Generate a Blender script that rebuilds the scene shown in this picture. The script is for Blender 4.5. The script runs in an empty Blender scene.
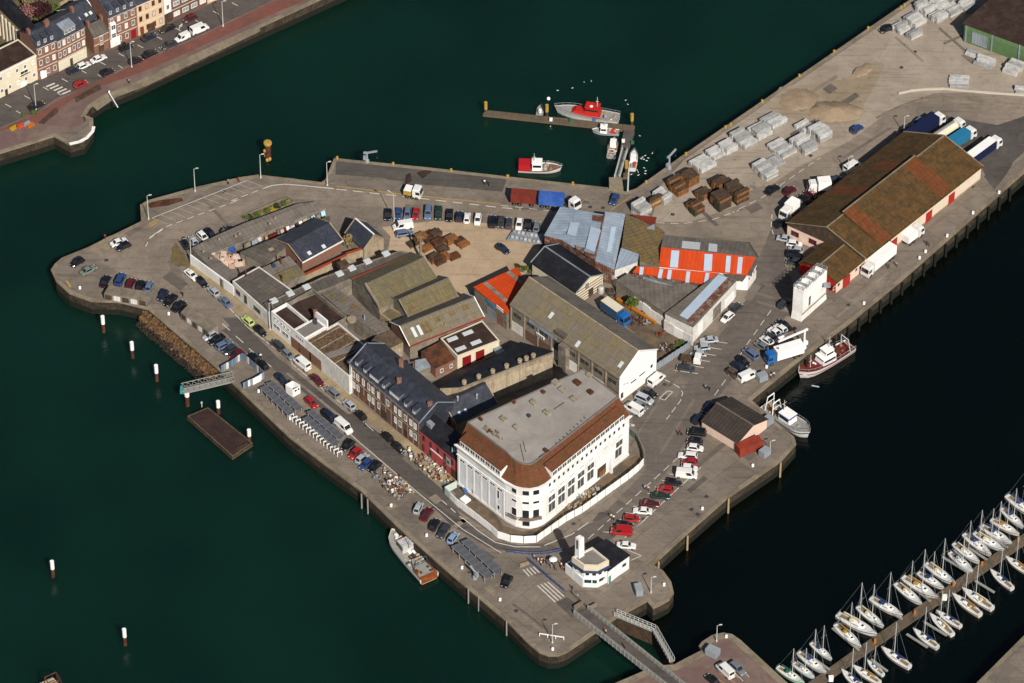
import bpy, math, random
from mathutils import Vector, Matrix
random.seed(7)
S = bpy.context.scene
COL = S.collection
R = math.radians
# ------------------------------------------------------------------ camera
FOC = 4800.0; DIST = FOC/4.25; PITCH = R(43)
CAM = Vector((0, -DIST*math.cos(PITCH), DIST*math.sin(PITCH)))
FW = Vector((0, math.cos(PITCH), -math.sin(PITCH))); UP = Vector((0, math.sin(PITCH), math.cos(PITCH)))
cd = bpy.data.cameras.new('camera'); cam = bpy.data.objects.new('camera', cd); COL.objects.link(cam)
cam.location = CAM; cam.rotation_euler = (R(90)-PITCH, 0, 0)
cd.sensor_width = 36; cd.lens = FOC/1024*36; cd.clip_start = 10; cd.clip_end = 20000
S.camera = cam
# ------------------------------------------------------------------ light
SUN_EL, SUN_AZ = R(39), R(19)          # azimuth: to the right of straight behind the camera
sdir = Vector((math.sin(SUN_AZ)*math.cos(SUN_EL), -math.cos(SUN_AZ)*math.cos(SUN_EL), math.sin(SUN_EL)))
wd = bpy.data.worlds.new('World'); S.world = wd; wd.use_nodes = True
nt = wd.node_tree; bg = nt.nodes['Background']; sky = nt.nodes.new('ShaderNodeTexSky')
sky.sky_type = 'NISHITA'; sky.sun_disc = False; sky.sun_elevation = SUN_EL; sky.sun_rotation = R(180)-SUN_AZ
sky.air_density = 1.0; sky.dust_density = 1.0; sky.altitude = 0
nt.links.new(sky.outputs[0], bg.inputs[0]); bg.inputs[1].default_value = 0.05
sl = bpy.data.lights.new('sun', 'SUN'); so = bpy.data.objects.new('sun', sl); COL.objects.link(so)
sl.energy = 4.9; sl.angle = R(0.53); sl.color = (1.0, 0.945, 0.87)
so.rotation_euler = (-sdir).to_track_quat('-Z', 'Y').to_euler(); so.location = (0, 0, 300)
S.view_settings.view_transform = 'Standard'; S.view_settings.look = 'None'
S.view_settings.exposure = 0.12; S.view_settings.gamma = 1.0
S.cycles.max_bounces = 5; S.cycles.diffuse_bounces = 2; S.cycles.glossy_bounces = 2
# ------------------------------------------------------------------ helpers
def ray(px, py): return (FW*FOC + Vector((1, 0, 0))*(px-512) + UP*(341.5-py)).normalized()
def P(px, py, z=0.0):
    d = ray(px, py); t = (z-CAM.z)/d.z
    return CAM + d*t
class Tile:                       # enlarged crop of the survey photograph -> plan position at a given height
    def __init__(s, x0, y0, k): s.x0, s.y0, s.k = x0, y0, k
    def px(s, x, y): return (s.x0+x/s.k, s.y0+y/s.k)
    def __call__(s, x, y, z=0.0): return P(*s.px(x, y), z)
    def pts(s, seq, z=0.0): return [s(a[0], a[1], a[2] if len(a) > 2 else z) for a in seq]
tPX = Tile(0, 0, 1); tA = Tile(0, 0, 3.796); tB = Tile(40, 170, 4.88); tC = Tile(170, 140, 4.88); tD = Tile(320, 140, 4.88)
tE = Tile(470, 80, 4.88); tF = Tile(480, 190, 4.88); tH = Tile(600, 190, 4.88); tI = Tile(620, 80, 4.88)
tJ = Tile(760, 100, 3.795); tK = Tile(780, 0, 4.139); tL = Tile(120, 250, 4.88); tM = Tile(230, 300, 4.88)
tN = Tile(330, 240, 4.88); tO = Tile(320, 330, 4.88); tQ = Tile(440, 350, 4.5545); tR = Tile(360, 440, 4.88)
tS = Tile(460, 520, 4.19); tU = Tile(580, 400, 4.88); tV = Tile(650, 300, 4.268); tW = Tile(770, 480, 3.366)
tX = Tile(640, 600, 6.4); tY = Tile(160, 340, 5.25); tAA = Tile(500, 260, 4.88)
m1 = Tile(450, 430, 6.21); m2 = Tile(530, 400, 5.692); hb = Tile(560, 525, 8.5375); tw = Tile(770, 260, 5.69)
t2 = Tile(740, 380, 9.7625); cf = Tile(375, 450, 9.756); trw = Tile(380, 520, 10.51); sk = Tile(660, 100, 5.689)
h1 = Tile(0, 0, 6.21); h2 = Tile(90, 0, 7.592); ya = Tile(780, 600, 7.314); yb = Tile(880, 490, 6.208)
lb = Tile(540, 85, 6.21); sp = Tile(260, 350, 6.21); sy = Tile(200, 190, 7.592); rf = Tile(270, 290, 7.592)

def tag(o, label=None, cat=None, group=None, kind=None):
    if label: o['label'] = label
    if cat: o['category'] = cat
    if group: o['group'] = group
    if kind: o['kind'] = kind
    return o
def thing(name, label, cat, loc=(0, 0, 0), rz=0.0, group=None):
    o = bpy.data.objects.new(name, None); COL.objects.link(o)
    o.location = loc; o.rotation_euler = (0, 0, rz); o.empty_display_size = 0.2
    return tag(o, label, cat, group, 'thing')
def put(name, mesh, parent=None, loc=(0, 0, 0), rot=(0, 0, 0), mats=None, scale=None):
    o = bpy.data.objects.new(name, mesh); COL.objects.link(o)
    if parent: o.parent = parent
    o.location = loc; o.rotation_euler = rot
    if scale: o.scale = scale
    if mats:
        for i, m in enumerate(mats):
            if i < len(o.material_slots):
                o.material_slots[i].link = 'OBJECT'; o.material_slots[i].material = M(m)
    return o
def copy_tree(o, parent=None):
    c = o.copy(); COL.objects.link(c); c.parent = parent
    for ch in KIDS(o): copy_tree(ch, c)
    return c
def KIDS(o): return list(o.children)

class MB:
    def __init__(s): s.v = []; s.f = []; s.m = []; s.cur = 0; s.sm = []; s.smooth = False
    def face(s, *pts):
        n = len(s.v); s.v += [Vector(p) for p in pts]; s.f.append(tuple(range(n, n+len(pts)))); s.m.append(s.cur); s.sm.append(s.smooth); return s
    def mesh_idx(s, vs, fs):
        n = len(s.v); s.v += [Vector(p) for p in vs]
        for f in fs: s.f.append(tuple(n+i for i in f)); s.m.append(s.cur); s.sm.append(s.smooth)
        return s
    def par(s, o, a, b, c):          # parallelepiped: corner + three edge vectors
        o, a, b, c = map(Vector, (o, a, b, c))
        v = [o, o+a, o+a+b, o+b, o+c, o+a+c, o+a+b+c, o+b+c]
        f = [(0, 3, 2, 1), (4, 5, 6, 7), (0, 1, 5, 4), (1, 2, 6, 5), (2, 3, 7, 6), (3, 0, 4, 7)]
        if a.cross(b).dot(c) < 0: f = [tuple(reversed(q)) for q in f]
        return s.mesh_idx(v, f)
    def box(s, x0, x1, y0, y1, z0, z1): return s.par((x0, y0, z0), (x1-x0, 0, 0), (0, y1-y0, 0), (0, 0, z1-z0))
    def prism(s, poly, z0, z1, top=True, bottom=False):
        n = len(poly); a = sum(poly[i].x*poly[(i+1) % n].y-poly[(i+1) % n].x*poly[i].y for i in range(n))
        poly = list(poly) if a > 0 else list(reversed(poly))
        lo = [Vector((p.x, p.y, z0)) for p in poly]; hi = [Vector((p.x, p.y, z1)) for p in poly]
        for i in range(n): s.face(lo[i], lo[(i+1) % n], hi[(i+1) % n], hi[i])
        if top: s.face(*hi)
        if bottom: s.face(*reversed(lo))
        return s
    def slab(s, pts, t):             # 3D polygon given thickness downwards
        pts = [Vector(p) for p in pts]; n = len(pts); dn = Vector((0, 0, -t))
        a = sum(pts[i].x*pts[(i+1) % n].y-pts[(i+1) % n].x*pts[i].y for i in range(n))
        if a < 0: pts.reverse()
        s.face(*pts); s.face(*[p+dn for p in reversed(pts)])
        for i in range(n): s.face(pts[i]+dn, pts[(i+1) % n]+dn, pts[(i+1) % n], pts[i])
        return s
    def tube(s, a, b, r0, r1=None, n=8, caps=True):
        a, b = Vector(a), Vector(b); r1 = r0 if r1 is None else r1; d = (b-a).normalized()
        x = d.orthogonal().normalized(); y = d.cross(x)
        A = [a+(x*math.cos(t)+y*math.sin(t))*r0 for t in [2*math.pi*i/n for i in range(n)]]
        B = [b+(x*math.cos(t)+y*math.sin(t))*r1 for t in [2*math.pi*i/n for i in range(n)]]
        fs = [(i, (i+1) % n, n+(i+1) % n, n+i) for i in range(n)]
        if caps: fs += [tuple(range(n-1, -1, -1)), tuple(range(n, 2*n))]
        return s.mesh_idx(A+B, fs)
    def loft(s, rings, cap0=True, cap1=True, closed=True):
        k = len(rings[0]); v = [p for r in rings for p in r]; fs = []
        for j in range(len(rings)-1):
            for i in range(k if closed else k-1):
                fs.append((j*k+i, j*k+(i+1) % k, (j+1)*k+(i+1) % k, (j+1)*k+i))
        if cap0: fs.append(tuple(range(k-1, -1, -1)))
        if cap1: fs.append(tuple(range((len(rings)-1)*k, len(rings)*k)))
        return s.mesh_idx(v, fs)
    def lathe(s, prof, n=12, c=(0, 0, 0)):
        c = Vector(c)
        return s.loft([[c+Vector((r*math.cos(2*math.pi*i/n), r*math.sin(2*math.pi*i/n), z)) for i in range(n)] for r, z in prof])
    def bar(s, a, b, w, h):          # upright rectangular bar from a to b
        a, b = Vector(a), Vector(b); d = b-a; sd = Vector((-d.y, d.x, 0)); sd = sd.normalized() if sd.length > 1e-6 else Vector((1, 0, 0))
        u = d.cross(sd).normalized(); u = u if u.z >= 0 else -u
        return s.par(a-sd*w/2, d, sd*w, u*h)
    def mesh(s, name, mats=1, off=None):
        me = bpy.data.meshes.new(name)
        off = off or Vector((0, 0, 0))
        me.from_pydata([(p-off)[:] for p in s.v], [], s.f)
        me.polygons.foreach_set('material_index', s.m); me.polygons.foreach_set('use_smooth', s.sm)
        uv = me.uv_layers.new(name='UVMap'); buf = [0.0]*(2*len(me.loops)); li = 0
        for f in s.f:
            p = [s.v[i] for i in f]
            n = Vector((0, 0, 0))
            for i in range(1, len(p)-1): n += (p[i]-p[0]).cross(p[i+1]-p[0])
            n = n.normalized() if n.length > 1e-9 else Vector((0, 0, 1))
            u = Vector((0, 0, 1)).cross(n)
            if u.length < 0.03:
                u = max(((p[(i+1) % len(p)]-p[i]) for i in range(len(p))), key=lambda e: e.length); u = u-n*u.dot(n)
                if u.length < 1e-6: u = Vector((1, 0, 0))
            u.normalize(); w = n.cross(u)
            for q in p: buf[li] = q.dot(u); buf[li+1] = q.dot(w); li += 2
        uv.data.foreach_set('uv', buf)
        ms = mats if isinstance(mats, (list, tuple)) else [mats]
        for m in ms: me.materials.append(M(m) if isinstance(m, str) else None)
        me.update(); return me
    def build(s, name, mats, parent=None, **kw):
        off = Vector((0, 0, 0)); q = parent
        while q: off += q.location; q = q.parent
        if parent is None and kw.get('base'):
            off = Vector(kw['base'])
        o = put(name, s.mesh(name, mats, off), parent)
        if parent is None: o.location = off
        kw.pop('base', None)
        return tag(o, kw.get('label'), kw.get('cat'), kw.get('group'), kw.get('kind'))
def lin(h):
    h = h.lstrip('#'); c = [int(h[i:i+2], 16)/255 for i in (0, 2, 4)]
    return tuple((x/12.92 if x <= .04045 else ((x+.055)/1.055)**2.4) for x in c)
def centroid(pts):
    c = Vector((0, 0, 0))
    for p in pts: c += p
    c /= len(pts); return Vector((c.x, c.y, 0))
# ------------------------------------------------------------------ materials
MATS = {}
def M(name):
    if name in MATS: return MATS[name]
    if name.startswith('#'):
        p = name.split(':'); return mk(name, p[0], rough=float(p[1]) if len(p) > 1 else .6, var=.12)
    raise KeyError(name)
def mk(name, col, rough=.8, var=.18, scale=.5, col2=None, mix=(.45, .6), scale2=.15, bump=0, bscale=4, spec=.3, metal=0, coat=0,
       pattern=None, pcol=None, psize=(1, .5), pw=.03, streak=0, emit=0):
    m = bpy.data.materials.new(name); m.use_nodes = True; MATS[name] = m
    N = m.node_tree.nodes; L = m.node_tree.links; b = N['Principled BSDF']
    b.inputs['Roughness'].default_value = rough; b.inputs['Metallic'].default_value = metal
    b.inputs['Specular IOR Level'].default_value = spec
    if coat: b.inputs['Coat Weight'].default_value = coat; b.inputs['Coat Roughness'].default_value = .08
    geo = N.new('ShaderNodeNewGeometry'); pos = geo.outputs['Position']
    def noise(sc, det=4, src=pos, dist=0):
        n = N.new('ShaderNodeTexNoise'); n.inputs['Scale'].default_value = sc; n.inputs['Detail'].default_value = det
        n.inputs['Roughness'].default_value = .62; n.inputs['Distortion'].default_value = dist; L.new(src, n.inputs['Vector']); return n.outputs['Fac']
    def ramp(f, a, c, lo=0., hi=1.):
        r = N.new('ShaderNodeMapRange'); r.inputs['From Min'].default_value = a; r.inputs['From Max'].default_value = c
        r.inputs['To Min'].default_value = lo; r.inputs['To Max'].default_value = hi; L.new(f, r.inputs['Value']); return r.outputs[0]
    def mixc(f, c1, c2, mode='MIX'):
        x = N.new('ShaderNodeMix'); x.data_type = 'RGBA'; x.blend_type = mode
        for s_, k in ((f, 0), (c1, 6), (c2, 7)):
            if isinstance(s_, (int, float)): x.inputs[k].default_value = s_
            elif isinstance(s_, tuple): x.inputs[k].default_value = (*s_, 1)
            else: L.new(s_, x.inputs[k])
        return x.outputs[2]
    c = lin(col)
    out = c
    if col2:
        out = mixc(ramp(noise(scale2, 5, dist=.6), *mix), c, lin(col2))
    if pattern:
        uv = N.new('ShaderNodeUVMap'); uv.uv_map = 'UVMap'
        br = N.new('ShaderNodeTexBrick'); L.new(uv.outputs[0], br.inputs['Vector'])
        br.offset = .5 if pattern in ('brick', 'slate') else 0.0
        br.inputs['Scale'].default_value = 1; br.inputs['Brick Width'].default_value = psize[0]; br.inputs['Row Height'].default_value = psize[1]
        br.inputs['Mortar Size'].default_value = pw; br.inputs['Mortar Smooth'].default_value = .1; br.inputs['Bias'].default_value = 0
        k_ = (.93, 1.05) if pattern == 'sheet' else (.84, 1.12); br.inputs['Color1'].default_value = (k_[0],)*3+(1,); br.inputs['Color2'].default_value = (k_[1],)*3+(1,)
        pc = lin(pcol) if pcol else (.55, .55, .55)
        br.inputs['Mortar'].default_value = (1, 1, 1, 1)
        out = mixc(1.0, out, br.outputs['Color'], 'MULTIPLY')
        if pcol: out = mixc(br.outputs['Fac'], out, pc)
        else: out = mixc(br.outputs['Fac'], out, mixc(1.0, out, (.6, .6, .6), 'MULTIPLY'))
    if streak:
        uv2 = N.new('ShaderNodeUVMap'); uv2.uv_map = 'UVMap'; mp = N.new('ShaderNodeMapping'); mp.inputs['Scale'].default_value = (2.2, .25, 1)
        L.new(uv2.outputs[0], mp.inputs[0]); f = noise(1.0, 4, mp.outputs[0]); out = mixc(ramp(f, .35, .7, 0, streak), out, mixc(1.0, out, (.45, .42, .38), 'MULTIPLY'))
    f1 = ramp(noise(scale, 6), .25, .75, 1-var, 1+var); f2 = ramp(noise(scale*9, 4), .25, .75, 1-var*.7, 1+var*.7)
    cmb = N.new('ShaderNodeCombineColor')
    mm = N.new('ShaderNodeMath'); mm.operation = 'MULTIPLY'; L.new(f1, mm.inputs[0]); L.new(f2, mm.inputs[1])
    for i in range(3): L.new(mm.outputs[0], cmb.inputs[i])
    out = mixc(1.0, out, cmb.outputs[0], 'MULTIPLY')
    L.new(out, b.inputs['Base Color'])
    if emit: b.inputs['Emission Strength'].default_value = emit
    if bump:
        bp = N.new('ShaderNodeBump'); bp.inputs['Strength'].default_value = bump; bp.inputs['Distance'].default_value = .1
        L.new(noise(bscale, 5), bp.inputs['Height']); L.new(bp.outputs[0], b.inputs['Normal'])
    return m
def ground_mat(name, c1, c2, dark=.5, joints=0, var=.19, spots=.5):
    m = bpy.data.materials.new(name); m.use_nodes = True; MATS[name] = m
    N = m.node_tree.nodes; L = m.node_tree.links; b = N['Principled BSDF']; b.inputs['Roughness'].default_value = .94; b.inputs['Specular IOR Level'].default_value = .25
    geo = N.new('ShaderNodeNewGeometry'); pos = geo.outputs['Position']
    def mapped(sc, rot):
        q = N.new('ShaderNodeMapping'); q.inputs['Scale'].default_value = sc; q.inputs['Rotation'].default_value = (0, 0, rot); L.new(pos, q.inputs[0]); return q.outputs[0]
    def noise(src, sc, det=5, dist=0., rough=.6):
        n = N.new('ShaderNodeTexNoise'); n.inputs['Scale'].default_value = sc; n.inputs['Detail'].default_value = det; n.inputs['Roughness'].default_value = rough; n.inputs['Distortion'].default_value = dist; L.new(src, n.inputs['Vector']); return n.outputs['Fac']
    def rng(f, a, c, lo, hi):
        r = N.new('ShaderNodeMapRange'); r.inputs['From Min'].default_value = a; r.inputs['From Max'].default_value = c; r.inputs['To Min'].default_value = lo; r.inputs['To Max'].default_value = hi; L.new(f, r.inputs['Value']); return r.outputs[0]
    def mul(x, y):
        q = N.new('ShaderNodeMath'); q.operation = 'MULTIPLY'
        for k, v in enumerate((x, y)):
            if isinstance(v, float): q.inputs[k].default_value = v
            else: L.new(v, q.inputs[k])
        return q.outputs[0]
    mix = N.new('ShaderNodeMix'); mix.data_type = 'RGBA'; L.new(rng(noise(pos, .045, 6, .8), .38, .64, 0, 1), mix.inputs[0]); mix.inputs[6].default_value = (*lin(c1), 1); mix.inputs[7].default_value = (*lin(c2), 1)
    f = rng(noise(pos, .22, 7, 1.2, .68), .3, .72, 1-var, 1+var)
    f = mul(f, rng(noise(pos, 3.2, 5, 0, .7), .25, .75, 1-var*.8, 1+var*.8))
    f = mul(f, rng(noise(pos, .6, 6, 2.2, .66), .60, .72, 1., dark+.18))          # worn dark blotches
    f = mul(f, rng(noise(mapped((.06, .9, 1), .82), 1, 5, .3), .54, .70, 1., .74))  # wheel tracks, two directions
    f = mul(f, rng(noise(mapped((.06, .9, 1), -.78), 1, 5, .3), .56, .72, 1., .77))
    v = N.new('ShaderNodeTexVoronoi'); v.inputs['Scale'].default_value = .33; L.new(pos, v.inputs['Vector']); f = mul(f, rng(v.outputs['Distance'], .06, .13, 1-spots*.55, 1.))   # oil spots
    v2 = N.new('ShaderNodeTexVoronoi'); v2.feature = 'DISTANCE_TO_EDGE'; v2.inputs['Scale'].default_value = .09; L.new(mapped((1, 1, 1), .3), v2.inputs['Vector']); f = mul(f, rng(v2.outputs['Distance'], .002, .010, .87, 1.))   # cracks and seams
    if joints:
        br = N.new('ShaderNodeTexBrick'); br.offset = 0; br.inputs['Scale'].default_value = 1; br.inputs['Brick Width'].default_value = joints; br.inputs['Row Height'].default_value = joints; br.inputs['Mortar Size'].default_value = .07
        br.inputs['Color1'].default_value = (.9, .9, .9, 1); br.inputs['Color2'].default_value = (1.1, 1.1, 1.1, 1); br.inputs['Mortar'].default_value = (.72, .72, .72, 1); L.new(mapped((1, 1, 1), .76), br.inputs['Vector'])
        f = mul(f, br.outputs['Color'])
    sc = N.new('ShaderNodeVectorMath'); sc.operation = 'SCALE'; L.new(mix.outputs[2], sc.inputs[0]); L.new(f, sc.inputs['Scale']); L.new(sc.outputs[0], b.inputs['Base Color'])
    return m
ground_mat('concrete', '#7d7266', '#6d6359', joints=6.5)
ground_mat('yard_concrete', '#9d9081', '#8f8272', joints=0, var=.14)
ground_mat('asphalt', '#504a47', '#5a534d', spots=.4)
ground_mat('asphalt_worn', '#897c6e', '#71675b', spots=.4)
ground_mat('asphalt_east', '#5f5751', '#6b6259', spots=.4, var=.2)
ground_mat('asphalt_dark', '#4e4945', '#5a544e')
ground_mat('gravel', '#b09a80', '#a28c72', dark=.7, var=.14, spots=.3)
mk('quay_stone', '#837764', col2='#706555', var=.25, scale=.9, rough=.95)
mk('yard_dirt', '#6b5a48', col2='#50473c', scale2=.2, var=.25, scale=.8, rough=1)
mk('pavement', '#9c8a6c', col2='#8a7a60', var=.15, scale2=.1, rough=.95, pattern='sheet', psize=(3, 3), pw=.05)
mk('setts_red', '#75493f', col2='#69463d', var=.15, rough=.95)
mk('promenade', '#6b5650', col2='#76645a', scale2=.12, var=.15, rough=.95)
mk('sand', '#927f68', col2='#85735d', var=.15, scale=.6, rough=1, bump=.3)
mk('paint_white', '#c4bfb4', var=.25, scale=2, rough=.8)
mk('paint_worn', '#9f978b', var=.3, scale=2, rough=.8)
mk('paint_yellow', '#a8873a', var=.25, scale=2)
mk('quay_wall', '#4b4033', col2='#332d23', mix=(.4, .62), scale2=.35, var=.3, scale=1.2, rough=.95, pattern='brick', psize=(1.4, .6), pw=.04, streak=.7)
mk('quay_wall_red', '#5e3a2c', col2='#42332a', scale2=.3, var=.3, scale=1.2, rough=.95, streak=.6)
mk('weed', '#181a12', var=.4, scale=2, rough=.9)
mk('rock_wet', '#231d17', col2='#30281d', scale2=.8, var=.4, scale=1.5, rough=.7)
mk('rock', '#745635', col2='#43362a', scale2=1.1, mix=(.4, .6), var=.35, scale=1.5, rough=.95)
mk('white_wall', '#ecebe8', col2='#e0ddd6', var=.05, scale=.6, rough=.85, streak=.25)
mk('white_paint', '#ebe9e4', var=.04, rough=.6)
mk('dirty_white', '#dcd9d1', col2='#bdb7aa', mix=(.5, .8), scale2=.5, var=.12, scale=1, rough=.9, streak=.5)
mk('cream', '#d6cbb2', var=.07, rough=.85, streak=.2)
mk('pink_wall', '#dcc0ae', var=.08, rough=.85)
mk('tan_wall', '#a99880', col2='#877861', mix=(.45, .7), scale2=.4, var=.2, scale=.8, rough=.95, streak=.6)
mk('grey_wall', '#8a8174', col2='#6f675c', scale2=.3, var=.18, scale=.8, rough=.95, streak=.5)
mk('brick', '#7a4634', col2='#6a3e30', scale2=.5, var=.15, rough=.9, pattern='brick', psize=(.5, .17), pw=.03, pcol='#8d7464')
mk('brick_dark', '#6b463a', col2='#5c4036', scale2=.5, var=.15, rough=.9, pattern='brick', psize=(.5, .17), pw=.03, pcol='#6f5a50')
mk('red_render', '#bb4f50', col2='#ad484b', var=.08, rough=.85, streak=.25)
mk('slate', '#32353e', col2='#3e404a', scale2=.5, var=.2, scale=1.5, rough=.5, spec=.4, pattern='slate', psize=(.6, .45), pw=.03)
mk('slate_black', '#1c1c21', col2='#26262b', scale2=.4, var=.2, scale=1.5, rough=.6, pattern='slate', psize=(.8, .5), pw=.03)
mk('clay_tile', '#6b4029', col2='#5c4226', mix=(.45, .65), scale2=.45, var=.22, scale=1.2, rough=.9, pattern='slate', psize=(.35, .4), pw=.04)
mk('fibre_roof', '#776e60', col2='#7c7054', scale2=.3, mix=(.42, .65), var=.16, scale=1.2, rough=.95, pattern='sheet', psize=(.55, 2.4), pw=.05, streak=.35)
mk('fibre_moss', '#736848', col2='#69614f', scale2=.25, mix=(.4, .62), var=.2, scale=.8, rough=.95, pattern='sheet', psize=(.55, 2.4), pw=.05, streak=.4)
mk('fibre_grey', '#756d64', col2='#675f57', scale2=.2, var=.14, scale=.8, rough=.95, pattern='sheet', psize=(1.1, 2.6), pw=.05, streak=.3)
mk('fibre_dark', '#58524b', col2='#645d54', scale2=.25, var=.15, scale=.8, rough=.95, pattern='sheet', psize=(1.1, 3), pw=.05, streak=.3)
mk('roof_brown', '#5e4524', col2='#49391f', scale2=.5, mix=(.42, .6), var=.25, scale=1.6, rough=.9, pattern='sheet', psize=(.6, 2.2), pw=.06, streak=.4)
mk('roof_rust', '#6b3c1e', col2='#5e3a1e', scale2=.3, var=.2, scale=.8, rough=.9, pattern='sheet', psize=(1.1, 2.2), pw=.06, streak=.3)
mk('roof_ochre', '#7d673c', col2='#6b5d43', scale2=.3, mix=(.38, .6), var=.18, scale=.7, rough=.9, pattern='sheet', psize=(1.1, 1.6), pw=.08, streak=.3)
mk('tin_blue', '#93a0ac', col2='#8592a0', scale2=.15, var=.08, scale=.6, rough=.55, spec=.4, pattern='sheet', psize=(1.0, 6), pw=.05, streak=.15)
mk('tin_grey', '#8d949b', col2='#7b828a', scale2=.2, var=.1, rough=.5, pattern='sheet', psize=(.8, 4), pw=.05)
mk('tin_rust', '#6e4634', col2='#91837a', mix=(.48, .6), scale2=.7, var=.2, scale=1.2, rough=.8, pattern='sheet', psize=(.5, 4), pw=.08, streak=.4)
mk('orange_roof', '#c2420f', col2='#b83d0e', scale2=.2, var=.07, rough=.75, pattern='sheet', psize=(1.0, 8), pw=.04, streak=.2)
mk('rust_brown', '#5c3722', col2='#3c2a1e', scale2=.6, var=.25, scale=1, rough=.95)
mk('flat_brown', '#33241d', col2='#40302a', scale2=.4, var=.2, rough=.95)
mk('flat_grey', '#6e6863', col2='#7b746d', scale2=.15, mix=(.42, .62), var=.12, scale=.5, rough=.95)
mk('museum_flat', '#98918a', col2='#8a837c', scale2=.12, mix=(.42, .64), var=.1, scale=.5, rough=.9)
mk('skylight', '#c3c7c6', var=.08, rough=.4, spec=.5)
mk('skylight_blue', '#a9b7c6', var=.08, rough=.4, spec=.5)
mk('glass_dark', '#23262a', var=.3, scale=.4, rough=.12, spec=.6)
mk('glass_pale', '#8c8f8d', var=.3, scale=.3, rough=.2, spec=.5)
mk('shutter', '#c9c4b8', var=.06)
mk('tyre', '#141414', rough=.8, var=.1)
mk('rim', '#8a8a8a', rough=.4, metal=.6, var=.05)
mk('lamp_red', '#8a1a14', rough=.3, var=.05)
mk('lamp_clear', '#d8d8d2', rough=.2, var=.05)
mk('steel', '#8d9296', rough=.5, var=.1)
mk('steel_dark', '#3a3c40', rough=.6, var=.15)
mk('pole_white', '#bdbdb6', rough=.5, var=.06)
mk('rust_steel', '#5b3424', col2='#3a261d', scale2=1, var=.25, scale=2, rough=.9)
mk('timber', '#86582e', col2='#70492a', scale2=.8, var=.2, scale=1.5, rough=.9)
mk('timber_dark', '#40332a', col2='#54422f', scale2=.8, var=.25, scale=1.5, rough=.9)
mk('timber_pale', '#a08a66', var=.18, scale=1.5, rough=.9)
mk('wrap_white', '#bdbbb6', col2='#a3a19c', scale2=.8, var=.08, scale=1.5, rough=.6)
mk('wrap_grey', '#8f8f8d', col2='#a3a19c', scale2=.8, var=.1, scale=1.5, rough=.6)
mk('wrap_green', '#343b28', var=.25, scale=1.5, rough=.8)
mk('deck_grey', '#8c8a84', var=.15, scale=1.5, rough=.8)
mk('deck_teak', '#7d6a52', var=.15, scale=1.5, rough=.85)
mk('pontoon', '#6b5d4c', col2='#5c5042', scale2=.5, var=.15, rough=.95, pattern='sheet', psize=(2.4, .3), pw=.05)
mk('barge_deck', '#30211f', col2='#3a2a24', scale2=.4, var=.25, rough=.85)
mk('hull_white', '#cfcdc7', var=.1, scale=1, rough=.35, spec=.5)
mk('leaf_dark', '#2c3a1a', var=.4, scale=1.2, rough=.9)
mk('leaf_green', '#4a5a26', var=.4, scale=1.2, rough=.9)
mk('leaf_plum', '#37181a', var=.4, scale=1.2, rough=.9)
mk('leaf_pink', '#8a5f5c', var=.4, scale=1.2, rough=.9)
mk('leaf_tan', '#7d6c48', var=.4, scale=1.2, rough=.9)
mk('bark', '#4a3b2c', var=.2, rough=.95)
mk('skin', '#b98a6c', var=.08)
mk('solar', '#4a4f57', col2='#555a62', scale2=.3, var=.1, rough=.35, spec=.5, pattern='sheet', psize=(1.6, 1.0), pw=.06, pcol='#7d8288')
def water_mat(name, col, rough=.16):
    m = bpy.data.materials.new(name); m.use_nodes = True; MATS[name] = m
    N = m.node_tree.nodes; L = m.node_tree.links; b = N['Principled BSDF']
    b.inputs['Roughness'].default_value = rough; b.inputs['IOR'].default_value = 1.333
    b.subsurface_method = 'BURLEY'; b.inputs['Subsurface Weight'].default_value = 1.0; b.inputs['Subsurface Radius'].default_value = (1, 1, 1); b.inputs['Subsurface Scale'].default_value = 4.0
    geo = N.new('ShaderNodeNewGeometry')
    n1 = N.new('ShaderNodeTexNoise'); n1.inputs['Scale'].default_value = .022; n1.inputs['Detail'].default_value = 4
    L.new(geo.outputs['Position'], n1.inputs['Vector'])
    mr = N.new('ShaderNodeMapRange'); mr.inputs['From Min'].default_value = .3; mr.inputs['From Max'].default_value = .7
    mr.inputs['To Min'].default_value = .76; mr.inputs['To Max'].default_value = 1.24; L.new(n1.outputs['Fac'], mr.inputs['Value'])
    x = N.new('ShaderNodeVectorMath'); x.operation = 'SCALE'; x.inputs[0].default_value = lin(col); L.new(mr.outputs[0], x.inputs['Scale'])
    L.new(x.outputs[0], b.inputs['Base Color'])
    n2 = N.new('ShaderNodeTexNoise'); n2.inputs['Scale'].default_value = .9; n2.inputs['Detail'].default_value = 6
    mp = N.new('ShaderNodeMapping'); mp.inputs['Scale'].default_value = (1, 1.6, 1); mp.inputs['Rotation'].default_value = (0, 0, .5)
    L.new(geo.outputs['Position'], mp.inputs[0]); L.new(mp.outputs[0], n2.inputs['Vector'])
    bp = N.new('ShaderNodeBump'); bp.inputs['Strength'].default_value = .5; bp.inputs['Distance'].default_value = .15
    L.new(n2.outputs['Fac'], bp.inputs['Height']); L.new(bp.outputs[0], b.inputs['Normal'])
water_mat('water_outer', '#09231b'); water_mat('water_basin', '#030806', .08)
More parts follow.
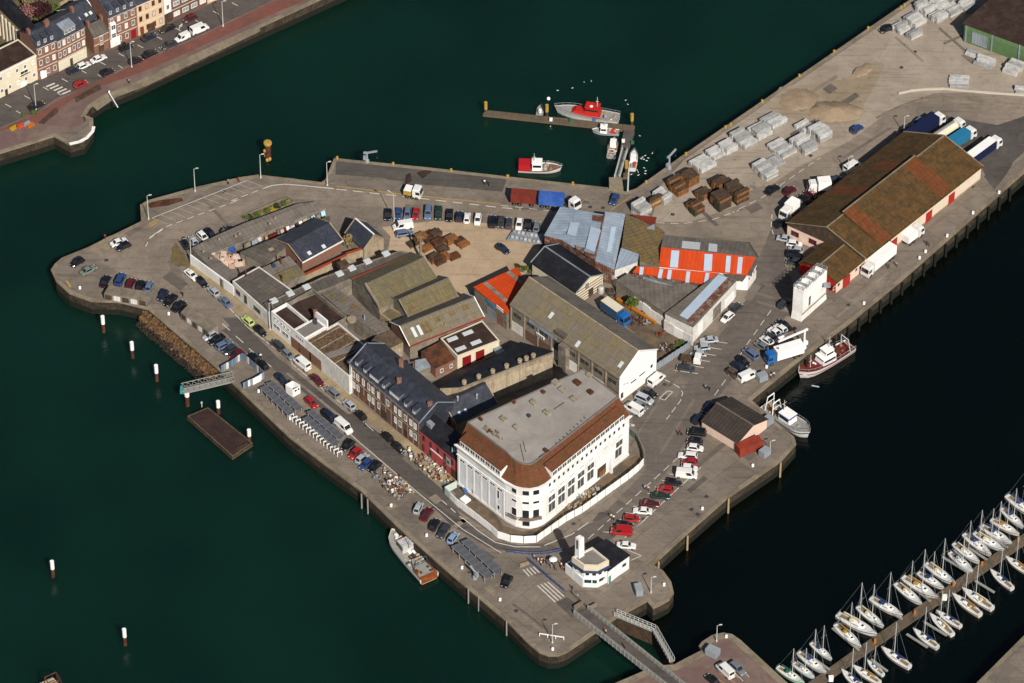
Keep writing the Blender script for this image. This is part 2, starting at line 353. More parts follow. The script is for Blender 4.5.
# ------------------------------------------------------------------ geometry utilities for the place
def ccw(poly):
    n = len(poly); a = sum(poly[i].x*poly[(i+1) % n].y-poly[(i+1) % n].x*poly[i].y for i in range(n))
    return list(poly) if a > 0 else list(reversed(poly))
def inset(poly, d):                  # poly must be ccw
    n = len(poly); out = []
    for i in range(n):
        a, b, c = poly[i-1], poly[i], poly[(i+1) % n]
        d1 = Vector((b.x-a.x, b.y-a.y)); d2 = Vector((c.x-b.x, c.y-b.y))
        d1.normalize(); d2.normalize()
        n1 = Vector((-d1.y, d1.x)); n2 = Vector((-d2.y, d2.x)); m = n1+n2
        m = n1 if m.length < .2 else m.normalized()
        k = d/max(.35, m.dot(n1)); out.append(Vector((b.x+m.x*k, b.y+m.y*k, b.z)))
    return out
def sheet(name, pts, z, mat, parent=None, kind='structure'):
    pts = ccw(pts); mb = MB(); mb.face(*[Vector((p.x, p.y, z)) for p in pts])
    return mb.build(name, mat, parent, kind=None if parent else kind)
WATER = -4.2
def quay(name, poly, wall='quay_wall', cope='quay_stone', top='concrete', cw=.9):
    poly = ccw(poly); mb = MB(); mb.prism(poly, -9, 0, top=False); mb.cur = 1; mb.face(*poly)
    q = mb.build(name, [wall, top], kind='structure')
    inn = inset(poly, cw); out = inset(poly, -.06); c = MB(); n = len(poly)
    for i in range(n):
        j = (i+1) % n; up = Vector((0, 0, .1))
        c.face(out[i]+up, out[j]+up, inn[j]+up, inn[i]+up); c.face(out[i]-up*3, out[j]-up*3, out[j]+up, out[i]+up); c.face(inn[i], inn[i]+up, inn[j]+up, inn[j])
    c.build('coping', cope, q)
    w = inset(poly, -.04); k = MB()
    for i in range(n):
        j = (i+1) % n; k.face(*[Vector((p.x, p.y, z)) for p, z in ((w[i], WATER-.5), (w[j], WATER-.5), (w[j], WATER+1.7), (w[i], WATER+1.7))])
    k.build('weed_band', 'weed', q)
    return q
def dashes(name, pts, width=.2, on=0, off=0, mat='paint_white', z=.035):
    mb = MB(); carry = 0.0
    for a, b in zip(pts, pts[1:]):
        d = b-a; d.z = 0; Ln = d.length
        if Ln < 1e-3: continue
        u = d/Ln; s_ = Vector((-u.y, u.x, 0))*width/2; segs = []
        if on == 0: segs = [(0, Ln)]
        else:
            t = carry
            while t < Ln: segs.append((max(t, 0), min(t+on, Ln))); t += on+off
            carry = t-Ln
            if carry > off: carry = carry-on-off
        for t0, t1 in segs:
            if t1-t0 < .05: continue
            p, q = a+u*t0, a+u*t1; zz = Vector((0, 0, z)); p = Vector((p.x, p.y, 0)); q = Vector((q.x, q.y, 0))
            mb.face(p-s_+zz, q-s_+zz, q+s_+zz, p+s_+zz)
    return mb.build(name, mat, kind='structure') if mb.f else None
def PX(seq, z=0.): return [P(a, b, z) for a, b in seq]
# ------------------------------------------------------------------ water
mb = MB(); mb.face((-3000, -900, WATER), (3000, -900, WATER), (3000, 3500, WATER), (-3000, 3500, WATER)); mb.build('water', 'water_outer', kind='structure')
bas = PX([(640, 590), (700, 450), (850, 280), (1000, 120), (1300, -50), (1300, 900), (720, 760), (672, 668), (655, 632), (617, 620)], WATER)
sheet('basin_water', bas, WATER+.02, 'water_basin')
# ------------------------------------------------------------------ the quay island
ISL = [(51, 270), (55, 264), (62, 258), (87, 248), (141.4, 221.5), (140.4, 205), (147.6, 200.7), (195.7, 187.4), (240, 177.6), (258, 175),
       (293, 179), (321.6, 182.6), (326, 179), (334.2, 158.4), (430, 168), (520, 178.3), (609, 188), (626, 192), (636, 189), (681.5, 156.5), (792, 81), (910, 0), (1010, -70),
       (1180, -70), (1180, 55), (1024, 172.5), (902, 280), (847, 325), (803.5, 357), (777.7, 378), (751, 400), (778, 424), (794, 437), (796, 444), (781, 461), (727.5, 498), (685.5, 535), (653, 565),
       (663, 571), (671, 582), (673.6, 593), (669, 600), (660, 605), (653, 608), (647, 601), (616, 618), (596, 632), (584, 640.5), (567, 652), (558, 655.5), (548, 655.5), (539, 652), (528, 643),
       (508, 622.6), (460, 582), (438, 563), (398, 527), (360, 490), (320, 461), (289, 437), (230, 381), (220, 371), (147.7, 309), (120, 302), (91, 301), (69, 293), (56, 281)]
quay('quay', PX(ISL))
quay('promenade_quay', PX([(-160, 205), (0, 153), (37, 141.5), (54, 136), (70, 145), (84, 141), (93, 129), (93, 118.5), (85, 115.5), (91, 106.5), (105.5, 97), (132, 86.5), (190, 59), (260, 27), (345, -12), (480, -80), (480, -200), (-160, -200)]), top='promenade')
quay('lock_quay', PX([(600, 690), (656, 666), (674, 665), (702.5, 650), (699, 646), (702, 642), (713, 635), (723, 633), (732, 634.5), (740, 640), (787, 683), (830, 722), (830, 780), (600, 780)]), top='promenade', cope='quay_stone', cw=1.6)
quay('far_quay', PX([(1090, 575), (1024, 636), (976, 684), (960, 700), (960, 800), (1090, 800)]))
# surfaces laid on the quay
sheet('loading_yard', PX([(640, 206), (652, 196), (684, 160), (794, 84.5), (912, 3.5), (1009, -66), (1175, -66), (1175, 90), (935, 93), (895, 107), (850, 141), (800, 166), (740, 205), (690, 222), (650, 222)]), .008,
      'yard_concrete')
sheet('road_north', PX([(92, 262), (141, 229), (165, 214), (200, 199), (262, 185), (330, 188), (430, 197), (520, 206), (610, 215), (650, 224), (690, 222), (740, 205), (800, 166), (850, 141), (895, 107), (935, 93), (1040, 91),
                        (1040, 130), (960, 122), (905, 136), (860, 160), (800, 203), (780, 225), (768, 262), (700, 238), (640, 232), (560, 222), (470, 216), (380, 207), (345, 206), (290, 198), (255, 203), (200, 228), (174, 250), (168, 262), (174, 278), (236, 322), (225, 332), (150, 282), (120, 272)]), .012, 'asphalt_worn')
sheet('road_east', PX([(757, 262), (752, 292), (720, 335), (690, 362), (660, 386), (636, 402), (630, 415), (645, 450), (646, 470), (600, 518), (545, 548), (575, 556), (620, 535), (640, 505), (668, 470), (692, 430), (716, 400), (745, 362), (775, 330), (800, 300), (784, 262), (790, 215), (776, 218)]), .016, 'asphalt_east')
sheet('quay_road', PX([(241, 321), (279, 359), (308, 379), (355, 415), (381.6, 435), (409, 460.5), (444, 491), (462.5, 518), (495, 541), (520, 545), (545, 543), (562, 550), (508, 551.5), (487, 547), (452, 526), (417, 491), (386.6, 464.6), (353, 435), (308, 398), (265, 361.5), (247, 352.5), (222, 330)]), .020, 'asphalt')
sheet('parking_verge', PX([(222, 330), (226, 318), (241, 321), (279, 359), (308, 379), (355, 415), (381.6, 435), (409, 460.5), (444, 491), (438, 478), (412, 452), (385, 430), (358, 409), (312, 374), (283, 351), (243, 316), (200, 283), (190, 272), (180, 262), (176, 268)]), .024, 'asphalt_worn')
pv = ccw(PX([(241, 317), (200, 284), (189, 270), (191, 262), (233, 296), (270, 328), (350, 395.5), (417.5, 447), (459, 482), (447, 492), (440, 477), (410, 453), (383, 431), (355, 410), (310, 374), (281, 352)]))
mb = MB(); mb.prism(pv, -.1, .07); mb.build('pavement', 'pavement', kind='structure')
sheet('gravel_lot', tD.pts([(300, 425), (560, 395), (800, 405), (980, 425)])+tF.pts([(60, 185), (140, 195), (315, 215), (300, 270), (260, 340), (230, 400), (150, 480), (0, 470)])+tN.pts([(700, 300), (640, 330), (520, 200), (400, 60)])+tD.pts([(330, 540), (345, 470)]), .020, 'gravel')
sheet('jetty_apron', tD.pts([(78, 98), (915, 182), (890, 252), (620, 228), (480, 215), (300, 185), (75, 168)]), .012, 'asphalt_dark')
sheet('jetty_stain', tD.pts([(400, 235), (405, 200), (440, 160), (490, 140), (540, 150), (530, 190), (480, 200), (455, 228)]), .020, 'asphalt_dark')
sheet('truck_park', tJ.pts([(700, 60), (900, 95), (1010, 60), (1010, 190), (870, 320), (830, 230), (690, 120)]), .020, 'asphalt')
sheet('dirt_plot', tR.pts([(440, 235), (490, 215), (640, 330), (700, 420), (800, 450), (900, 420)])+tQ.pts([(700, 600), (850, 500), (915, 470), (920, 500), (850, 570), (740, 650)])+tR.pts([(880, 490), (790, 492), (680, 470), (560, 350)]), .028, 'yard_dirt')
sheet('scrap_yard', tAA.pts([(490, 130), (560, 140), (930, 400), (920, 440), (780, 530), (760, 440), (500, 230)]), .028, 'yard_dirt')
sheet('grass_verge', tB.pts([(660, 355), (672, 362), (684, 392), (702, 402), (712, 430), (728, 445), (735, 468), (716, 476), (690, 470), (668, 474), (650, 450), (638, 432), (645, 405), (640, 385)]), .03, mk('dry_grass', '#6f5f36', col2='#5c5040', scale2=.8, mix=(.4, .6), var=.3, scale=1.5, rough=1).name)
sheet('slipway_patch', tB.pts([(515, 165), (560, 150), (690, 135), (700, 150), (620, 175), (540, 185)]), .02, 'rust_brown')
# promenade surfaces across the water (top left)
sheet('street', tA.pts([(-500, 590), (0, 372), (145, 303), (330, 222), (520, 148), (640, 92), (800, 15), (990, -80), (1250, -200), (1300, -140), (987, 25), (690, 165), (500, 240), (350, 320), (210, 375), (150, 420), (0, 485), (-500, 700)]), .012, 'asphalt')
sheet('cycle_path', tA.pts([(-300, 600), (0, 490), (155, 422), (215, 385), (350, 318), (510, 245), (700, 165), (987, 30), (1200, -70), (1250, -40), (987, 75), (700, 205), (510, 285), (390, 325), (280, 375), (150, 470), (120, 460), (0, 500)]), .02, 'setts_red')
sheet('viewpoint', tA.pts([(205, 515), (300, 478), (335, 455), (350, 478), (340, 510), (300, 538), (262, 548)]), .03, 'concrete')
sheet('sloping_path', tA.pts([(345, 400), (415, 358), (560, 300), (987, 105), (987, 120), (560, 325), (440, 370), (370, 420)]), .03, 'quay_stone')
ground_mat('patch_dark', '#5a534c', '#655d55'); ground_mat('patch_mid', '#6c635a', '#756b60'); ground_mat('patch_pale', '#857a6c', '#7b7063')
# painted markings
def ticks(name, a, b, n, v, T, width=.2, mat='paint_white', z=.035, first=0):
    mb = MB()
    for i in range(first, n+1):
        t = i/n; x = a[0]+(b[0]-a[0])*t; y = a[1]+(b[1]-a[1])*t
        p, q = T(x, y), T(x+v[0], y+v[1]); d = (q-p).normalized(); s_ = Vector((-d.y, d.x, 0))*width/2; zz = Vector((0, 0, z))
        mb.face(p-s_+zz, q-s_+zz, q+s_+zz, p+s_+zz)
    return mb.build(name, mat, kind='structure')
dashes('bay_line', PX([(151.7, 218.2), (200, 199), (246.8, 180.6)]), .18); ticks('bay_line', (151.7, 218.2), (246.8, 180.6), 11, (15.5, 5.6), tPX, .15, 'paint_worn')
dashes('lane_line', [tB(515, 375), tB(535, 335), tB(620, 275), tB(976, 145), tC(290, 300), tC(460, 235)], .2, 1.7, 1.2)
dashes('lane_line', [tB(535, 330), tB(600, 285)], .25)
dashes('lane_line', tC.pts([(460, 235), (500, 222), (560, 216), (640, 222), (800, 238)]), .28)
dashes('yellow_line', tD.pts([(80, 225), (400, 265), (880, 312)]), .25, mat='paint_yellow')
dashes('lane_line', tD.pts([(80, 240), (400, 275), (880, 330), (980, 338)]), .25, 2.5, 1.6)
dashes('lane_line', tE.pts([(150, 612), (400, 640)]), .17, 2, 1.5)
dashes('yellow_line', tE.pts([(680, 640), (790, 565)]), .2, mat='paint_yellow')
dashes('lane_line', tR.pts([(-60, -40), (0, 15), (130, 125), (280, 255), (500, 435), (690, 552)]), .17)
dashes('lane_line', [tL(500, 360), tL(620, 470), tM(90, 235), tM(230, 350), tM(350, 465)], .2, 3, 2.4)
dashes('lane_line', [tB(690, 490), tB(860, 620), tL(540, 290), tL(620, 375), tL(840, 545), tM(300, 310), tM(440, 425), tM(610, 555), tM(700, 640)], .17, 3.6, .5)
dashes('lane_line', tR.pts([(400, 295), (500, 385)]), .2, 1.8, 1.4)
dashes('lane_line', tR.pts([(500, 380), (580, 445), (660, 500), (760, 522), (880, 522)]), .2)
dashes('lane_line', [tR(900, 515), tS(470, 60), tS(545, 5)], .2, 3.5, 1)
dashes('bay_line', tU.pts([(255, 640), (590, 328)]), .2); ticks('bay_line', (118, 645), (470, 330), 10, (58, 6), tU, .18)
dashes('lane_line', tU.pts([(40, 678), (480, 280), (560, 180)]), .17, 2.2, 1.3)
dashes('lane_line', tV.pts([(245, 450), (330, 330), (400, 210), (530, 25)]), .17, 2.2, 1.6)
dashes('lane_line', tV.pts([(55, 335), (120, 370), (140, 395), (130, 430), (70, 510)]), .18, 2, 1)
ticks('bay_line', (105, 300), (230, 170), 5, (100, 15), tV, .18)
dashes('bay_line', tV.pts([(40, 420), (75, 388), (97, 392), (62, 428), (40, 420)]), .18)
dashes('lane_line', [tH(275, 160), tH(400, 165), tH(550, 145), tH(690, 95), tI(540, 650), tI(700, 570), tI(976, 380)], .17, 2, 1.4)
dashes('lane_line', tH.pts([(840, 120), (835, 180), (850, 230), (880, 265)]), .2, 1.6, 1.2)
ticks('bay_line', (480, 495), (560, 410), 3, (100, 62), tX, .16, 'paint_yellow')
ticks('bay_line', (700, 495), (660, 520), 1, (-60, -60), tX, .16)
ticks('crossing_stripe', (175, 330), (235, 358), 4, (33, -14), tA, .5)
ticks('bay_line', (20, 395), (880, 10), 12, (22, 12), tA, .2); ticks('bay_line', (0, 465), (620, 190), 8, (-16, -10), tA, .2)
for k in range(4): dashes('hatch_line', [tS(265+k*14, 208-k*4), tS(290+k*14, 236-k*5)], .3)
for k in range(4): dashes('hatch_line', [tS(325+k*14, 275-k*5), tS(400+k*12, 345-k*8)], .3)
dashes('bay_line', tS.pts([(600, 50), (640, 52)]), .18); dashes('bay_line', tS.pts([(700, 125), (760, 150), (715, 170)]), .18); dashes('bay_line', tS.pts([(775, 0), (690, 75)]), .18)
dashes('hatch_line', tB.pts([(530, 265), (565, 245), (568, 258), (535, 275), (530, 265)]), .35, mat='paint_yellow')
dashes('hatch_line', tB.pts([(128, 540), (150, 572)]), .5, mat='paint_yellow')
dashes('kerb_edge', tX.pts([(100, 440), (230, 425), (330, 400)]), .5, mat='quay_stone', z=.05)
# stains and patched asphalt
def blot(name, T, pts, mat, z=.03): sheet(name, T.pts(pts), z, mat)
for n_, T, q, mt in [('patch', tU, [(150, 540), (95, 548), (60, 590), (80, 592), (145, 560)], 'asphalt_dark'), ('patch', tV, [(60, 405), (78, 394), (92, 396), (68, 424), (48, 420)], 'asphalt_dark'),
        ('patch', tS, [(100, 285), (125, 275), (180, 315), (155, 330)], 'quay_stone'), ('patch', tS, [(400, 345), (450, 325), (520, 375), (470, 410)], 'asphalt_dark'),
        ('patch', tD, [(410, 225), (420, 170), (440, 160), (450, 200)], 'flat_brown'), ('patch', tD, [(470, 160), (520, 145), (545, 155), (500, 190)], 'flat_brown'),
        ('patch', tL, [(500, 330), (590, 330), (640, 385), (560, 400)], 'asphalt'), ('patch', tH, [(740, 480), (790, 455), (810, 470), (770, 500)], 'asphalt_dark'),
        ('patch', tJ, [(850, 290), (900, 250), (960, 240), (930, 290), (890, 340)], 'asphalt_dark'), ('patch', tJ, [(930, 110), (1002, 60), (1002, 150), (960, 160)], 'asphalt_dark'),
        ('patch', tR, [(120, 330), (165, 305), (185, 322), (140, 345)], 'quay_stone'), ('patch', tB, [(235, 390), (320, 330), (400, 300), (440, 330), (340, 400), (300, 420)], 'quay_stone'),
        ('patch', tO, [(140, 440), (175, 430), (215, 465), (180, 480)], 'asphalt_dark')]:
    blot(n_, T, q, mt)
mk('pale_kerb', '#b9b0a2', var=.1)
# repairs, trench scars, drain covers and tyre-dark strips on roads and quays
random.seed(77); ISLW = inset(ccw(PX(ISL)), 1.5)
def inside(p, poly):
    r = False; n = len(poly)
    for i in range(n):
        a, b = poly[i], poly[i-1]
        if (a.y > p.y) != (b.y > p.y) and p.x < (b.x-a.x)*(p.y-a.y)/(b.y-a.y)+a.x: r = not r
    return r
for path, n, wd in [([(150, 262), (235, 322), (300, 385), (380, 450), (440, 505), (500, 546)], 22, 5), ([(570, 548), (640, 480), (690, 400), (735, 345), (775, 285)], 20, 8), ([(160, 235), (260, 192), (400, 203), (560, 212), (690, 230), (790, 185), (900, 115)], 26, 5),
                    ([(300, 425), (400, 512), (470, 575), (550, 635)], 16, 4), ([(640, 540), (700, 490), (760, 440)], 10, 6), ([(840, 315), (900, 262), (980, 190)], 10, 3), ([(60, 268), (110, 262), (100, 285)], 6, 6), ([(860, 55), (920, 35), (960, 70)], 8, 12), ([(700, 170), (800, 110), (840, 85)], 8, 8)]:
    q = PX(path)
    for k in range(n):
        t = random.uniform(0, len(q)-1.001); i = int(t); d = (q[i+1]-q[i]).normalized(); v = Vector((-d.y, d.x, 0)); c = q[i].lerp(q[i+1], t-i)+v*random.uniform(-wd, wd); a, b = random.choice([(random.uniform(1, 4), random.uniform(.5, 1.6)), (random.uniform(4, 11), random.uniform(.3, .6)), (.45, .45)])
        if random.random() < .3: d, v = v, -d
        j = lambda: random.uniform(-.12, .12)*b
        cs = [c-d*a*(1+j())-v*b*(1+j()), c+d*a-v*b*(1+j()), c+d*a*(1+j())+v*b, c-d*a+v*b*(1+j())]
        if all(inside(p_, ISLW) for p_ in cs): sheet('patch' if a > .5 else 'drain_cover', cs, .0275+.0006*(k % 8), random.choice(['patch_dark', 'patch_mid', 'patch_pale']) if a > .5 else 'steel_dark')
# low white barrier and kerb along the yard road
for nm, pts, w, h_, mt in [('road_barrier', [(490, 390), (540, 378), (600, 372), (680, 370), (760, 378), (880, 388), (1020, 397), (1250, 410)], .4, .5, 'pale_kerb'),
                       ('road_kerb', [(400, 490), (455, 460), (520, 432), (580, 418), (640, 413), (760, 420), (1020, 438), (1250, 455)], .5, .14, 'quay_stone')]:
    q = tK.pts(pts); mb = MB()
    for a, b in zip(q, q[1:]): mb.bar(a, b, w, h_)
    o = mb.build(nm, mt)
    tag(o, 'low white concrete barrier curving along the yard road' if h_ > .3 else 'pale kerb line bending round the truck park road', 'barrier' if h_ > .3 else 'kerb')
# rock revetment below the south-west edge
mb = MB(); random.seed(3)
e0, e1 = P(147.7, 309), P(221, 372); d = (e1-e0); Ln = d.length; d.normalize(); nrm = Vector((d.y, -d.x, 0))
if nrm.y > 0: nrm = -nrm
ICO = [(0, 0, 1), (.9, 0, .3), (.28, .85, .3), (-.72, .53, .3), (-.72, -.53, .3), (.28, -.85, .3), (.72, .53, -.4), (-.28, .85, -.4), (-.9, 0, -.4), (-.28, -.85, -.4), (.72, -.53, -.4), (0, 0, -1)]
ICF = [(0, 1, 2), (0, 2, 3), (0, 3, 4), (0, 4, 5), (0, 5, 1), (1, 6, 2), (2, 7, 3), (3, 8, 4), (4, 9, 5), (5, 10, 1), (1, 10, 6), (2, 6, 7), (3, 7, 8), (4, 8, 9), (5, 9, 10), (6, 10, 11), (7, 6, 11), (8, 7, 11), (9, 8, 11), (10, 9, 11)]
def rock(mb, c, r, sq=.7):
    mb.mesh_idx([c+Vector((x*r*random.uniform(.7, 1.25), y*r*random.uniform(.7, 1.25), z*r*sq*random.uniform(.8, 1.2))) for x, y, z in ICO], ICF)
for i in range(1700):
    t = random.uniform(-1, Ln-1); s_ = random.uniform(.1, 3.1) if t < Ln-5 else random.uniform(.1, 2.0)
    z_ = -.75-s_*1.15+random.uniform(-.25, .3); mb.cur = 1 if z_ < -2.75+random.uniform(-.5, .5) else 0
    rock(mb, e0+d*t+nrm*s_+Vector((0, 0, z_)), random.uniform(.2, .55))
mb.build('rock_revetment', ['rock', 'rock_wet'], kind='stuff', label='brown boulders sloping down to the water below the quay', cat='rocks')
# sand heaps in the yard
def heap(pts, H, T, name, label, seed):
    random.seed(seed); poly = ccw(T.pts(pts)); c = centroid(poly); mb = MB(); mb.smooth = True; rings = []
    n = len(poly); ring = []
    for i in range(n):
        for k in range(4): ring.append(poly[i].lerp(poly[(i+1) % n], k/4))
    for s_ in (1, .85, .68, .5, .32, .15, .04):
        rings.append([c.lerp(p, s_)+Vector((random.uniform(-.5, .5)*s_**2, random.uniform(-.5, .5)*s_**2, H*(1-s_)**.8*random.uniform(.93, 1.06)+(.0 if s_ == 1 else .05))) for p in ring])
    mb.loft(rings, cap0=False); mb.build(name, 'sand', label=label, cat='sand heap', group='sand heaps in the yard')
heap([(120, 450), (150, 425), (230, 418), (300, 432), (348, 455), (330, 490), (250, 505), (170, 500), (130, 480)], 1.3, tK, 'sand_heap', 'broad low sand heap nearest the stacked white packs', 1)
heap([(0, 400), (40, 370), (110, 365), (160, 400), (130, 450), (60, 460), (0, 440)], .6, tK, 'sand_heap', 'flattened sand spread by the water edge of the yard', 2)
heap([(285, 315), (310, 280), (370, 258), (388, 285), (360, 312), (320, 322)], .35, tK, 'sand_heap', 'small grey brown sand mound alone in the middle of the yard', 3)
ground_mat('yard_sand', '#968772', '#8a7a64', dark=.8, var=.12)
sheet('sand_spill', tK.pts([(-60, 440), (0, 360), (120, 350), (260, 330), (400, 250), (430, 270), (400, 340), (350, 430), (330, 500), (200, 520), (80, 500), (0, 480)]), .012, 'yard_sand')
# ------------------------------------------------------------------ building helpers
WMESH = {}
def win_mesh(w, h, fr, bar):
    k = (round(w, 2), round(h, 2), fr, bar)
    if k not in WMESH:
        b = min(.1, w*.11); a = MB(); o = .07
        a.box(-w/2, -w/2+b, -o, 0, -h/2, h/2); a.box(w/2-b, w/2, -o, 0, -h/2, h/2); a.box(-w/2+b, w/2-b, -o, 0, h/2-b, h/2); a.box(-w/2+b, w/2-b, -o-.04, 0, -h/2, -h/2+b)
        if bar: a.box(-.03, .03, -o+.01, 0, -h/2+b, h/2-b)
        if bar == 2: a.box(-w/2+b, w/2-b, -o+.01, 0, -.03, .03)
        p = MB(); p.box(-w/2+b, w/2-b, -.035, 0, -h/2+b, h/2-b)
        WMESH[k] = (a.mesh('window', 1), p.mesh('pane', 1))
    return WMESH[k]
PMESH = {}
class Facade:                         # vertical wall plane; u runs left to right as seen from outside
    def __init__(s, root, p0, p1, flip=False):
        p0, p1 = Vector((p0.x, p0.y, 0)), Vector((p1.x, p1.y, 0)); d = (p1-p0).normalized(); n = Vector((d.y, -d.x, 0))
        if (n.dot(CAM-p0) < 0) != flip: p0, p1 = p1, p0; d = -d; n = -n
        s.root, s.o, s.d, s.n, s.L = root, p0, d, n, (p1-p0).length; s.rz = math.atan2(d.y, d.x)
    def uv(s, T, x, y):
        r = ray(*T.px(x, y)); t = (s.o-CAM).dot(s.n)/r.dot(s.n); q = CAM+r*t-s.o
        return q.dot(s.d), q.z
    def pos(s, u, v, out=0.): return s.o+s.d*u+s.n*out+Vector((0, 0, v))
    def win(s, u, v, w, h, fr='white_paint', gl='glass_dark', bar=0, name='window', out=.0, parent=None):
        f, p = win_mesh(w, h, fr, bar); pr = parent or s.root
        base = pr.location if pr is s.root else pr.location+s.root.location
        o = put(name, f, pr, s.pos(u, v, out)-base, (0, 0, s.rz), [fr])
        put('pane', p, o, mats=[gl]); return o
    def tw(s, T, x, y, w, h, **k): u, v = s.uv(T, x, y); return s.win(u, v, w, h, **k)
    def row(s, T, a, b, n, w, h, **k):
        for i in range(n):
            t = i/max(1, n-1); s.tw(T, a[0]+(b[0]-a[0])*t, a[1]+(b[1]-a[1])*t, w, h, **k)
    def panel(s, u, v, w, h, mat, name='panel', t=.06, parent=None):      # v = bottom edge
        mb = MB(); mb.par(s.pos(u-w/2, v), s.d*w, s.n*t, Vector((0, 0, h)))
        return mb.build(name, mat, parent or s.root)
    def tp(s, T, x, y, w, h, mat, **k): u, v = s.uv(T, x, y); return s.panel(u, v-h/2, w, h, mat, **k)
class Plane:
    def __init__(s, root, o, u, v):
        s.root, s.o = root, Vector(o); s.u = Vector(u).normalized(); v = Vector(v); s.v = (v-s.u*v.dot(s.u)).normalized(); s.n = s.u.cross(s.v)
        if s.n.z < 0: s.n = -s.n
    def hit(s, T, x, y):
        r = ray(*T.px(x, y)); t = (s.o-CAM).dot(s.n)/r.dot(s.n); return CAM+r*t
    def patch(s, T, x, y, w, l, mat, name='skylight', t=.1, parent=None, base=.02):
        c = s.hit(T, x, y)+s.n*base; mb = MB(); mb.par(c-s.u*w/2-s.v*l/2, s.u*w, s.v*l, s.n*t); return mb.build(name, mat, parent or s.root)
    def poly(s, T, pts, mat, name='roof_sheet', t=.08, base=.02, parent=None):
        q = [s.hit(T, *p)+s.n*(base+t) for p in pts]; mb = MB(); mb.slab(q, t); return mb.build(name, mat, parent or s.root)
    def strip(s, T, a, b, w, mat, name='skylight', t=.06, parent=None):
        a, b = s.hit(T, *a), s.hit(T, *b); d = (b-a).normalized(); c = s.n.cross(d); mb = MB(); mb.par(a-c*w/2+s.n*.02, b-a, c*w, s.n*t); return mb.build(name, mat, parent or s.root)
def wallring(root, top, mat, name='wall', z0=-.05):
    top = [Vector(p) for p in top]
    n = len(top); a = sum(top[i].x*top[(i+1) % n].y-top[(i+1) % n].x*top[i].y for i in range(n))
    if a < 0: top.reverse()
    mb = MB()
    for i in range(n):
        p, q = top[i], top[(i+1) % n]; mb.face((p.x, p.y, z0), (q.x, q.y, z0), q, p)
    return mb.build(name, mat, root)
class Bld: pass
def gable(name, label, T, A, B, Rp, h, hr=None, wall='grey_wall', roof='fibre_roof', roof2=None, C=None, over=.3, ends=.2, cat='building', TB=None, verge=None, ridge='fibre_grey', trim=None, t=.18, par=0):
    g = Bld(); a, b = T(A[0], A[1], h), (TB or T)(B[0], B[1], h)
    ab = b-a; ab.z = 0; u = ab.normalized()
    if C is not None:
        c = T(C[0], C[1], h); half = (c-a)/2; half.z = 0; hr = hr or h+half.length*.5
    else:
        if hr is None:
            r0, r1 = T(Rp[0], Rp[1], h), T(Rp[0], Rp[1], h+1); k0 = (r0-a).dot(ab); k1 = (r1-a).dot(ab)
            dz = -k0/(k1-k0) if abs(k1-k0) > 1e-6 else 3.
            hw = 0
            hr = h+min(max(dz, .8), 7.)
        r = T(Rp[0], Rp[1], hr); half = r-a; half.z = 0
        half = half-u*half.dot(u)
    g.h, g.hr, g.width, g.length = h, hr, half.length*2, ab.length
    print('GABLE', name, 'h %.1f hr %.1f w %.1f len %.1f' % (h, hr, g.width, g.length))
    up = Vector((0, 0, hr-h)); ra, rb = a+half+up, b+half+up; c, d = a+half*2, b+half*2
    g.root = thing(name, label, cat, centroid([a, b, c, d]))
    ov = u*ends; pr = Vector((0, 0, par))
    mb = MB(); z0 = Vector((0, 0, -h-.05))
    for p, q in ((a, b), (d, c)): mb.face(p+z0, q+z0, q, p)
    mb.face(b+z0, d+z0, d, rb+pr, b); mb.face(c+z0, a+z0, a, ra+pr, c)
    g.wall = mb.build('wall', wall, g.root)
    th = Vector((0, 0, .06)); e = (-half).normalized()*over; dz = Vector((0, 0, -(hr-h)*over/half.length))
    mb = MB(); mb.slab([a+e+dz-ov+th, b+e+dz+ov+th, rb+ov+th, ra-ov+th], t); g.roof = mb.build('roof', roof, g.root)
    mb = MB(); mb.slab([c-e+dz-ov+th, d-e+dz+ov+th, rb+ov+th, ra-ov+th], t); mb.build('roof', roof2 or roof, g.root)
    if ridge: mb = MB(); mb.bar(ra-ov+Vector((0, 0, .04)), rb+ov+Vector((0, 0, .04)), .35, .12); mb.build('ridge', ridge, g.root)
    if verge:
        for p, q, r_, s_ in ((a, c, ra, -1), (b, d, rb, 1)):
            for w in (p, c if p is a else d):
                mb = MB(); e2 = e if w is p else -e
                mb.bar(w+e2+dz+ov*s_*1.2+th, r_+ov*s_*1.2+th, .22, .14); mb.build('verge', verge, g.root)
    if trim: mb = MB(); mb.bar(a+e*1.1+dz-ov-Vector((0, 0, .2)), b+e*1.1+dz+ov-Vector((0, 0, .2)), .15, .35); mb.build('gutter', trim, g.root)
    g.near = Plane(g.root, a+th, u, ra-a); g.farp = Plane(g.root, c+th, u, ra-c)
    g.front = Facade(g.root, a, b); g.endA = Facade(g.root, a, c); g.endB = Facade(g.root, b, d)
    g.a, g.b, g.c, g.d, g.ra, g.rb, g.u, g.half = a, b, c, d, ra, rb, u, half
    return g
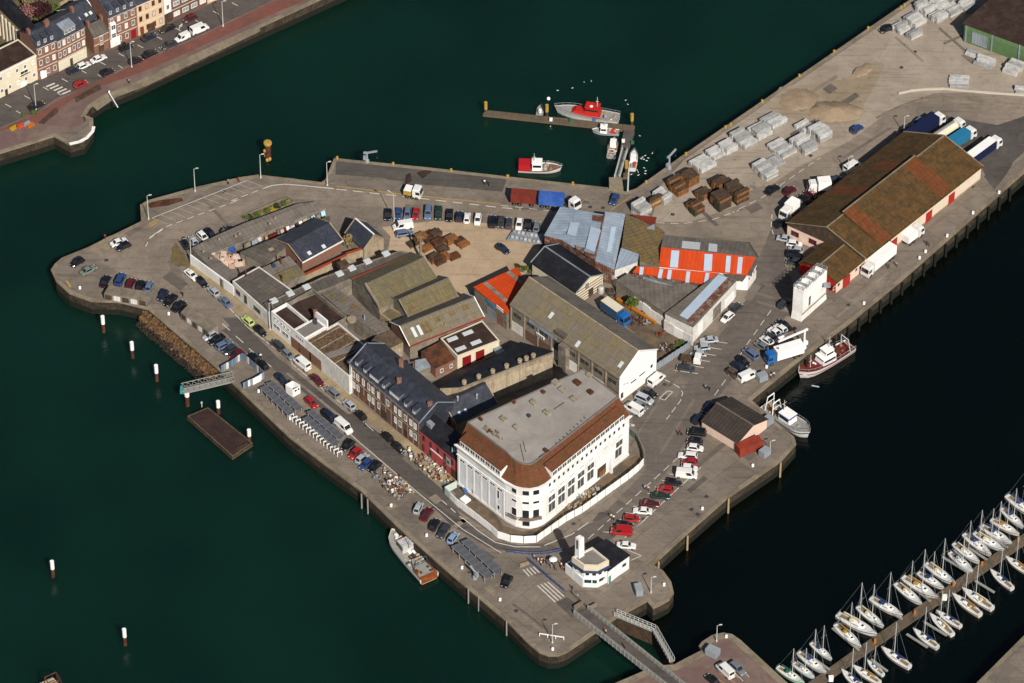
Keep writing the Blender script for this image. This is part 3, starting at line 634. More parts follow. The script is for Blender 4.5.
def flat(name, label, T, pts, h, wall='grey_wall', roof='flat_grey', par=.35, cat='building', root=None, cope=None, wname='wall', rname='roof', z0=-.05):
    g = Bld(); poly = ccw([Vector((p.x, p.y, 0)) for p in (T.pts(pts, h) if T else pts)]); g.poly = poly
    g.root = root or thing(name, label, cat, centroid(poly)); inn = inset(poly, .28); n = len(poly)
    mb = MB(); mb.prism(poly, z0, h, top=False)
    for i in range(n):
        j = (i+1) % n; mb.face(*[Vector((p.x, p.y, z)) for p, z in ((inn[j], h-par-.02), (inn[i], h-par-.02), (inn[i], h), (inn[j], h))])
        if not cope: mb.face(*[Vector((p.x, p.y, h)) for p in (poly[i], poly[j], inn[j], inn[i])])
    g.wall = mb.build(wname, wall, g.root)
    if cope:
        mb = MB(); o = inset(poly, -.05)
        for i in range(n):
            j = (i+1) % n; mb.face(*[Vector((p.x, p.y, h+.05)) for p in (o[i], o[j], inn[j], inn[i])])
            mb.face(*[Vector((p.x, p.y, z)) for p, z in ((o[i], h-.15), (o[j], h-.15), (o[j], h+.05), (o[i], h+.05))])
        mb.build('coping', cope, g.root)
    mb = MB(); mb.face(*[Vector((p.x, p.y, h-par)) for p in inn]); g.roof = mb.build(rname, roof, g.root)
    g.h = h; g.top = Plane(g.root, Vector((poly[0].x, poly[0].y, h-par)), poly[1]-poly[0], poly[2]-poly[1])
    g.fac = [Facade(g.root, poly[i], poly[(i+1) % n]) for i in range(n)]
    return g
def mono(name, label, T, pts, wall='grey_wall', roof='fibre_roof', cat='building', root=None, over=.2, t=.18, grow=True):
    g = Bld(); q = [T(*p) for p in pts]
    g.root = root or thing(name, label, cat, centroid(q)); g.q = q
    if len(q) == 4:
        pl_ = Plane(g.root, q[0], q[1]-q[0], q[2]-q[1]); q[3] = pl_.hit(T, pts[3][0], pts[3][1])
    g.wall = wallring(g.root, q, wall); c = sum(q, Vector())/len(q)
    e = [p+(p-c).normalized()*over+Vector((0, 0, .06)) for p in q] if grow else q
    mb = MB(); mb.slab(e, t); g.roof = mb.build('roof', roof, g.root)
    g.top = Plane(g.root, q[0]+Vector((0, 0, .06)), q[1]-q[0], q[2]-q[1]); n = len(q)
    g.fac = [Facade(g.root, q[i], q[(i+1) % n]) for i in range(n)]
    return g
def chimney(root, p, h, w=.7, d=.7, mat='brick', pots=1, ang=0., parent=None):
    u = Vector((math.cos(ang), math.sin(ang), 0)); v = Vector((-u.y, u.x, 0)); mb = MB()
    mb.par(Vector(p)-u*w/2-v*d/2, u*w, v*d, (0, 0, h)); mb.par(Vector(p)-u*(w/2+.08)-v*(d/2+.08)+Vector((0, 0, h)), u*(w+.16), v*(d+.16), (0, 0, .15))
    for k in range(pots): c = Vector(p)+u*((k-(pots-1)/2)*.4)+Vector((0, 0, h+.15)); mb.tube(c, c+Vector((0, 0, .4)), .13, .1, 6)
    return mb.build('chimney', mat, parent or root)

# ------------------------------------------------------------------ 1 museum-like white building with rounded corner
mk('glass_mid', '#4f5150', var=.35, scale=.5, rough=.2, spec=.5)
mk('roof_debris', '#63503f', col2='#4a3e34', scale2=.7, var=.3, scale=1.5, rough=.95)
H0, H1 = 12.6, 16.3
eav = tQ.pts([(78, 430), (300, 598), (345, 622), (375, 629), (410, 632), (445, 625), (475, 611), (495, 596), (862, 300)], H0)
top = tQ.pts([(126, 333), (298, 463), (325, 490), (345, 507), (372, 519), (400, 523), (418, 521), (440, 507), (814, 215)], H1)
bk = tQ.pts([(652, 92)], H1)
mus = thing('white_building', 'large white building with rounded corner and brown mansard roof behind white hoarding', 'building', centroid(eav))
ring = [Vector((p.x, p.y, 0)) for p in eav]+[Vector((bk[0].x, bk[0].y, 0)), Vector((top[0].x, top[0].y, 0))]
mb = MB()
for i in range(8): mb.face(ring[i]+Vector((0, 0, -.05)), ring[i+1]+Vector((0, 0, -.05)), ring[i+1]+Vector((0, 0, H0)), ring[i]+Vector((0, 0, H0)))
tw_ = [Vector((p.x, p.y, H1+.25)) for p in top]+[Vector((bk[0].x, bk[0].y, H1+.25))]
mb.face(ring[8], ring[9], tw_[9], tw_[8], ring[8]+Vector((0, 0, H0))); mb.face(ring[9], ring[10], tw_[0], tw_[9]); mb.face(ring[10], ring[0], ring[0]+Vector((0, 0, H0)), tw_[0])
mb.build('wall', 'white_wall', mus)
mb = MB()
for i in range(8): mb.face(eav[i]+Vector((0, 0, .15)), eav[i+1]+Vector((0, 0, .15)), top[i+1]+Vector((0, 0, .2)), top[i]+Vector((0, 0, .2)))
mb.build('mansard_roof', 'clay_tile', mus)
fl = [p+Vector((0, 0, .1)) for p in top]+[bk[0]+Vector((0, 0, .1))]
mb = MB(); mb.face(*fl); mroof = mb.build('roof_terrace', 'museum_flat', mus)
mb = MB()
for i in range(10):
    a, b = fl[i], fl[(i+1) % 10]; mb.bar(a+Vector((0, 0, -.05)), b+Vector((0, 0, -.05)), .3, .32)
mb.build('roof_edge', 'flat_grey', mus)
oe = inset(ccw(ring), -.55); oe2 = inset(ccw(ring), .02); mb = MB()      # cornice
def near_ring(p): return min(range(len(oe2)), key=lambda i: (oe2[i]-p).length)
cr = ccw(ring); n = len(cr)
for i in range(n):
    j = (i+1) % n
    if any((cr[k]-q).length < .01 for k in (i, j) for q in ring[9:]): continue
    for z0, z1, o_ in ((H0-.25, H0+.16, -.55), (H0-3.1, H0-2.9, -.18), (H0-.6, H0-.25, -.25), (.0, .7, -.12)):
        q = inset(cr, o_); mb.face(*[Vector((p.x, p.y, z)) for p, z in ((q[i], z0), (q[j], z0), (q[j], z1), (q[i], z1))])
        mb.face(*[Vector((p.x, p.y, z1)) for p in (q[i], q[j], oe2[j], oe2[i])]); mb.face(*[Vector((p.x, p.y, z0)) for p in (q[j], q[i], oe2[i], oe2[j])])
mb.build('cornice', 'white_wall', mus)
mt = Plane(mus, fl[0], fl[1]-fl[0], fl[9]-fl[0])
def vent(x, y, w, d, h_, mat='flat_grey', T=tQ, parent=mroof):
    mt.patch(T, x, y, w, d, mat, 'roof_vent', h_, parent)
mk('vent_cowl', '#98907f', col2='#7d725f', scale2=1, var=.15)
for x, y, w, d, m_ in [(290, 317, 1.6, 1.2, 'vent_cowl'), (350, 357, 1.6, 1.2, 'vent_cowl'), (427, 243, 1.6, 1.2, 'vent_cowl'), (488, 290, 1.7, 1.2, 'vent_cowl'), (610, 227, 1.7, 1.2, 'vent_cowl'), (557, 185, 1.7, 1.3, 'vent_cowl'), (405, 303, .7, .7, 'steel_dark'),
                     (680, 118, 1.3, 1.1, 'vent_cowl'), (685, 195, 1.3, 1.1, 'rust_brown'), (625, 152, 1.7, 1.3, 'rust_brown'), (527, 152, 1.8, 1.4, 'vent_cowl'), (470, 195, .8, .8, 'rust_brown'), (335, 240, .9, .7, 'rust_brown'), (185, 318, 1, .6, 'rust_brown'), (483, 462, 1.2, .8, 'rust_brown')]:
    vent(x, y, w, d, .55, m_)
for p_ in [[(180, 345), (240, 350), (280, 390), (275, 410), (240, 405), (185, 372)]]:
    for k in range(16):
        random.seed(k); a, b = random.random(), random.random(); vent(190+a*75+b*12, 350+a*45+(b-.5)*30, random.uniform(.3, 1), random.uniform(.3, .8), random.uniform(.2, .7), random.choice(['grey_wall', 'rust_brown', 'tan_wall', 'flat_grey']))
for a, b in [((365, 430), (382, 505)), ((378, 415), (390, 465)), ((450, 488), (490, 462)), ((520, 270), (565, 240)), ((250, 385), (285, 408))]: mt.strip(tQ, a, b, .12, 'steel_dark', 'pipe', .12, mroof)
for k in range(9): mt.patch(tQ, 530+k*16, 425-k*14.5, .5, .25, 'steel_dark', 'drain_cover', .06, mroof)
fl_ = Facade(mus, eav[0], eav[1]); fr_ = Facade(mus, eav[7], eav[8])
def strip_dormer(f, u0, u1, n, w, h_, side, T=None):          # long band of dormer windows in the mansard
    z0, z1, ins = H0+.2, H0+2.4, -.2; mb = MB(); inn = -f.n
    p0, p1 = f.pos(u0, z0, -ins), f.pos(u1, z0, -ins)
    mb.par(p0, p1-p0, inn*2.2, Vector((0, 0, z1-z0))); d = mb.build('dormer', 'white_wall', mus)
    mb = MB(); a, b = f.pos(u0-.2, z1+.02, -ins+.1), f.pos(u1+.2, z1+.02, -ins+.1); mb.slab([a, b, b+inn*2.4+Vector((0, 0, .9)), a+inn*2.4+Vector((0, 0, .9))], .14); mb.build('dormer_roof', 'clay_tile', d)
    for k in range(n):
        u = u0+(u1-u0)*(k+.5)/n; wm, pm = win_mesh(w, h_, 'white_paint', 1)
        o = put('window', wm, d, f.pos(u, z0+1.2, -ins+.005)-mus.location, (0, 0, f.rz), ['white_paint']); 
        o2 = put('pane', pm, o, mats=['glass_mid'])
u0, _ = fl_.uv(tQ, 100, 440); u1, _ = fl_.uv(tQ, 290, 580)
strip_dormer(fl_, 1.2, fl_.L-1.6, 8, 1.6, 1.35, 1)
strip_dormer(fr_, 1.0, fr_.L-2.2, 15, 1.6, 1.35, 1)
# left facade: giant pilasters and tall infilled bays
nb = 6; mk('infill', '#d9dad9', col2='#cdcfd0', var=.05)
for k in range(nb+1): fl_.panel(.5+(fl_.L-1.2)*k/nb, .7, .55, H0-3.8, 'white_wall', 'pilaster', .1)
for k in range(nb):
    u = .5+(fl_.L-1.2)*(k+.5)/nb; wd_ = (fl_.L-1.2)/nb-.85
    fl_.panel(u, 1.6, wd_, H0-6.2, 'infill', 'infill_panel', .03); fl_.win(u, H0-4.0, wd_, .9, bar=1)
fl_.tw(m1, 302, 480, .9, 1.6); fl_.tw(m1, 300, 400, .8, 2.6)
fl_.tp(m1, 145, 395, .9, 2.2, 'brick_dark', name='door'); fl_.tp(m1, 75, 385, 1.2, 2.2, 'brick_dark', name='door')
# rounded corner
for i in range(1, 7):
    f = Facade(mus, eav[i], eav[i+1])
    if i in (2, 3, 5): pass
cfac = Facade(mus, eav[2]+(eav[3]-eav[2])*.1, eav[6])
segs = [Facade(mus, eav[i], eav[i+1]) for i in range(1, 7)]
for sg, w, ul in ((segs[0], 1.5, .84), (segs[2], 1.7, .45), (segs[3], 1.6, .8)):
    for v, h_ in ((H0-1.5, 1.6), (H0-4.6, .9), (H0-8.1, 2.5)): sg.win(sg.L*ul, v, w, h_)
    bal = MB(); c = sg.pos(sg.L*ul, H0-9.6, 0)
    bal.par(c-sg.d*1.2, sg.d*2.4, sg.n*.9, (0, 0, .15)); o = bal.build('balcony', 'tan_wall', mus)
    rl = MB()
    for k in range(9): q = c-sg.d*1.15+sg.d*2.3*k/8+sg.n*.85; rl.box(q.x-.03, q.x+.03, q.y-.03, q.y+.03, q.z+.1, q.z+1.05)
    rl.bar(c-sg.d*1.2+sg.n*.85+Vector((0, 0, 1.0)), c+sg.d*1.2+sg.n*.85+Vector((0, 0, 1.0)), .08, .08); rl.build('railing', 'steel_dark', o)
segs[2].win(segs[2].L*.5, 1.2, 1.6, 2.0, fr='steel_dark', name='door')
# right facade
g = fr_
for k in range(17): u, v = g.uv(m2, 112+k*26.2, 478-k*20.6); g.win(u, H0-1.45, .9, 1.2)
for (x, y) in [(125, 520), (180, 475), (237, 432), (295, 388), (347, 345), (430, 278), (512, 212)]: u, v = g.uv(m2, x, y); g.win(u, H0-4.0, 1.8, .55, gl='glass_pale')
for (x, y) in [(123, 575), (178, 530), (235, 485), (290, 440), (345, 398), (507, 262)]:
    u, v = g.uv(m2, x, y); g.win(u, H0-6.2, 2.5, 1.9, bar=1, gl='glass_mid')
for (x, y) in [(123, 622), (178, 580), (233, 533), (287, 487), (342, 447), (502, 320)]:
    u, v = g.uv(m2, x, y); g.win(u, H0-8.9, 2.5, 2.9, bar=1, gl='glass_mid')
for (x, y) in [(97, 560), (150, 552), (206, 508), (262, 462), (317, 420), (372, 375), (465, 300), (545, 230)]:
    u, v = g.uv(m2, x, y); g.panel(u, .7, .5, H0-4.6, 'white_wall', 'pilaster', .3)
u, v = g.uv(m2, 408, 380); g.panel(u, .0, 3.0, 3.6, 'timber_dark', 'doorway', .04); g.panel(u+.2, .1, 2.0, 2.0, 'timber', 'boarding', .12)
u, v = g.uv(m2, 440, 350); g.panel(u+.6, 0, .5, 5.0, 'white_wall', 'pilaster', 1.0)
u, v = g.uv(m2, 568, 140); mb = MB(); mb.tube(g.pos(g.L-.3, H0-2, 0), g.pos(g.L-.3, H0-1.8, 1.2), .07); q = g.pos(g.L-.3, H0-1.85, 1.4); mb.box(q.x-.35, q.x+.35, q.y-.2, q.y+.2, q.z-.1, q.z+.1); mb.build('wall_lamp', 'pole_white', mus)
# ------------------------------------------------------------------ 2 long brick house with slate roof
g = gable('brick_house', 'long brick quayside house with dark slate roof and row of dormers', tO, (150, 160), (488, 445), (230, 68), 9.3, wall='brick_dark', roof='slate', verge='tin_grey', ridge='slate', over=.35)
f = g.front
for k in range(13): f.panel(.6+(f.L-1.2)*k/12, .2, .3, 8.4, 'tan_wall', 'quoin', .05)
for r, v in ((0, 6.3), (1, 3.1)):
    for k, u in enumerate([1.0, 2.5, 4.6, 6.6, 8.1, 10.2, 13.6, 16.4, 18.0, 20.0, 22.0, 23.6]):
        if u > f.L-.5: continue
        if r == 1 and k in (2, 6, 9): continue
        f.win(u, v+(.1 if r == 0 else -.1), .95, 1.85, gl='shutter' if (k+r) % 3 else 'glass_dark', bar=1)
f.panel(4.6, .1, 1.0, 2.3, 'timber', 'door'); f.panel(11.9, .1, 2.3, 2.8, 'timber_dark', 'gateway'); f.panel(20.2, .1, 1.1, 2.4, 'timber_dark', 'door')
f.panel(f.L/2, 4.55, f.L, .18, 'tan_wall', 'string_course', .1); f.panel(f.L/2, 8.7, f.L, .5, 'white_wall', 'cornice', .28); f.panel(.15, 0, .3, 9.2, 'white_wall', 'downpipe', .15)
mk('dormer_cheek', '#5d6068', var=.1)
def dormer(g, T, x, w, h_, d, mat='dormer_cheek', roof='slate', n=1, up=.25, name='dormer', fac=None):
    f = fac or g.front; mb = MB(); base = f.pos(x, g.h+up, -.35)
    mb.par(base-f.d*w/2, f.d*w, -f.n*d, (0, 0, h_)); dm = mb.build(name, mat, g.root)
    mb = MB(); a = base-f.d*(w/2+.15)+f.n*.15+Vector((0, 0, h_)); b = base+f.d*(w/2+.15)+f.n*.15+Vector((0, 0, h_)); mb.slab([a, b, b-f.n*(d+.6)+Vector((0, 0, .5)), a-f.n*(d+.6)+Vector((0, 0, .5))], .1); mb.build('dormer_roof', roof, dm)
    for k in range(n):
        ww = w/n; fm, pm = win_mesh(ww*.78, h_*.8, 'white_paint', 1); o = put('window', fm, dm, base+f.d*(-w/2+ww*(k+.5))+Vector((0, 0, h_*.5))+f.n*.005-g.root.location, (0, 0, f.rz), ['white_paint']); put('pane', pm, o, mats=['glass_dark'])
for x, w, n_ in [(1.4, 1.1, 1), (3.9, 1.1, 1), (6.6, 3.2, 5), (9.4, 1.1, 1), (12.6, 3.4, 5), (15.9, 1.1, 1), (18.4, 1.1, 1)]:
    if x < f.L: dormer(g, tO, f.L*x/20.5, w, 1.35, 1.6, n=n_)
for x, y, ht in [(387, 255, 1.6), (397, 180, 2.6), (537, 365, 1.2)]: q = (g.near if x != 397 else g.farp).hit(tO, x, y); chimney(g.root, q-Vector((0, 0, .5)), ht, 1.0, .7, 'brick', 2)
mb = MB(); o_ = g.endB.n*.05; mb.face(g.b-Vector((0, 0, 5))+o_, g.d-Vector((0, 0, 5))+o_, g.d+o_, g.rb+o_-Vector((0, 0, .1)), g.b+o_); mb.build('gable_dark_panel', 'slate', g.root)  # slate-coloured panel added to darken the brick gable that faces the sun
# ------------------------------------------------------------------ 3 red rendered house
g = mono('red_house', 'red rendered two storey cafe house with dark roof beside the white building', tO, [(487, 487, 6.4), (672, 642, 6.4), (692, 518, 9.4), (535, 395, 9.4)], 'red_render', 'slate_black', over=.25)
f = Facade(g.root, g.q[0], g.q[1])
for k in range(5): u, v = f.uv(tR, 312+k*34, 10+k*27); f.win(1.4+k*2.55, 4.7, .8, 1.6, fr='timber_dark')
for k in (0, 1, 3): f.win(1.2+k*2.6, 1.7, .85, 1.9, fr='timber_dark')
f.panel(f.L-1.4, 0, 2.0, 2.7, 'timber_dark', 'entrance', .05); f.panel(6.0, 3.15, 4.2, .32, 'white_paint', 'sign_band', .1)
f.panel(f.L-3.3, 2.7, 1.5, 2.2, 'glass_pale', 'sign_board', .14); f.panel(f.L-3.3, 3.4, .7, .8, 'steel_dark', 'sign_emblem', .17)
mb = MB(); a = g.top.hit(tO, 530, 475); mb.par(a-f.d*.9, f.d*1.8, -f.n*1.2, (0, 0, 1.1)); dm = mb.build('dormer', 'tin_grey', g.root)
mb = MB(); a = g.top.hit(tO, 660, 590)
for k in range(4): mb.box(a.x-.8+k*.45, a.x-.5+k*.45, a.y-.4, a.y+.4, a.z, a.z+.9)
mb.build('ventilator', 'steel', g.root)
# ------------------------------------------------------------------ 4 white gabled shed
g = gable('gabled_shed', 'big long shed with grey fibre roof and white painted gable end', tAA, (52, 216), (582, 576), None, 7.9, hr=12.0, C=(235, 81), wall='grey_wall', roof='fibre_roof', roof2='fibre_grey', ridge='tan_wall', verge=None, over=.25)
ef = g.endB; a, b = g.b, g.d
mb = MB(); o_ = ef.n*.05; mb.face(a-Vector((0, 0, g.h))+o_, b-Vector((0, 0, g.h))+o_, b+o_, g.rb+o_+Vector((0, 0, -.05)), a+o_); gw = mb.build('gable_wall', 'white_paint', g.root)
for (x, y, w, h_) in [(650, 590, 2.2, .7), (692, 555, 2.2, .7), (738, 517, 1.0, 1.3), (605, 605, .9, .5), (620, 600, .9, .5), (648, 617, 1.6, .25), (690, 582, 1.4, .25)]: ef.tw(tAA, x, y, w, h_, out=.05)
ef.tp(tAA, 594, 660, .8, 1.6, 'steel_dark', name='door', t=.12)
mb = MB(); mb.bar(g.b+ef.n*.25+Vector((0, 0, .1)), g.rb+ef.n*.25+Vector((0, 0, .1)), .3, .2); mb.bar(g.d+ef.n*.25+Vector((0, 0, .1)), g.rb+ef.n*.25+Vector((0, 0, .1)), .3, .2); mb.build('verge', 'white_paint', g.root)
f = g.front
for k in range(8):
    u = f.L*(k+.5)/8; f.panel(u, .1, f.L/8-.6, 3.0, 'white_wall' if k in (3, 4) else 'brick_dark' if k % 3 else 'dirty_white', 'infill_panel', .05); f.win(u, 5.5, f.L/8-1.6, 1.4, bar=2, gl='glass_dark', fr='grey_wall')
    f.panel(f.L*k/8+.2, 0, .4, 7.7, 'tan_wall', 'pilaster', .16)
f.panel(f.L*.3, 6.4, 9, 1.3, 'tin_blue', 'cladding_band', .2)
f.panel(f.L*.28, 4.0, 2.6, .8, 'white_paint', 'sign_board', .25)
for k in range(4): f.panel(f.L*.28-.9+k*.6, 4.15, .35, .5, 'steel_dark', 'sign_letter', .3)
hh = MB(); c = g.near.hit(tAA, 300, 360); hh.par(c-g.u*1.6+Vector((0, 0, -.6))+f.n*.8, g.u*3.2, -f.n*2.4, (0, 0, 1.0)); hh.build('hoist_cabin', 'fibre_dark', g.root)
hh = MB(); c2 = f.pos(f.L*.515, 0, 1.4); hh.par(c2-f.d*1.2, f.d*2.4, -f.n*1.4, (0, 0, 7.2)); hh.build('hoist_tower', 'grey_wall', g.root)
for x, y in [(250, 270), (380, 410), (590, 510)]: g.near.patch(tAA, x, y, .9, 1.6, 'skylight')
# ------------------------------------------------------------------ 5 small slate roofed building, 6 tall tan wall
g = gable('slate_annex', 'small slate roofed annex squeezed between red house and long tan wall', tO, (665, 455), (860, 355), (610, 360), 5.2, wall='tan_wall', roof='slate', over=.2, ridge='slate', verge='tan_wall')
for x, y in [(672, 345), (765, 335)]: q = g.near.hit(tO, x, y); mb = MB(); mb.tube(q, q+Vector((0, 0, 1.3)), .22, .22, 8); mb.tube(q+Vector((0, 0, 1.3)), q+Vector((0, 0, 1.6)), .34, .1, 8); mb.build('roof_vent', 'steel', g.root)
for x, y in [(680, 405), (710, 392)]: g.near.patch(tO, x, y, .6, .8, 'skylight_blue')
for k in range(5): g.endA.panel(g.endA.L*.5, .6+k*.95, g.endA.L*.92, .16, 'timber', 'timber_rail', .06)
mk('plaster', '#b5a58d', col2='#94836c', mix=(.45, .65), scale2=.5, var=.15, scale=1, streak=.5)
g = mono('tan_store', 'long store with tall weathered tan wall and scalloped ventilators along its black roof', tQ, [(92, 168, 8.2), (514, 6, 8.2), (365, -36, 6.0), (0, 172, 6.0)], 'tan_wall', 'slate_black', over=.1)
f = Facade(g.root, g.q[0], g.q[1])
for (x, y) in [(115, 155), (181, 128), (245, 102), (308, 75), (368, 48), (398, 30), (430, 18)]:
    q = f.pos(f.uv(tQ, x, y)[0], 8.25, -.5); mb = MB(); mb.tube(q, q+Vector((0, 0, .8)), .55, .5, 10); mb.tube(q+Vector((0, 0, .8)), q+Vector((0, 0, 1.0)), .62, .45, 10); mb.build('ventilator', 'tan_wall', g.root)
for k in range(7): f.panel(f.L*(k+.5)/7, 0, .3, 7.6, 'tan_wall', 'buttress', .06)
f.panel(f.L*.55, .5, f.L*.75, 5.8, 'plaster', 'bare_plaster', .03); f.panel(f.L/2, 7.6, f.L, .5, 'grey_wall', 'coping', .15)
# ------------------------------------------------------------------ 7 cream garage with red doors and its brick annex
g = flat('cream_garage', 'cream garage with two dark red doors and four roof lights', tN, [(540, 480), (742, 393), (826, 490), (622, 568)], 4.3, 'cream', 'flat_brown', par=.12, cope='cream')
for x, y in [(597, 485), (672, 455), (712, 502), (637, 532)]: g.top.patch(tN, x, y, 2.6, 1.1, 'skylight', t=.25)
f = Facade(g.root, tN(622, 568, 4.3), tN(826, 490, 4.3))
for x, y in [(667, 590), (732, 562)]: f.tp(tN, x, y, 2.3, 3.0, '#7a1418', name='garage_door')
f2 = Facade(g.root, tN(540, 480, 4.3), tN(622, 568, 4.3))
mb = MB(); q = tN(800, 530, 2.6); mb.slab(tN.pts([(795, 530), (830, 515), (855, 540), (815, 560)], 2.6), .12); mb.build('canopy', 'tin_grey', g.root)
g = mono('brick_annex', 'small brick outhouse with rusty brown roof beside the cream garage', tN, [(515, 625, 3.1), (610, 580, 3.1), (545, 492, 3.9), (445, 545, 3.9)], 'brick', 'rust_brown', over=.1)
f = Facade(g.root, g.q[0], g.q[1]); f.tw(tN, 545, 637, .9, 1.1, bar=1); f.tw(tN, 591, 615, .9, 1.1, bar=1)
mono('tin_lean_to', 'grey tin lean to roof behind the brick outhouse', tN, [(415, 650, 2.6), (490, 617, 2.4), (465, 578, 3.0), (415, 588, 3.0)], 'grey_wall', 'tin_grey', over=.05)
g = flat('brick_outbuilding', 'small dark roofed brick outbuilding behind the slate house', tN, [(362, 605), (410, 590), (412, 640), (375, 655)], 4.5, 'brick', 'slate_black', par=.1)
# ------------------------------------------------------------------ 8, 9 parallel sheds
g = gable('red_trimmed_shed', 'brown roofed shed with red gutter and two white roof lights', tN, (390, 512), (746, 372), (343, 420), 4.6, wall='grey_wall', roof='fibre_roof', verge='white_wall', trim='#8a2a22', roof2='fibre_dark')
for x, y in [(410, 450), (438, 440)]: g.near.patch(tN, x, y, .8, 2.6, 'skylight', t=.12)
for x, y, w, l in [(470, 427, 2.2, 3.0), (528, 388, 1.4, 1.3), (595, 357, 1.4, 1.3), (660, 328, 1.4, 1.3)]: g.near.patch(tN, x, y, w, l, 'roof_ochre', 'roof_sheet', .05)
q = g.near.hit(tN, 562, 418); mb = MB(); mb.tube(q, q+Vector((0, 0, .9)), .12, .12, 6); mb.build('flue', 'steel', g.root)
mb = MB(); o_ = g.endA.n*.04; mb.face(g.a-Vector((0, 0, 2))+o_, g.c-Vector((0, 0, 2))+o_, g.c+o_, g.ra+o_-Vector((0, 0, .1)), g.a+o_); mb.build('brick_gable', 'brick', g.root)
g = gable('stepped_shed', 'grey mossy roofed shed with tall concrete gable, the farther of two', tN, (240, 325), (522, 197), (173, 215), 5.2, wall='grey_wall', roof='fibre_moss', verge='grey_wall')
mb = MB(); mb.bar(g.a+Vector((0, 0, .2))+g.endA.n*.1, g.ra+Vector((0, 0, .3))+g.endA.n*.1, .35, .35); mb.build('parapet', 'grey_wall', g.root)
g = gable('stepped_shed', 'grey mossy roofed shed with concrete gable, set in front of its taller twin', tN, (388, 380), (622, 277), (340, 290), 5.0, wall='grey_wall', roof='fibre_moss', verge='grey_wall')
for x, y in [(385, 340), (405, 330), (425, 322)]: g.near.patch(tN, x, y, .9, 1.6, 'roof_ochre', 'roof_sheet', .05)
flat('walled_yard_store', 'narrow mossy flat roof wedged between the twin grey sheds', tN, [(240, 355), (290, 320), (388, 380), (310, 405)], 3.4, 'tan_wall', 'fibre_moss', par=.5)
# ------------------------------------------------------------------ 10 long flat roof with lanterns, 11 white street building
g = flat('long_flat_store', 'long dark flat roofed store with a row of white roof lights', tPX, [(270, 301), (322, 277), (400, 250.5), (413, 254), (351, 279), (321, 291), (273, 310)], 5.0, 'grey_wall', 'fibre_dark', par=.2)
for T, x, y in [(tL, 750, 250), (tL, 830, 215), (tL, 910, 183), (tD, 95, 655), (tD, 155, 628), (tD, 232, 595), (tD, 322, 558)]: g.top.patch(T, x, y, 1.7, 1.6, 'skylight', t=.35)
g.top.patch(tD, 112, 620, 2.4, 2.0, 'timber_dark', 'tank', 1.3)
mb = MB(); a, b = P(351, 279.5, 5.2), P(413, 254.3, 5.2); mb.bar(a, b, .4, .3); mb.build('coping', '#8a3a2c', g.root)
fb0, fb1 = tM(205, 145), tM(583, 462)
dd = (fb1-fb0).normalized(); nn = Vector((-dd.y, dd.x, 0)); nn = nn if nn.y > 0 else -nn
f0, f1 = tL(552, 218), tL(727, 375)
w1 = flat('white_workshop', 'low white workshop front with flat roof beside the stone yard', None, [f0, f1, f1+nn*9.5, f0+nn*8], 4.4, 'dirty_white', 'fibre_dark', par=.15)
f = Facade(w1.root, f0, f1)
for x, w, h_ in [(2.2, 1.8, 1.4), (5.2, 1.2, 2.6), (9.8, 2.6, 1.3)]: f.win(x, 2.2, w, h_, fr='grey_wall')
w2 = thing('white_warehouse', 'long white walled street building with dark sunken flat roofs', 'building', centroid([fb0, fb1]))
HW = 6.0; Lw = (fb1-fb0).length
def W2(u, d): return fb0+dd*u+nn*d
f = Facade(w2, fb0, fb1)
def bay(pts, h, wall, roof, par): return flat(None, None, None, [W2(*p) for p in pts], h, wall, roof, par=par, root=w2)
bay([(0, 0), (8.6, 0), (8.6, 4.6), (0, 4.6)], HW, 'white_wall', 'flat_brown', 1.0)
bay([(0, 4.62), (8.6, 4.62), (8.6, 6.4), (13, 6.4), (13, 12.5), (0, 12.5)], HW-.2, 'grey_wall', 'flat_brown', 1.2)
bay([(8.62, 0), (12.6, 0), (12.6, 6.38), (8.62, 6.38)], HW+.1, 'white_wall', 'flat_grey', .25)
bay([(12.62, 0), (Lw, 0), (Lw, 3.2), (25, 3.2), (25, 9.6), (13.02, 9.6), (13.02, 6.4), (12.62, 6.4)], HW-.1, 'dirty_white', 'roof_debris', .5)
rp = Plane(w2, W2(14, 4)+Vector((0, 0, HW-.6)), dd, nn)
for k in range(4): a = W2(14.2+k*3, .6); b = W2(14.2+k*3, 9.2); mb = MB(); mb.bar(a+Vector((0, 0, HW-.58)), b+Vector((0, 0, HW-.58)), .2, .12); mb.build('roof_joist', 'tan_wall', w2)
mb = MB(); a, b = W2(20.2, .8), W2(23, 9.3); mb.slab([Vector((p.x, p.y, HW-.35)) for p in (W2(19.3, .6), W2(21, .6), W2(23.6, 9.3), W2(21.6, 9.3))], .2); mb.build('roof_strip', 'flat_grey', w2)
random.seed(11); mb = MB()
for k in range(150): rock(mb, W2(random.uniform(13.3, 24.5), random.uniform(.7, 9))+Vector((0, 0, HW-.55)), random.uniform(.12, .4), .5)
mb.build('roof_rubble', 'rock', w2, kind='stuff')
q = rp.hit(rf, 620, 230); mb = MB(); mb.tube(q, q+Vector((0, 0, .5)), 1.1, 1.1, 16); mb.build('water_tank', 'tan_wall', w2)
mb = MB(); q = W2(8.6, 6.4); mb.par(q+Vector((0, 0, HW-.2)), dd*4.4, nn*.4, (0, 0, 2.3)); mb.build('parapet_wall', 'white_wall', w2)
chimney(w2, W2(8.4, 6.6)+Vector((0, 0, HW-1)), 3.0, .7, .7, 'brick', 1)
mb = MB(); q = rf(345, 250, HW); mb.box(q.x-.4, q.x+.4, q.y-.4, q.y+.4, HW-.2, HW+1.2); mb.build('roof_vent', 'steel_dark', w2)
for x, y in [(38, 205), (62, 222), (88, 240), (112, 260), (140, 285)]: u, v = f.uv(rf, x, y); f.win(u, 4.6, .6, .9)
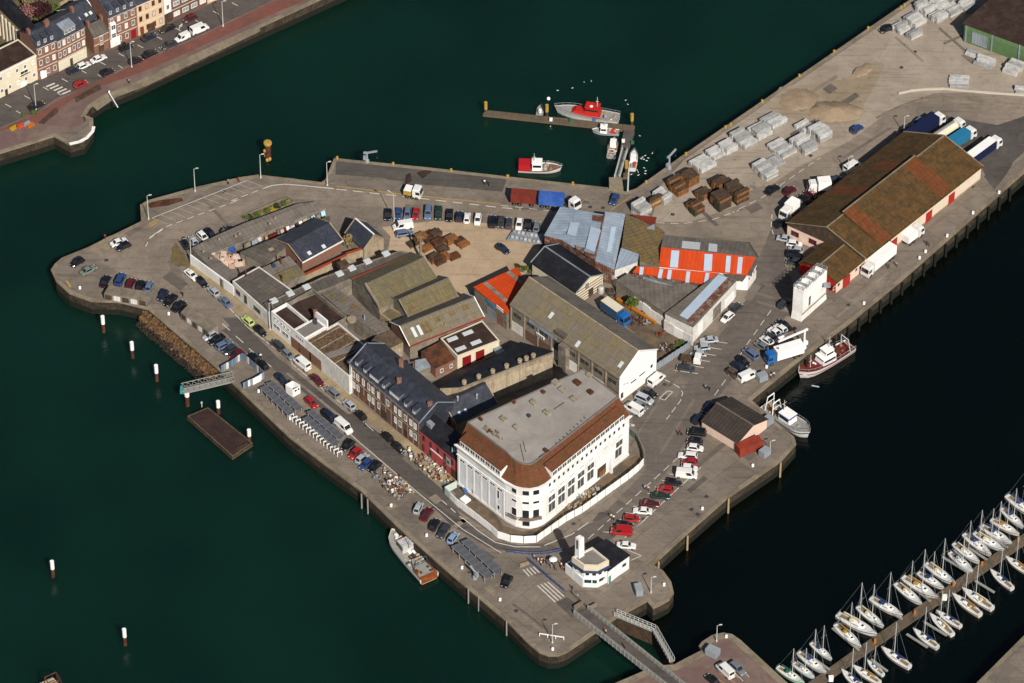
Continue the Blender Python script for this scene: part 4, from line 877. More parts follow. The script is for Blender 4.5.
for x, y in [(52, 285), (118, 335)]: u, v = f.uv(rf, x, y); f.win(u, 2.2, 2.6, 1.3, bar=2)
for x, y, w in [(195, 405, 3.4), (265, 465, 4.6), (345, 535, 4.4)]: u, v = f.uv(rf, x, y); f.panel(u, .1, w, 3.1, 'brick', 'bricked_bay', .05)
for k in range(4): f.panel(9.6+k*.75, 4.4, .5, .6, 'grey_wall', 'faded_letter', .03)
# long mossy roof between white building and the sheds
q = [rf(395, 5, 4.6), rf(470, -10, 4.6), rf(905, 285, 4.6), rf(820, 320, 4.6), rf(560, 170, 4.6)]
g = mono('mossy_link_shed', 'long low mossy sheeted roof running behind the white street building', tPX, [tuple(list(Tile.px(rf, x, y))+[4.4]) for x, y in [(385, 20), (480, -30), (910, 290), (815, 325), (545, 165)]], 'grey_wall', 'fibre_grey', over=0.)
for x, y in [(480, 45), (555, 80), (630, 125), (665, 145), (430, 20)]: g.top.patch(rf, x, y, 1.3, 1.3, 'roof_ochre', 'roof_sheet', .05)
qv = g.top.hit(rf, 718, 225); mb = MB(); mb.tube(qv, qv+Vector((0, 0, 1.2)), .2, .2, 8); mb.build('flue', 'steel', g.root)
g = mono('dark_link_shed', 'dark stained flat roof behind the left end of the slate house', tPX, [tuple(list(Tile.px(rf, x, y))+[4.3]) for x, y in [(800, 350), (912, 300), (1010, 395), (890, 450), (760, 400)]], 'tan_wall', 'roof_debris', over=0.)
# ------------------------------------------------------------------ 12 stone yard
sw0, sw1 = tL(346, 66), tL(558, 222)
yd = thing('stone_yard_workshop', 'grey roofed U shaped stone yard workshop with long white outer wall', 'building', centroid([sw0, sw1]))
dS = (sw1-sw0).normalized()
mono(None, None, sy, [(-66, 440, 2.5), (130, 342, 2.5), (330, 255, 2.5), (740, 105, 2.5), (885, 86, 2.5), (955, 130, 2.0), (420, 345, 2.0), (80, 480, 2.0)], 'grey_wall', 'fibre_grey', root=yd, over=0.)
mono(None, None, sy, [(-66, 442, 2.5), (78, 482, 2.05), (240, 605, 2.05), (330, 690, 2.05), (170, 690, 2.5)], 'grey_wall', 'fibre_grey', root=yd, over=0.)
mb = MB(); mb.bar(sw0, sw1, .35, 2.9); mb.build('outer_wall', 'white_wall', yd)
mono(None, None, sy, [(305, 472, 3.3), (985, 195, 3.4), (985, 240, 3.5), (660, 420, 3.6), (490, 570, 3.2)], 'grey_wall', 'fibre_dark', root=yd, over=0.)
pl = Plane(yd, sy(500, 250, 3.1), Vector((1, .5, 0)), Vector((-.5, 1, 0)))
for x, y in [(530, 258), (570, 215), (300, 335), (270, 355), (145, 375), (25, 470), (80, 520)]: pl.patch(sy, x, y, .5, .4, 'timber_pale', 'debris', .25)
pl.patch(sy, 540, 460, 1.2, .9, 'timber_pale', 'debris', .5); pl.patch(sy, 715, 378, 1.4, .8, 'skylight_blue', t=.6)
# washing-like panels along yard front: sheet materials leaning under the roof
random.seed(5)
cols = ['#6b1d20', 'white_paint', 'wrap_white', '#9fc3cc', 'tan_wall', 'wrap_grey', '#a83a30', 'timber_pale', '#a9ccd6', 'grey_wall', 'wrap_white', 'white_paint']
for k, (x, y, w, h_, c_) in enumerate([(560, 310, 2.2, 1.2, '#5a181b'), (510, 335, .7, 1.5, 'timber_pale'), (600, 285, .5, 1.6, 'grey_wall'), (630, 280, .9, 1.3, '#b8a79a'), (655, 265, .5, 1.2, '#6b1d20'), (672, 255, .8, 1.2, 'white_paint'), (708, 250, 1.2, 1.3, 'wrap_white'), (745, 235, .7, 1.3, 'timber_dark'),
                                 (770, 225, .9, 1.6, 'white_paint'), (805, 205, 1.2, 1.5, '#b5a48e'), (835, 200, .6, 1.6, '#9a8f80'), (865, 188, 1.0, 1.8, '#a9ccd6'), (905, 170, 1.0, 1.5, 'grey_wall'), (940, 145, 1.1, 1.5, '#a9ccd6'), (420, 365, 1.5, 1.6, 'tin_grey'), (365, 395, 1.7, 1.9, 'grey_wall'), (455, 330, 1.0, 1.0, 'wrap_white')]):
    p = sy(x, y+4, 1.9); p = Vector((p.x, p.y-.6, 0)); a = math.atan2(.55, .85); u = Vector((math.cos(a), math.sin(a), 0)); v = Vector((-u.y, u.x, 0)); mb = MB(); mb.par(p-u*w/2, u*w, v*.35, Vector((0, 0, h_))+v*.35); mb.par(p-u*w/2-v*.25, u*w*.4, v*.3, Vector((0, 0, h_*.4)))
    tag(mb.build('leaning_slab', c_ if k else '#5a181b', base=p), 'stone or sheet slab leaning under the stone yard roof edge', 'slab', 'slabs leaning along the stone yard front')
random.seed(6)
for k in range(42):
    x, y = random.uniform(80, 330), 0; t_ = (x-80)/250; y = 500+t_*25+random.uniform(-25, 75)*(1-abs(t_-.4)); p = sy(x, y, .5); p.z = 0; s_ = random.uniform(.45, .8); hh = random.uniform(.5, 1.5)
    mb = MB(); z = 0
    while z < hh: mb.box(p.x-s_, p.x+s_, p.y-s_, p.y+s_, z, z+.3); mb.box(p.x-s_*.9, p.x+s_*.9, p.y-s_*.8, p.y+s_*.8, z+.3, z+.36); z += .36
    tag(mb.build('stone_pallet', random.choice(['#c9a893', '#c4b19f', '#b59a86', '#d0bcab']), base=p), 'pallet of pale pink cut stone in the corner of the stone yard', 'pallet', 'stone pallets in the stone yard')
p = sy(225, 450, 1.3); mb = MB(); mb.slab(sy.pts([(200, 430, 1.6), (245, 415, 1.7), (272, 445, 1.5), (262, 470, .9), (215, 450, 1.2)]), .3); tag(mb.build('tarpaulin', '#244a8c'), 'bright blue tarpaulin over pallets in the stone yard', 'tarpaulin')
# low strip roofs behind white workshop
a1 = mono('strip_store', 'low grey strip roof with rusty flues behind the white workshop, upper strip', tL, [(555, 148, 4.2), (825, 30, 4.2), (866, 72, 3.6), (606, 182, 3.6)], 'grey_wall', 'fibre_grey', over=0.)
for x, y in [(615, 130), (785, 65)]: q = a1.top.hit(tL, x, y); mb = MB(); mb.tube(q, q+Vector((0, 0, 2.2)), .22, .22, 8); mb.build('flue', 'rust_steel', a1.root)
q = a1.top.hit(tL, 750, 82); mb = MB(); mb.tube(q, q+Vector((0, 0, .7)), .5, .5, 10); mb.build('water_butt', '#33415a', a1.root)
a2 = mono('strip_store', 'low grey strip roof behind the white workshop, lower strip next to the orange coped wall', tL, [(606, 184, 4.0), (866, 74, 4.0), (905, 118, 3.4), (655, 215, 3.4)], 'grey_wall', 'fibre_moss', over=0.)
for x, y in [(790, 150), (885, 85)]: q = a2.top.hit(tL, x, y); mb = MB(); mb.tube(q, q+Vector((0, 0, 1.8)), .2, .2, 8); mb.build('flue', 'rust_steel', a2.root)
# orange coped cream wall and yard behind slate house
a, b, c = [Vector((p.x, p.y, 0)) for p in (tC(590, 690, 2.6), tC(860, 562, 2.6), tC(940, 530, 3.0))]
wl = thing('coped_wall', 'cream garden wall with orange tile coping below the slate roofed house', 'wall', a)
mb = MB(); mb.bar(a, b, .4, 2.6); mb.bar(b, c, .4, 3.0); mb.build('wall', 'tan_wall', wl)
mb = MB(); mb.bar(a+Vector((0, 0, 2.6)), b+Vector((0, 0, 2.6)), .6, .2); mb.bar(b+Vector((0, 0, 3.0)), c+Vector((0, 0, 3.0)), .6, .2); mb.build('coping', '#9a3f22', wl)
# ------------------------------------------------------------------ 13 slate roofed L house
g = gable('slate_house', 'dark slate roofed brick house, long wing beside the stone yard', tC, (645, 592), (838, 488), (580, 508), 3.4, wall='brick', roof='slate', ridge='slate', verge='tan_wall', trim='white_wall')
for x, y in [(680, 552), (750, 520)]: g.near.patch(tC, x, y, .9, 1.0, 'skylight')
g = gable('slate_house', 'dark slate roofed house with cream gable facing the gravel lot', tD, (215, 527), (128, 452), (262, 460), 3.6, wall='tan_wall', roof='slate', ridge='white_wall', verge='tan_wall')
# ------------------------------------------------------------------ 14 orange roofed workshop, 15 black roofed store
g = mono('orange_workshop', 'workshop with bright orange sheet roof and two grey roof light strips', tN, [(705, 230, 5.4), (862, 358, 5.4), (968, 245, 6.0), (913, 135, 6.2)], 'grey_wall', 'orange_roof', over=.25)
for a, b in [((755, 208), (862, 300)), ((868, 155), (940, 212))]: g.top.strip(tN, a, b, 1.0, 'grey_wall')
f = Facade(g.root, g.q[0], g.q[1]); f.tp(tN, 790, 365, 3.4, 3.2, 'tin_grey', name='roller_door', t=.1); f.tp(tN, 785, 310, 3.0, .9, '#3f7fa8', name='sign_board', t=.15); f.tp(tN, 830, 335, 2.4, .8, 'white_paint', name='sign_board', t=.15); f.panel(f.L*.8, .1, 2.6, 3.2, 'brick', 'brick_panel', .05)
g = gable('black_roofed_store', 'black roofed store with cream timbered gable by the gravel lot', tF, (255, 352), (470, 497), (320, 278), 4.4, wall='cream', roof='slate_black', ridge='tin_grey', verge='tin_grey')
for k in range(5): g.endB.panel(g.endB.L*.5, .5+k*.85, g.endB.L*.95, .2, '#5a4030', 'timber_rail', .06)
g.endB.panel(g.endB.L*.55, .0, 1.6, 2.4, 'timber_dark', 'doorway', .08); g.endB.panel(g.endB.L*.4, 3.4, 1.1, 1.4, 'grey_wall', 'loading_door', .1)
# ------------------------------------------------------------------ 16-19 corrugated sheds, orange roofs
tb = thing('tin_shed', 'wide pale blue tin roofed shed with rusty side wall at the gravel lot', 'shed', tF(480, 250))
mono(None, None, tF, [(392, 83, 5.0), (607, 122, 6.3), (560, 342, 6.3), (395, 240, 5.0), (315, 220, 5.0)], 'tin_rust', 'tin_blue', root=tb, over=.05)
b2 = mono(None, None, tF, [(612, 107, 6.3), (710, 118, 5.0), (655, 387, 5.0), (562, 344, 6.3)], 'tin_rust', 'tin_blue', root=tb, over=.05)
b1 = Plane(tb, tF(392, 83, 5.06), tF(315, 220, 5.06)-tF(392, 83, 5.06), tF(607, 122, 6.36)-tF(392, 83, 5.06))
b1.poly(tF, [(550, 122), (605, 126), (600, 158), (548, 150)], 'tin_rust'); b1.poly(tF, [(465, 270), (512, 285), (505, 308), (470, 290)], 'tin_rust'); b1.poly(tF, [(512, 300), (565, 318), (560, 340), (512, 318)], 'tin_rust')
b1.poly(tF, [(440, 160), (485, 160), (468, 225), (425, 215)], 'skylight_blue'); b1.poly(tF, [(540, 180), (590, 195), (560, 305), (515, 285)], 'skylight_blue')
b2.top.poly(tF, [(640, 180), (665, 180), (640, 300), (618, 300)], 'skylight_blue')
mb = MB(); mb.bar(tF(607, 118, 6.4), tF(560, 343, 6.4), .4, .15); mb.build('ridge', 'tin_rust', tb)
mono('tin_lean_to', 'pale tin lean to roof at the foot of the blue tin shed', tF, [(688, 282, 4.6), (778, 312, 4.6), (765, 352, 4.4), (658, 390, 4.4)], 'dirty_white', 'tin_blue', over=0.)
g = mono('ochre_roofed_shed', 'shed with mottled ochre sheet roof next to blue tin shed', tF, [(712, 120, 5.0), (845, 165, 5.4), (900, 205, 5.4), (890, 285, 5.3), (875, 372, 5.0), (780, 345, 4.9), (778, 310, 4.9), (692, 280, 4.9)], 'grey_wall', 'roof_ochre', over=.05)
mb = MB(); mb.slab(tF.pts([(738, 118, 5.9), (862, 132, 5.9), (850, 182, 5.6), (800, 150, 5.6)]), .15); mb.build('roof_sheet', '#6e2c20', g.root)
mb = MB(); mb.slab(tF.pts([(810, 185, 5.7), (850, 165, 5.8), (855, 195, 5.7)]), .1); mb.build('roof_sheet', 'tin_grey', g.root)
for k in range(9): g.top.patch(tF, 740+k % 3*45, 190+k//3*40, 2.4, .7, ['roof_ochre', 'fibre_moss', 'timber_pale'][k % 3], 'roof_sheet', .04)
zr = 6.6
og = thing('orange_hall', 'long hall with orange sheet roof, four grey roof light strips and white end wall', 'building', tH(520, 350))
o1 = mono(None, None, tH, [(290, 374, 4.9), (722, 416, 4.9), (766, 330, zr), (300, 281, zr)], 'white_wall', 'orange_roof', root=og, over=.1)
for a, b, w in [((368, 296), (360, 378), 1.9), ((530, 313), (525, 395), 1.9), ((628, 322), (622, 402), 1.1), ((686, 328), (678, 408), 1.1)]: o1.top.strip(tH, a, b, w, 'skylight_blue')
o2 = mono(None, None, tH, [(300, 279, zr), (764, 328, zr), (720, 255, 4.9), (312, 222, 4.9)], 'white_wall', 'fibre_grey', root=og, over=.1)
o2.top.poly(tH, [(402, 250), (490, 258), (486, 291), (398, 283)], 'skylight'); o2.top.poly(tH, [(531, 262), (573, 266), (571, 302), (528, 298)], 'skylight')
a, b = tH(722, 416, 4.9), tH(720, 255, 4.9); ef = Facade(og, a, tH(766, 330, zr)); 
for k in range(4): ef.panel(.8+k*1.3, 2.8, .4, .8, 'glass_dark', 'window', .05)
hq_ = Tile(660, 235, 10.24); mb = MB(); mb.slab(hq_.pts([(640, 395), (895, 405), (842, 478), (785, 458), (690, 420)], 4.75), .12); mb.build('eave_shadow_filler', 'fibre_dark', og); mb = MB(); mb.bar(tH(727, 418, 4.95), tH(772, 331, zr+.05), .9, .12); mb.bar(tH(772, 331, zr+.05), tH(724, 255, 4.95), .5, .12); mb.build('verge', 'fibre_dark', og)  # dark filler slab by the hall wall stands in for roof and its shadow
o3 = mono('orange_lean_to', 'narrow orange sheet roof with grey roof light strips below the orange hall', tH, [(160, 402, 4.2), (515, 462, 4.2), (577, 406, 5.6), (182, 372, 5.6)], 'tin_rust', 'orange_roof', over=0.)
for a, b in [((205, 376), (200, 414)), ((300, 386), (290, 430)), ((342, 390), (335, 436)), ((432, 398), (425, 452)), ((525, 405), (515, 458))]: o3.top.strip(tH, a, b, .9, 'skylight_blue')
g = mono('grey_sheet_shed', 'grey sheet roofed shed with long pale roof light behind the white yard wall', tH, [(80, 442, 4.0), (135, 408, 4.0), (505, 476, 4.0), (392, 556, 4.4), (318, 602, 4.4)], 'grey_wall', 'fibre_grey', over=0.)
g.top.strip(tH, (165, 478), (368, 538), 1.7, 'skylight_blue'); g.top.strip(tH, (210, 430), (415, 492), .9, 'tin_grey'); g.top.strip(tH, (135, 408), (440, 515), .5, 'tin_rust', 'rusty_flashing')
g = mono('corner_workshop', 'grey and rust roofed corner workshop with white front facing the east street', tH, [(318, 602, 5.2), (455, 668, 5.2), (667, 441, 5.2), (575, 408, 5.2)], 'dirty_white', 'fibre_grey', over=.1)
g.top.poly(tH, [(578, 412), (622, 428), (428, 632), (388, 612)], 'skylight_blue'); g.top.poly(tH, [(622, 432), (655, 445), (450, 660), (420, 640)], 'tin_rust')
f = Facade(g.root, g.q[1], g.q[2]); f.tp(tH, 632, 545, 4.0, 3.8, 'white_paint', name='roller_door', t=.1); f.tp(tH, 570, 590, 3.5, 3.6, 'grey_wall', name='roller_door', t=.1); f.tp(tH, 490, 672, 2.0, 3.4, 'white_paint', name='roller_door', t=.1)
# white yard wall in panels and tin fence
pts = tF.pts([(392, 292), (560, 402), (655, 465), (760, 570), (830, 625), (900, 668)])+[tV(60, 128), tV(183, 195)]
wl = thing('yard_wall', 'long dirty white wall in panels along the scrap yard', 'wall', pts[0]); k = 0
for a, b in zip(pts, pts[1:]):
    n = max(1, round((b-a).length/3.4))
    for i in range(n):
        p, q = a.lerp(b, i/n), a.lerp(b, (i+1)/n); mb = MB(); mb.bar(p, q-(q-p).normalized()*.06, .25, 2.9 if k % 3 else 3.2); mb.build('wall_panel', 'white_wall' if k % 2 else 'dirty_white', wl); k += 1
pts = tV.pts([(28, 300), (100, 252), (172, 205)])
wl = thing('tin_fence', 'grey tin sheet fence closing the scrap yard on the street side', 'fence', pts[0])
for a, b in zip(pts, pts[1:]):
    for i in range(8): p, q = a.lerp(b, i/8), a.lerp(b, (i+1)/8); mb = MB(); mb.bar(p, q-(q-p)*.03, .08, 2.2+.1*(i % 2)); mb.build('fence_sheet', 'tin_grey', wl)
# ------------------------------------------------------------------ 20 fish market warehouse on the east quay
g = gable('quay_warehouse', 'long mossy brown roofed warehouse with cream wall and red doors on the east quay', tJ, (400, 598), (840, 250), None, 4.5, hr=8.7, C=(105, 465), wall='pink_wall', roof='roof_brown', over=.4, ridge='quay_stone', verge='quay_stone')
wh = g; f = g.front
rz_ = Vector((0, 0, .75)); L0, L1 = .13, .75
def rl(t, s_, up=0.): return g.a.lerp(g.b, t)+g.half*s_+Vector((0, 0, (g.hr-g.h)*s_+.12+up))
mb = MB(); mb.slab([rl(L0, 0, .1), rl(L1, 0, .1), rl(L1, 1.0, .75), rl(L0, 1.0, .75)], .55); mb.build('raised_roof', 'roof_brown', g.root)
for t0, t1, up0, up1 in ((.13, .22, .1, .75), (.64, .75, .1, .75)):
    mb = MB(); mb.slab([rl(t0, 0, up0+.05), rl(t1, 0, up0+.05), rl(t1, .99, up1+.05), rl(t0, .99, up1+.05)], .05); mb.build('rust_sheets', 'roof_rust', g.root)
mb = MB(); mb.bar(rl(L0, 1.0, .78), rl(L1, 1.0, .78), .35, .15); mb.build('ridge', 'quay_stone', g.root)
for t0, t1, s0, s1 in ((.32, .42, .05, .9), (.60, .69, .3, .95)):
    def fl2(t, s_): return g.c.lerp(g.d, t)-g.half*s_+Vector((0, 0, (g.hr-g.h)*s_+.13))
    mb = MB(); mb.slab([fl2(t0, s0), fl2(t1, s0), fl2(t1, s1), fl2(t0, s1)], .05); mb.build('rust_sheets', 'roof_rust', g.root)
for x, y in [(508, 535), (641, 430), (727, 362), (330, 670)]: u, v = f.uv(tJ, x, y); f.panel(u, 0, 2.4, 3.1, '#a32a22', 'sliding_door', .1)
f.panel(f.L*.5, 0, f.L, .5, 'tan_wall', 'plinth', .04)
for k in range(10): f.panel(f.L*(k+.5)/10, 1.0, f.L/10-1.1, 2.6, 'cream', 'wall_panel', .03)
for k in range(8): f.win(f.L*.02+1+k*1.1, 3.6, .7, .7)
e = g.endA
mb = MB(); o_ = e.n*.05; mb.face(g.a-Vector((0, 0, .9))+o_, g.c-Vector((0, 0, .9))+o_, g.c+o_, g.ra+o_-Vector((0, 0, .1)), g.a+o_); mb.build('gable_cladding', 'timber_dark', g.root)
for x, y in [(133, 508), (200, 538)]: e.tw(tJ, x, y, 2.2, 1.5, bar=2, fr='#8a3a34')
ea, eb = tJ(400, 600, 3.6), tJ(300, 690, 3.6)
g2 = gable('warehouse_annex', 'lower mossy annex with red gable at the near end of the quay warehouse', tJ, (400, 600), (290, 692), None, 3.5, hr=5.6, C=(262, 527), wall='pink_wall', roof='roof_brown', over=.3, ridge='quay_stone')
ef = g2.endB; mb = MB(); o_ = ef.n*.05; mb.face(g2.b-Vector((0, 0, 3.5))+o_, g2.d-Vector((0, 0, 3.5))+o_, g2.d+o_, g2.rb+o_, g2.b+o_); mb.build('red_gable', '#b3231c', g2.root)
u, v = g2.front.uv(tw, 437, 110); g2.front.panel(u, 0, 1.8, 2.6, '#a32a22', 'sliding_door', .1)
for x, y in [(365, 160), (390, 140), (490, 55), (512, 42)]: g2.front.tw(tw, x, y, 1.0, 1.1, fr='cream')
# ------------------------------------------------------------------ 21 white ice tower
q0, q1, q2 = tw(118, 328), tw(178, 352), tw(322, 222); dp = q0-q1; q3 = q2+dp; T9 = Vector((0, 0, 9.4))
ice = thing('ice_tower', 'tall white ice tower with railed roof standing on the east quay', 'tower', centroid([q0, q1, q2, q3]))
ins_ = [q.lerp(centroid([q0, q1, q2, q3]), .07)+T9 for q in (q0, q1, q2, q3)]
mb = MB(); mb.loft([[q0, q1, q2, q3], [q.lerp(centroid([q0, q1, q2, q3]), .06)+Vector((0, 0, 2.2)) for q in (q0, q1, q2, q3)], ins_]); mb.build('body', 'white_wall', ice)
f = Facade(ice, q1, q2); f.panel(f.L*.45, 3.2, f.L*.5, 4.2, 'white_paint', 'cladding_panel', -.1); f.panel(f.L*.3, 2.5, .8, 3.5, 'cream', 'rust_stain', -.05); f.panel(f.L*.5, 2.15, f.L*.98, .25, 'grey_wall', 'ledge', .12); f.win(f.L*.82, 7.2, .9, 2.0, fr='steel', out=-.2)
mb = MB(); a, b = ins_[0], ins_[3]
for e0_, e1_ in ((ins_[0], ins_[1]), (ins_[1], ins_[2]), (ins_[2], ins_[3]), (ins_[3], ins_[0])):
    n_ = max(2, int((e1_-e0_).length/1.2))
    for k in range(n_): p = e0_.lerp(e1_, k/n_); mb.box(p.x-.05, p.x+.05, p.y-.05, p.y+.05, p.z, p.z+1.1)
    for z in (.55, 1.1): mb.bar(e0_+Vector((0, 0, z)), e1_+Vector((0, 0, z)), .07, .07)
mb.build('railing', 'steel', ice)
for k in range(7): p = ins_[0].lerp(ins_[3], (k+.5)/7); q = ins_[1].lerp(ins_[2], (k+.5)/7); mb = MB(); mb.bar(p+Vector((0, 0, .05)), q+Vector((0, 0, .05)), .5, .4); mb.build('conveyor_cover', 'wrap_grey' if k % 2 else 'white_paint', ice)
mb = MB(); c = tw(325, 130, 7); mb.box(c.x-.8, c.x+.8, c.y-.8, c.y+.8, 6.2, 6.4); 
for dx in (-.7, .7): mb.box(c.x+dx-.05, c.x+dx+.05, c.y-.7, c.y-.6, 6.4, 7.4); 
mb.build('stair_landing', 'steel', ice)
mk('shed_roof', '#39322d', col2='#443b33', scale2=.3, var=.15, rough=.9, pattern='sheet', psize=(.9, 6), pw=.1)
# ------------------------------------------------------------------ 22 small brown roofed shed with pink gable
g = gable('quay_shed', 'small shed with dark brown sheet roof and pale pink walls near the trawlers', tV, (222, 514), (375, 608), (298, 448), 2.9, hr=4.7, wall='pink_wall', roof='shed_roof', roof2='shed_roof', ridge='fibre_grey', over=.25)
for k in range(6): g.front.panel(g.front.L*(k+.5)/6, 0, g.front.L/6-.12, 2.6, 'pink_wall', 'wall_panel', .04)
# ------------------------------------------------------------------ 23 harbour office
ho = thing('harbour_office', 'white harbour office with octagonal lookout, black roofed wing and white tower', 'building', hb(300, 450))
pt = hb.pts([(108, 274), (275, 190), (412, 300), (322, 347), (205, 342)], 7.0)
flat(None, None, None, [Vector((p.x, p.y, 0)) for p in pt], 7.0, 'white_wall', 'flat_grey', par=.35, root=ho, cope='cream')
pc = ccw([Vector((p.x, p.y, 0)) for p in pt]); o1_, o2_ = inset(pc, -.5), inset(pc, .0); mb = MB()
for i in range(5):
    j = (i+1) % 5; mb.face(*[Vector((p.x, p.y, z)) for p, z in ((o2_[i], 5.4), (o2_[j], 5.4), (o1_[j], 5.0), (o1_[i], 5.0))]); mb.face(*[Vector((p.x, p.y, z)) for p, z in ((o1_[i], 4.9), (o1_[j], 4.9), (o1_[j], 5.0), (o1_[i], 5.0))])
mb.build('awning', '#23304a', ho)
mb = MB(); o3_ = inset(pc, -.12)
for i in range(5):
    j = (i+1) % 5; mb.face(*[Vector((p.x, p.y, z)) for p, z in ((o3_[i], 5.4), (o3_[j], 5.4), (o3_[j], 7.0), (o3_[i], 7.0))])
mb.build('fascia', 'cream', ho)
for i in range(5):
    fc = Facade(ho, pc[i], pc[(i+1) % 5])
    if fc.L < 1.5: continue
    for k in range(max(1, int(fc.L/1.3))): fc.win(fc.L*(k+.5)/max(1, int(fc.L/1.3)), 4.2, 1.05, 1.0, fr='white_paint')
ff = Facade(ho, pt[3], pt[4]); ff.win(ff.L*.3, 1.9, 1.6, 1.0, fr='#4d7a78', bar=1); ff.win(ff.L*.8, 1.9, 1.0, 1.0, fr='#4d7a78', bar=1)
ff = Facade(ho, pt[2], pt[3]); ff.win(ff.L*.35, 2.0, 1.2, .9, fr='#4d7a78', bar=1); ff.panel(ff.L*.62, 1.8, .5, .5, '#c4472e', 'sign_board', .06)
lw = hb.pts([(45, 330), (110, 290), (200, 440), (195, 460), (110, 385)], 2.9)
flat(None, None, None, [Vector((p.x, p.y, 0)) for p in lw], 2.9, 'white_wall', 'slate_black', par=.1, root=ho)
rw = hb.pts([(285, 190), (397, 124), (592, 258), (490, 326), (412, 388)], 4.3)
g = mono(None, None, hb, [(285, 190, 4.6), (397, 124, 4.3), (592, 258, 4.3), (490, 328, 4.3), (412, 390, 4.3)], 'white_wall', 'slate_black', root=ho, over=.25)
ff = Facade(ho, rw[2], rw[3]); ff.tw(hb, 547, 340, 1.2, .9, fr='#4d6a80', bar=1); ff2 = Facade(ho, rw[3], rw[4]); ff2.tw(hb, 490, 372, .6, .9)
ff2.panel(.5, 0, .8, 2.2, '#3f8a7c', 'door', .06)
ttop = hb.pts([(132, 103), (168, 82), (206, 104), (166, 128)], 12.5); cc_ = centroid(ttop)
mb = MB(); mb.loft([[Vector((cc_.x+(p.x-cc_.x)*1.25, cc_.y+(p.y-cc_.y)*1.25, 0)) for p in ttop], ttop]); mb.build('tower', 'white_wall', ho)
ff = Facade(ho, ttop[0], ttop[3]); ff.win(ff.L*.5, 10.6, .45, 2.6, fr='steel_dark', out=.02)
# ------------------------------------------------------------------ 24 green shed (top right)
a, b = tK(765, 95, 6.0), tK(1170, 242, 6.0); dp = tK(885, -8, 6.0)-a
gs = thing('green_shed', 'large green sheet walled shed with dark flat roof in the yard corner', 'shed', centroid([a, b]))
wallring(gs, [a, b, b+dp*2, a+dp*2], '#56704a')
mb = MB(); u_ = (b-a).normalized()*.4; mb.slab([a-u_-dp*.03+Vector((0, 0, .1)), b+u_-dp*.03+Vector((0, 0, .1)), b+dp*2+Vector((0, 0, .6)), a+dp*2-u_+Vector((0, 0, .6))], .3); mb.build('roof', 'flat_brown', gs)
f = Facade(gs, a, b); f.tp(tK, 826, 165, 4.3, 3.6, 'tin_grey', name='roller_door', t=.12)
for x in (875, 992, 765, 1100): u, v = f.uv(tK, x, 200); f.panel(u, 0, .35, 5.8, 'tin_grey', 'downpipe', .25)
for k in range(16): f.panel(f.L*(k+.5)/16, 4.1, f.L/16-.1, 1.6, '#5e7a52', 'wall_sheet', .05)
# ------------------------------------------------------------------ 25 street of houses (top left)
sheet('garden_ground', tA.pts([(-500, 560), (0, 365), (150, 300), (330, 215), (520, 145), (640, 88), (800, 10), (1100, -120), (900, -200), (-500, -100)]), .02, mk('garden', '#57503a', col2='#6b5f48', scale2=.15, mix=(.4, .6), var=.25, scale=.8, rough=1).name)
def house(name, label, T, p0, p1, h, depth, wall, roof='slate', hr=None, n=3, floors=3, ww=.9, wh_=1.6, ground=None, gl='glass_dark', fr='white_paint', dorm=0, flatroof=False, dw=.9):
    a, b = T(*p0), T(*p1); d = (b-a).normalized(); nv = Vector((-d.y, d.x, 0)); nv = nv if nv.y > 0 else -nv
    g = Bld(); g.root = thing(name, label, 'house', centroid([a, b])); g.h = h; up = Vector((0, 0, h)); hr = hr or h+depth*.33
    if flatroof:
        r = flat(None, None, None, [a, b, b+nv*depth, a+nv*depth], h, wall, roof, par=.25, root=g.root)
    else:
        mid = nv*depth/2; mb = MB(); R_ = Vector((0, 0, hr))
        for p, q in ((a, b), (b+nv*depth, a+nv*depth)): mb.face(p, q, q+up, p+up)
        mb.face(b, b+nv*depth, b+nv*depth+up, b+mid+R_, b+up); mb.face(a+nv*depth, a, a+up, a+mid+R_, a+nv*depth+up); mb.build('wall', wall, g.root)
        e = nv*.3; z = Vector((0, 0, .06))
        mb = MB(); mb.slab([a-e+up+z, b-e+up+z, b+mid+R_+z, a+mid+R_+z], .15); mb.build('roof', roof, g.root)
        mb = MB(); mb.slab([a+nv*depth+e+up+z, b+nv*depth+e+up+z, b+mid+R_+z, a+mid+R_+z], .15); mb.build('roof', roof, g.root)
        for t in (.06, .94): chimney(g.root, a.lerp(b, t)+mid+Vector((0, 0, hr-.6)), 1.6, .6, 1.1, 'brick', 2, g_ang(d))
    f = g.front = Facade(g.root, a, b); fh = h/floors
    for k in range(floors):
        for i in range(n):
            if k == 0 and ground: continue
            f.win(f.L*(i+.5)/n, fh*(k+.52), ww, min(wh_, fh*.66), gl=gl if (i+k) % 3 else 'shutter', fr=fr, bar=1)
    if ground: f.panel(f.L/2, 0, f.L, fh*.92, ground, 'shop_front', .08)
    for k in range(1, floors): f.panel(f.L/2, fh*k-.1, f.L, .16, 'cream', 'string_course', .06)
    f.panel(f.L/2, h-.3, f.L, .3, 'white_wall', 'cornice', .2)
    for k in range(dorm): dormer(g, T, f.L*(k+.5)/dorm, dw, 1.5, 1.6)
    return g
def g_ang(d): return math.atan2(d.y, d.x)
g = house('cream_terrace', 'long cream flat roofed house with balcony at the far left of the street', h1, (-60, 640), (240, 491), 7.9, 8, 'cream', 'flat_brown', flatroof=True, n=6, floors=2, ww=.8, wh_=1.2)
f = g.front; f.tw(h1, 150, 455, 2.4, 2.0, bar=2); f.tp(h1, 148, 525, 1.8, 2.0, 'white_paint', name='garage_door'); f.tp(h1, 40, 573, .8, 2.0, 'timber_dark', name='door')
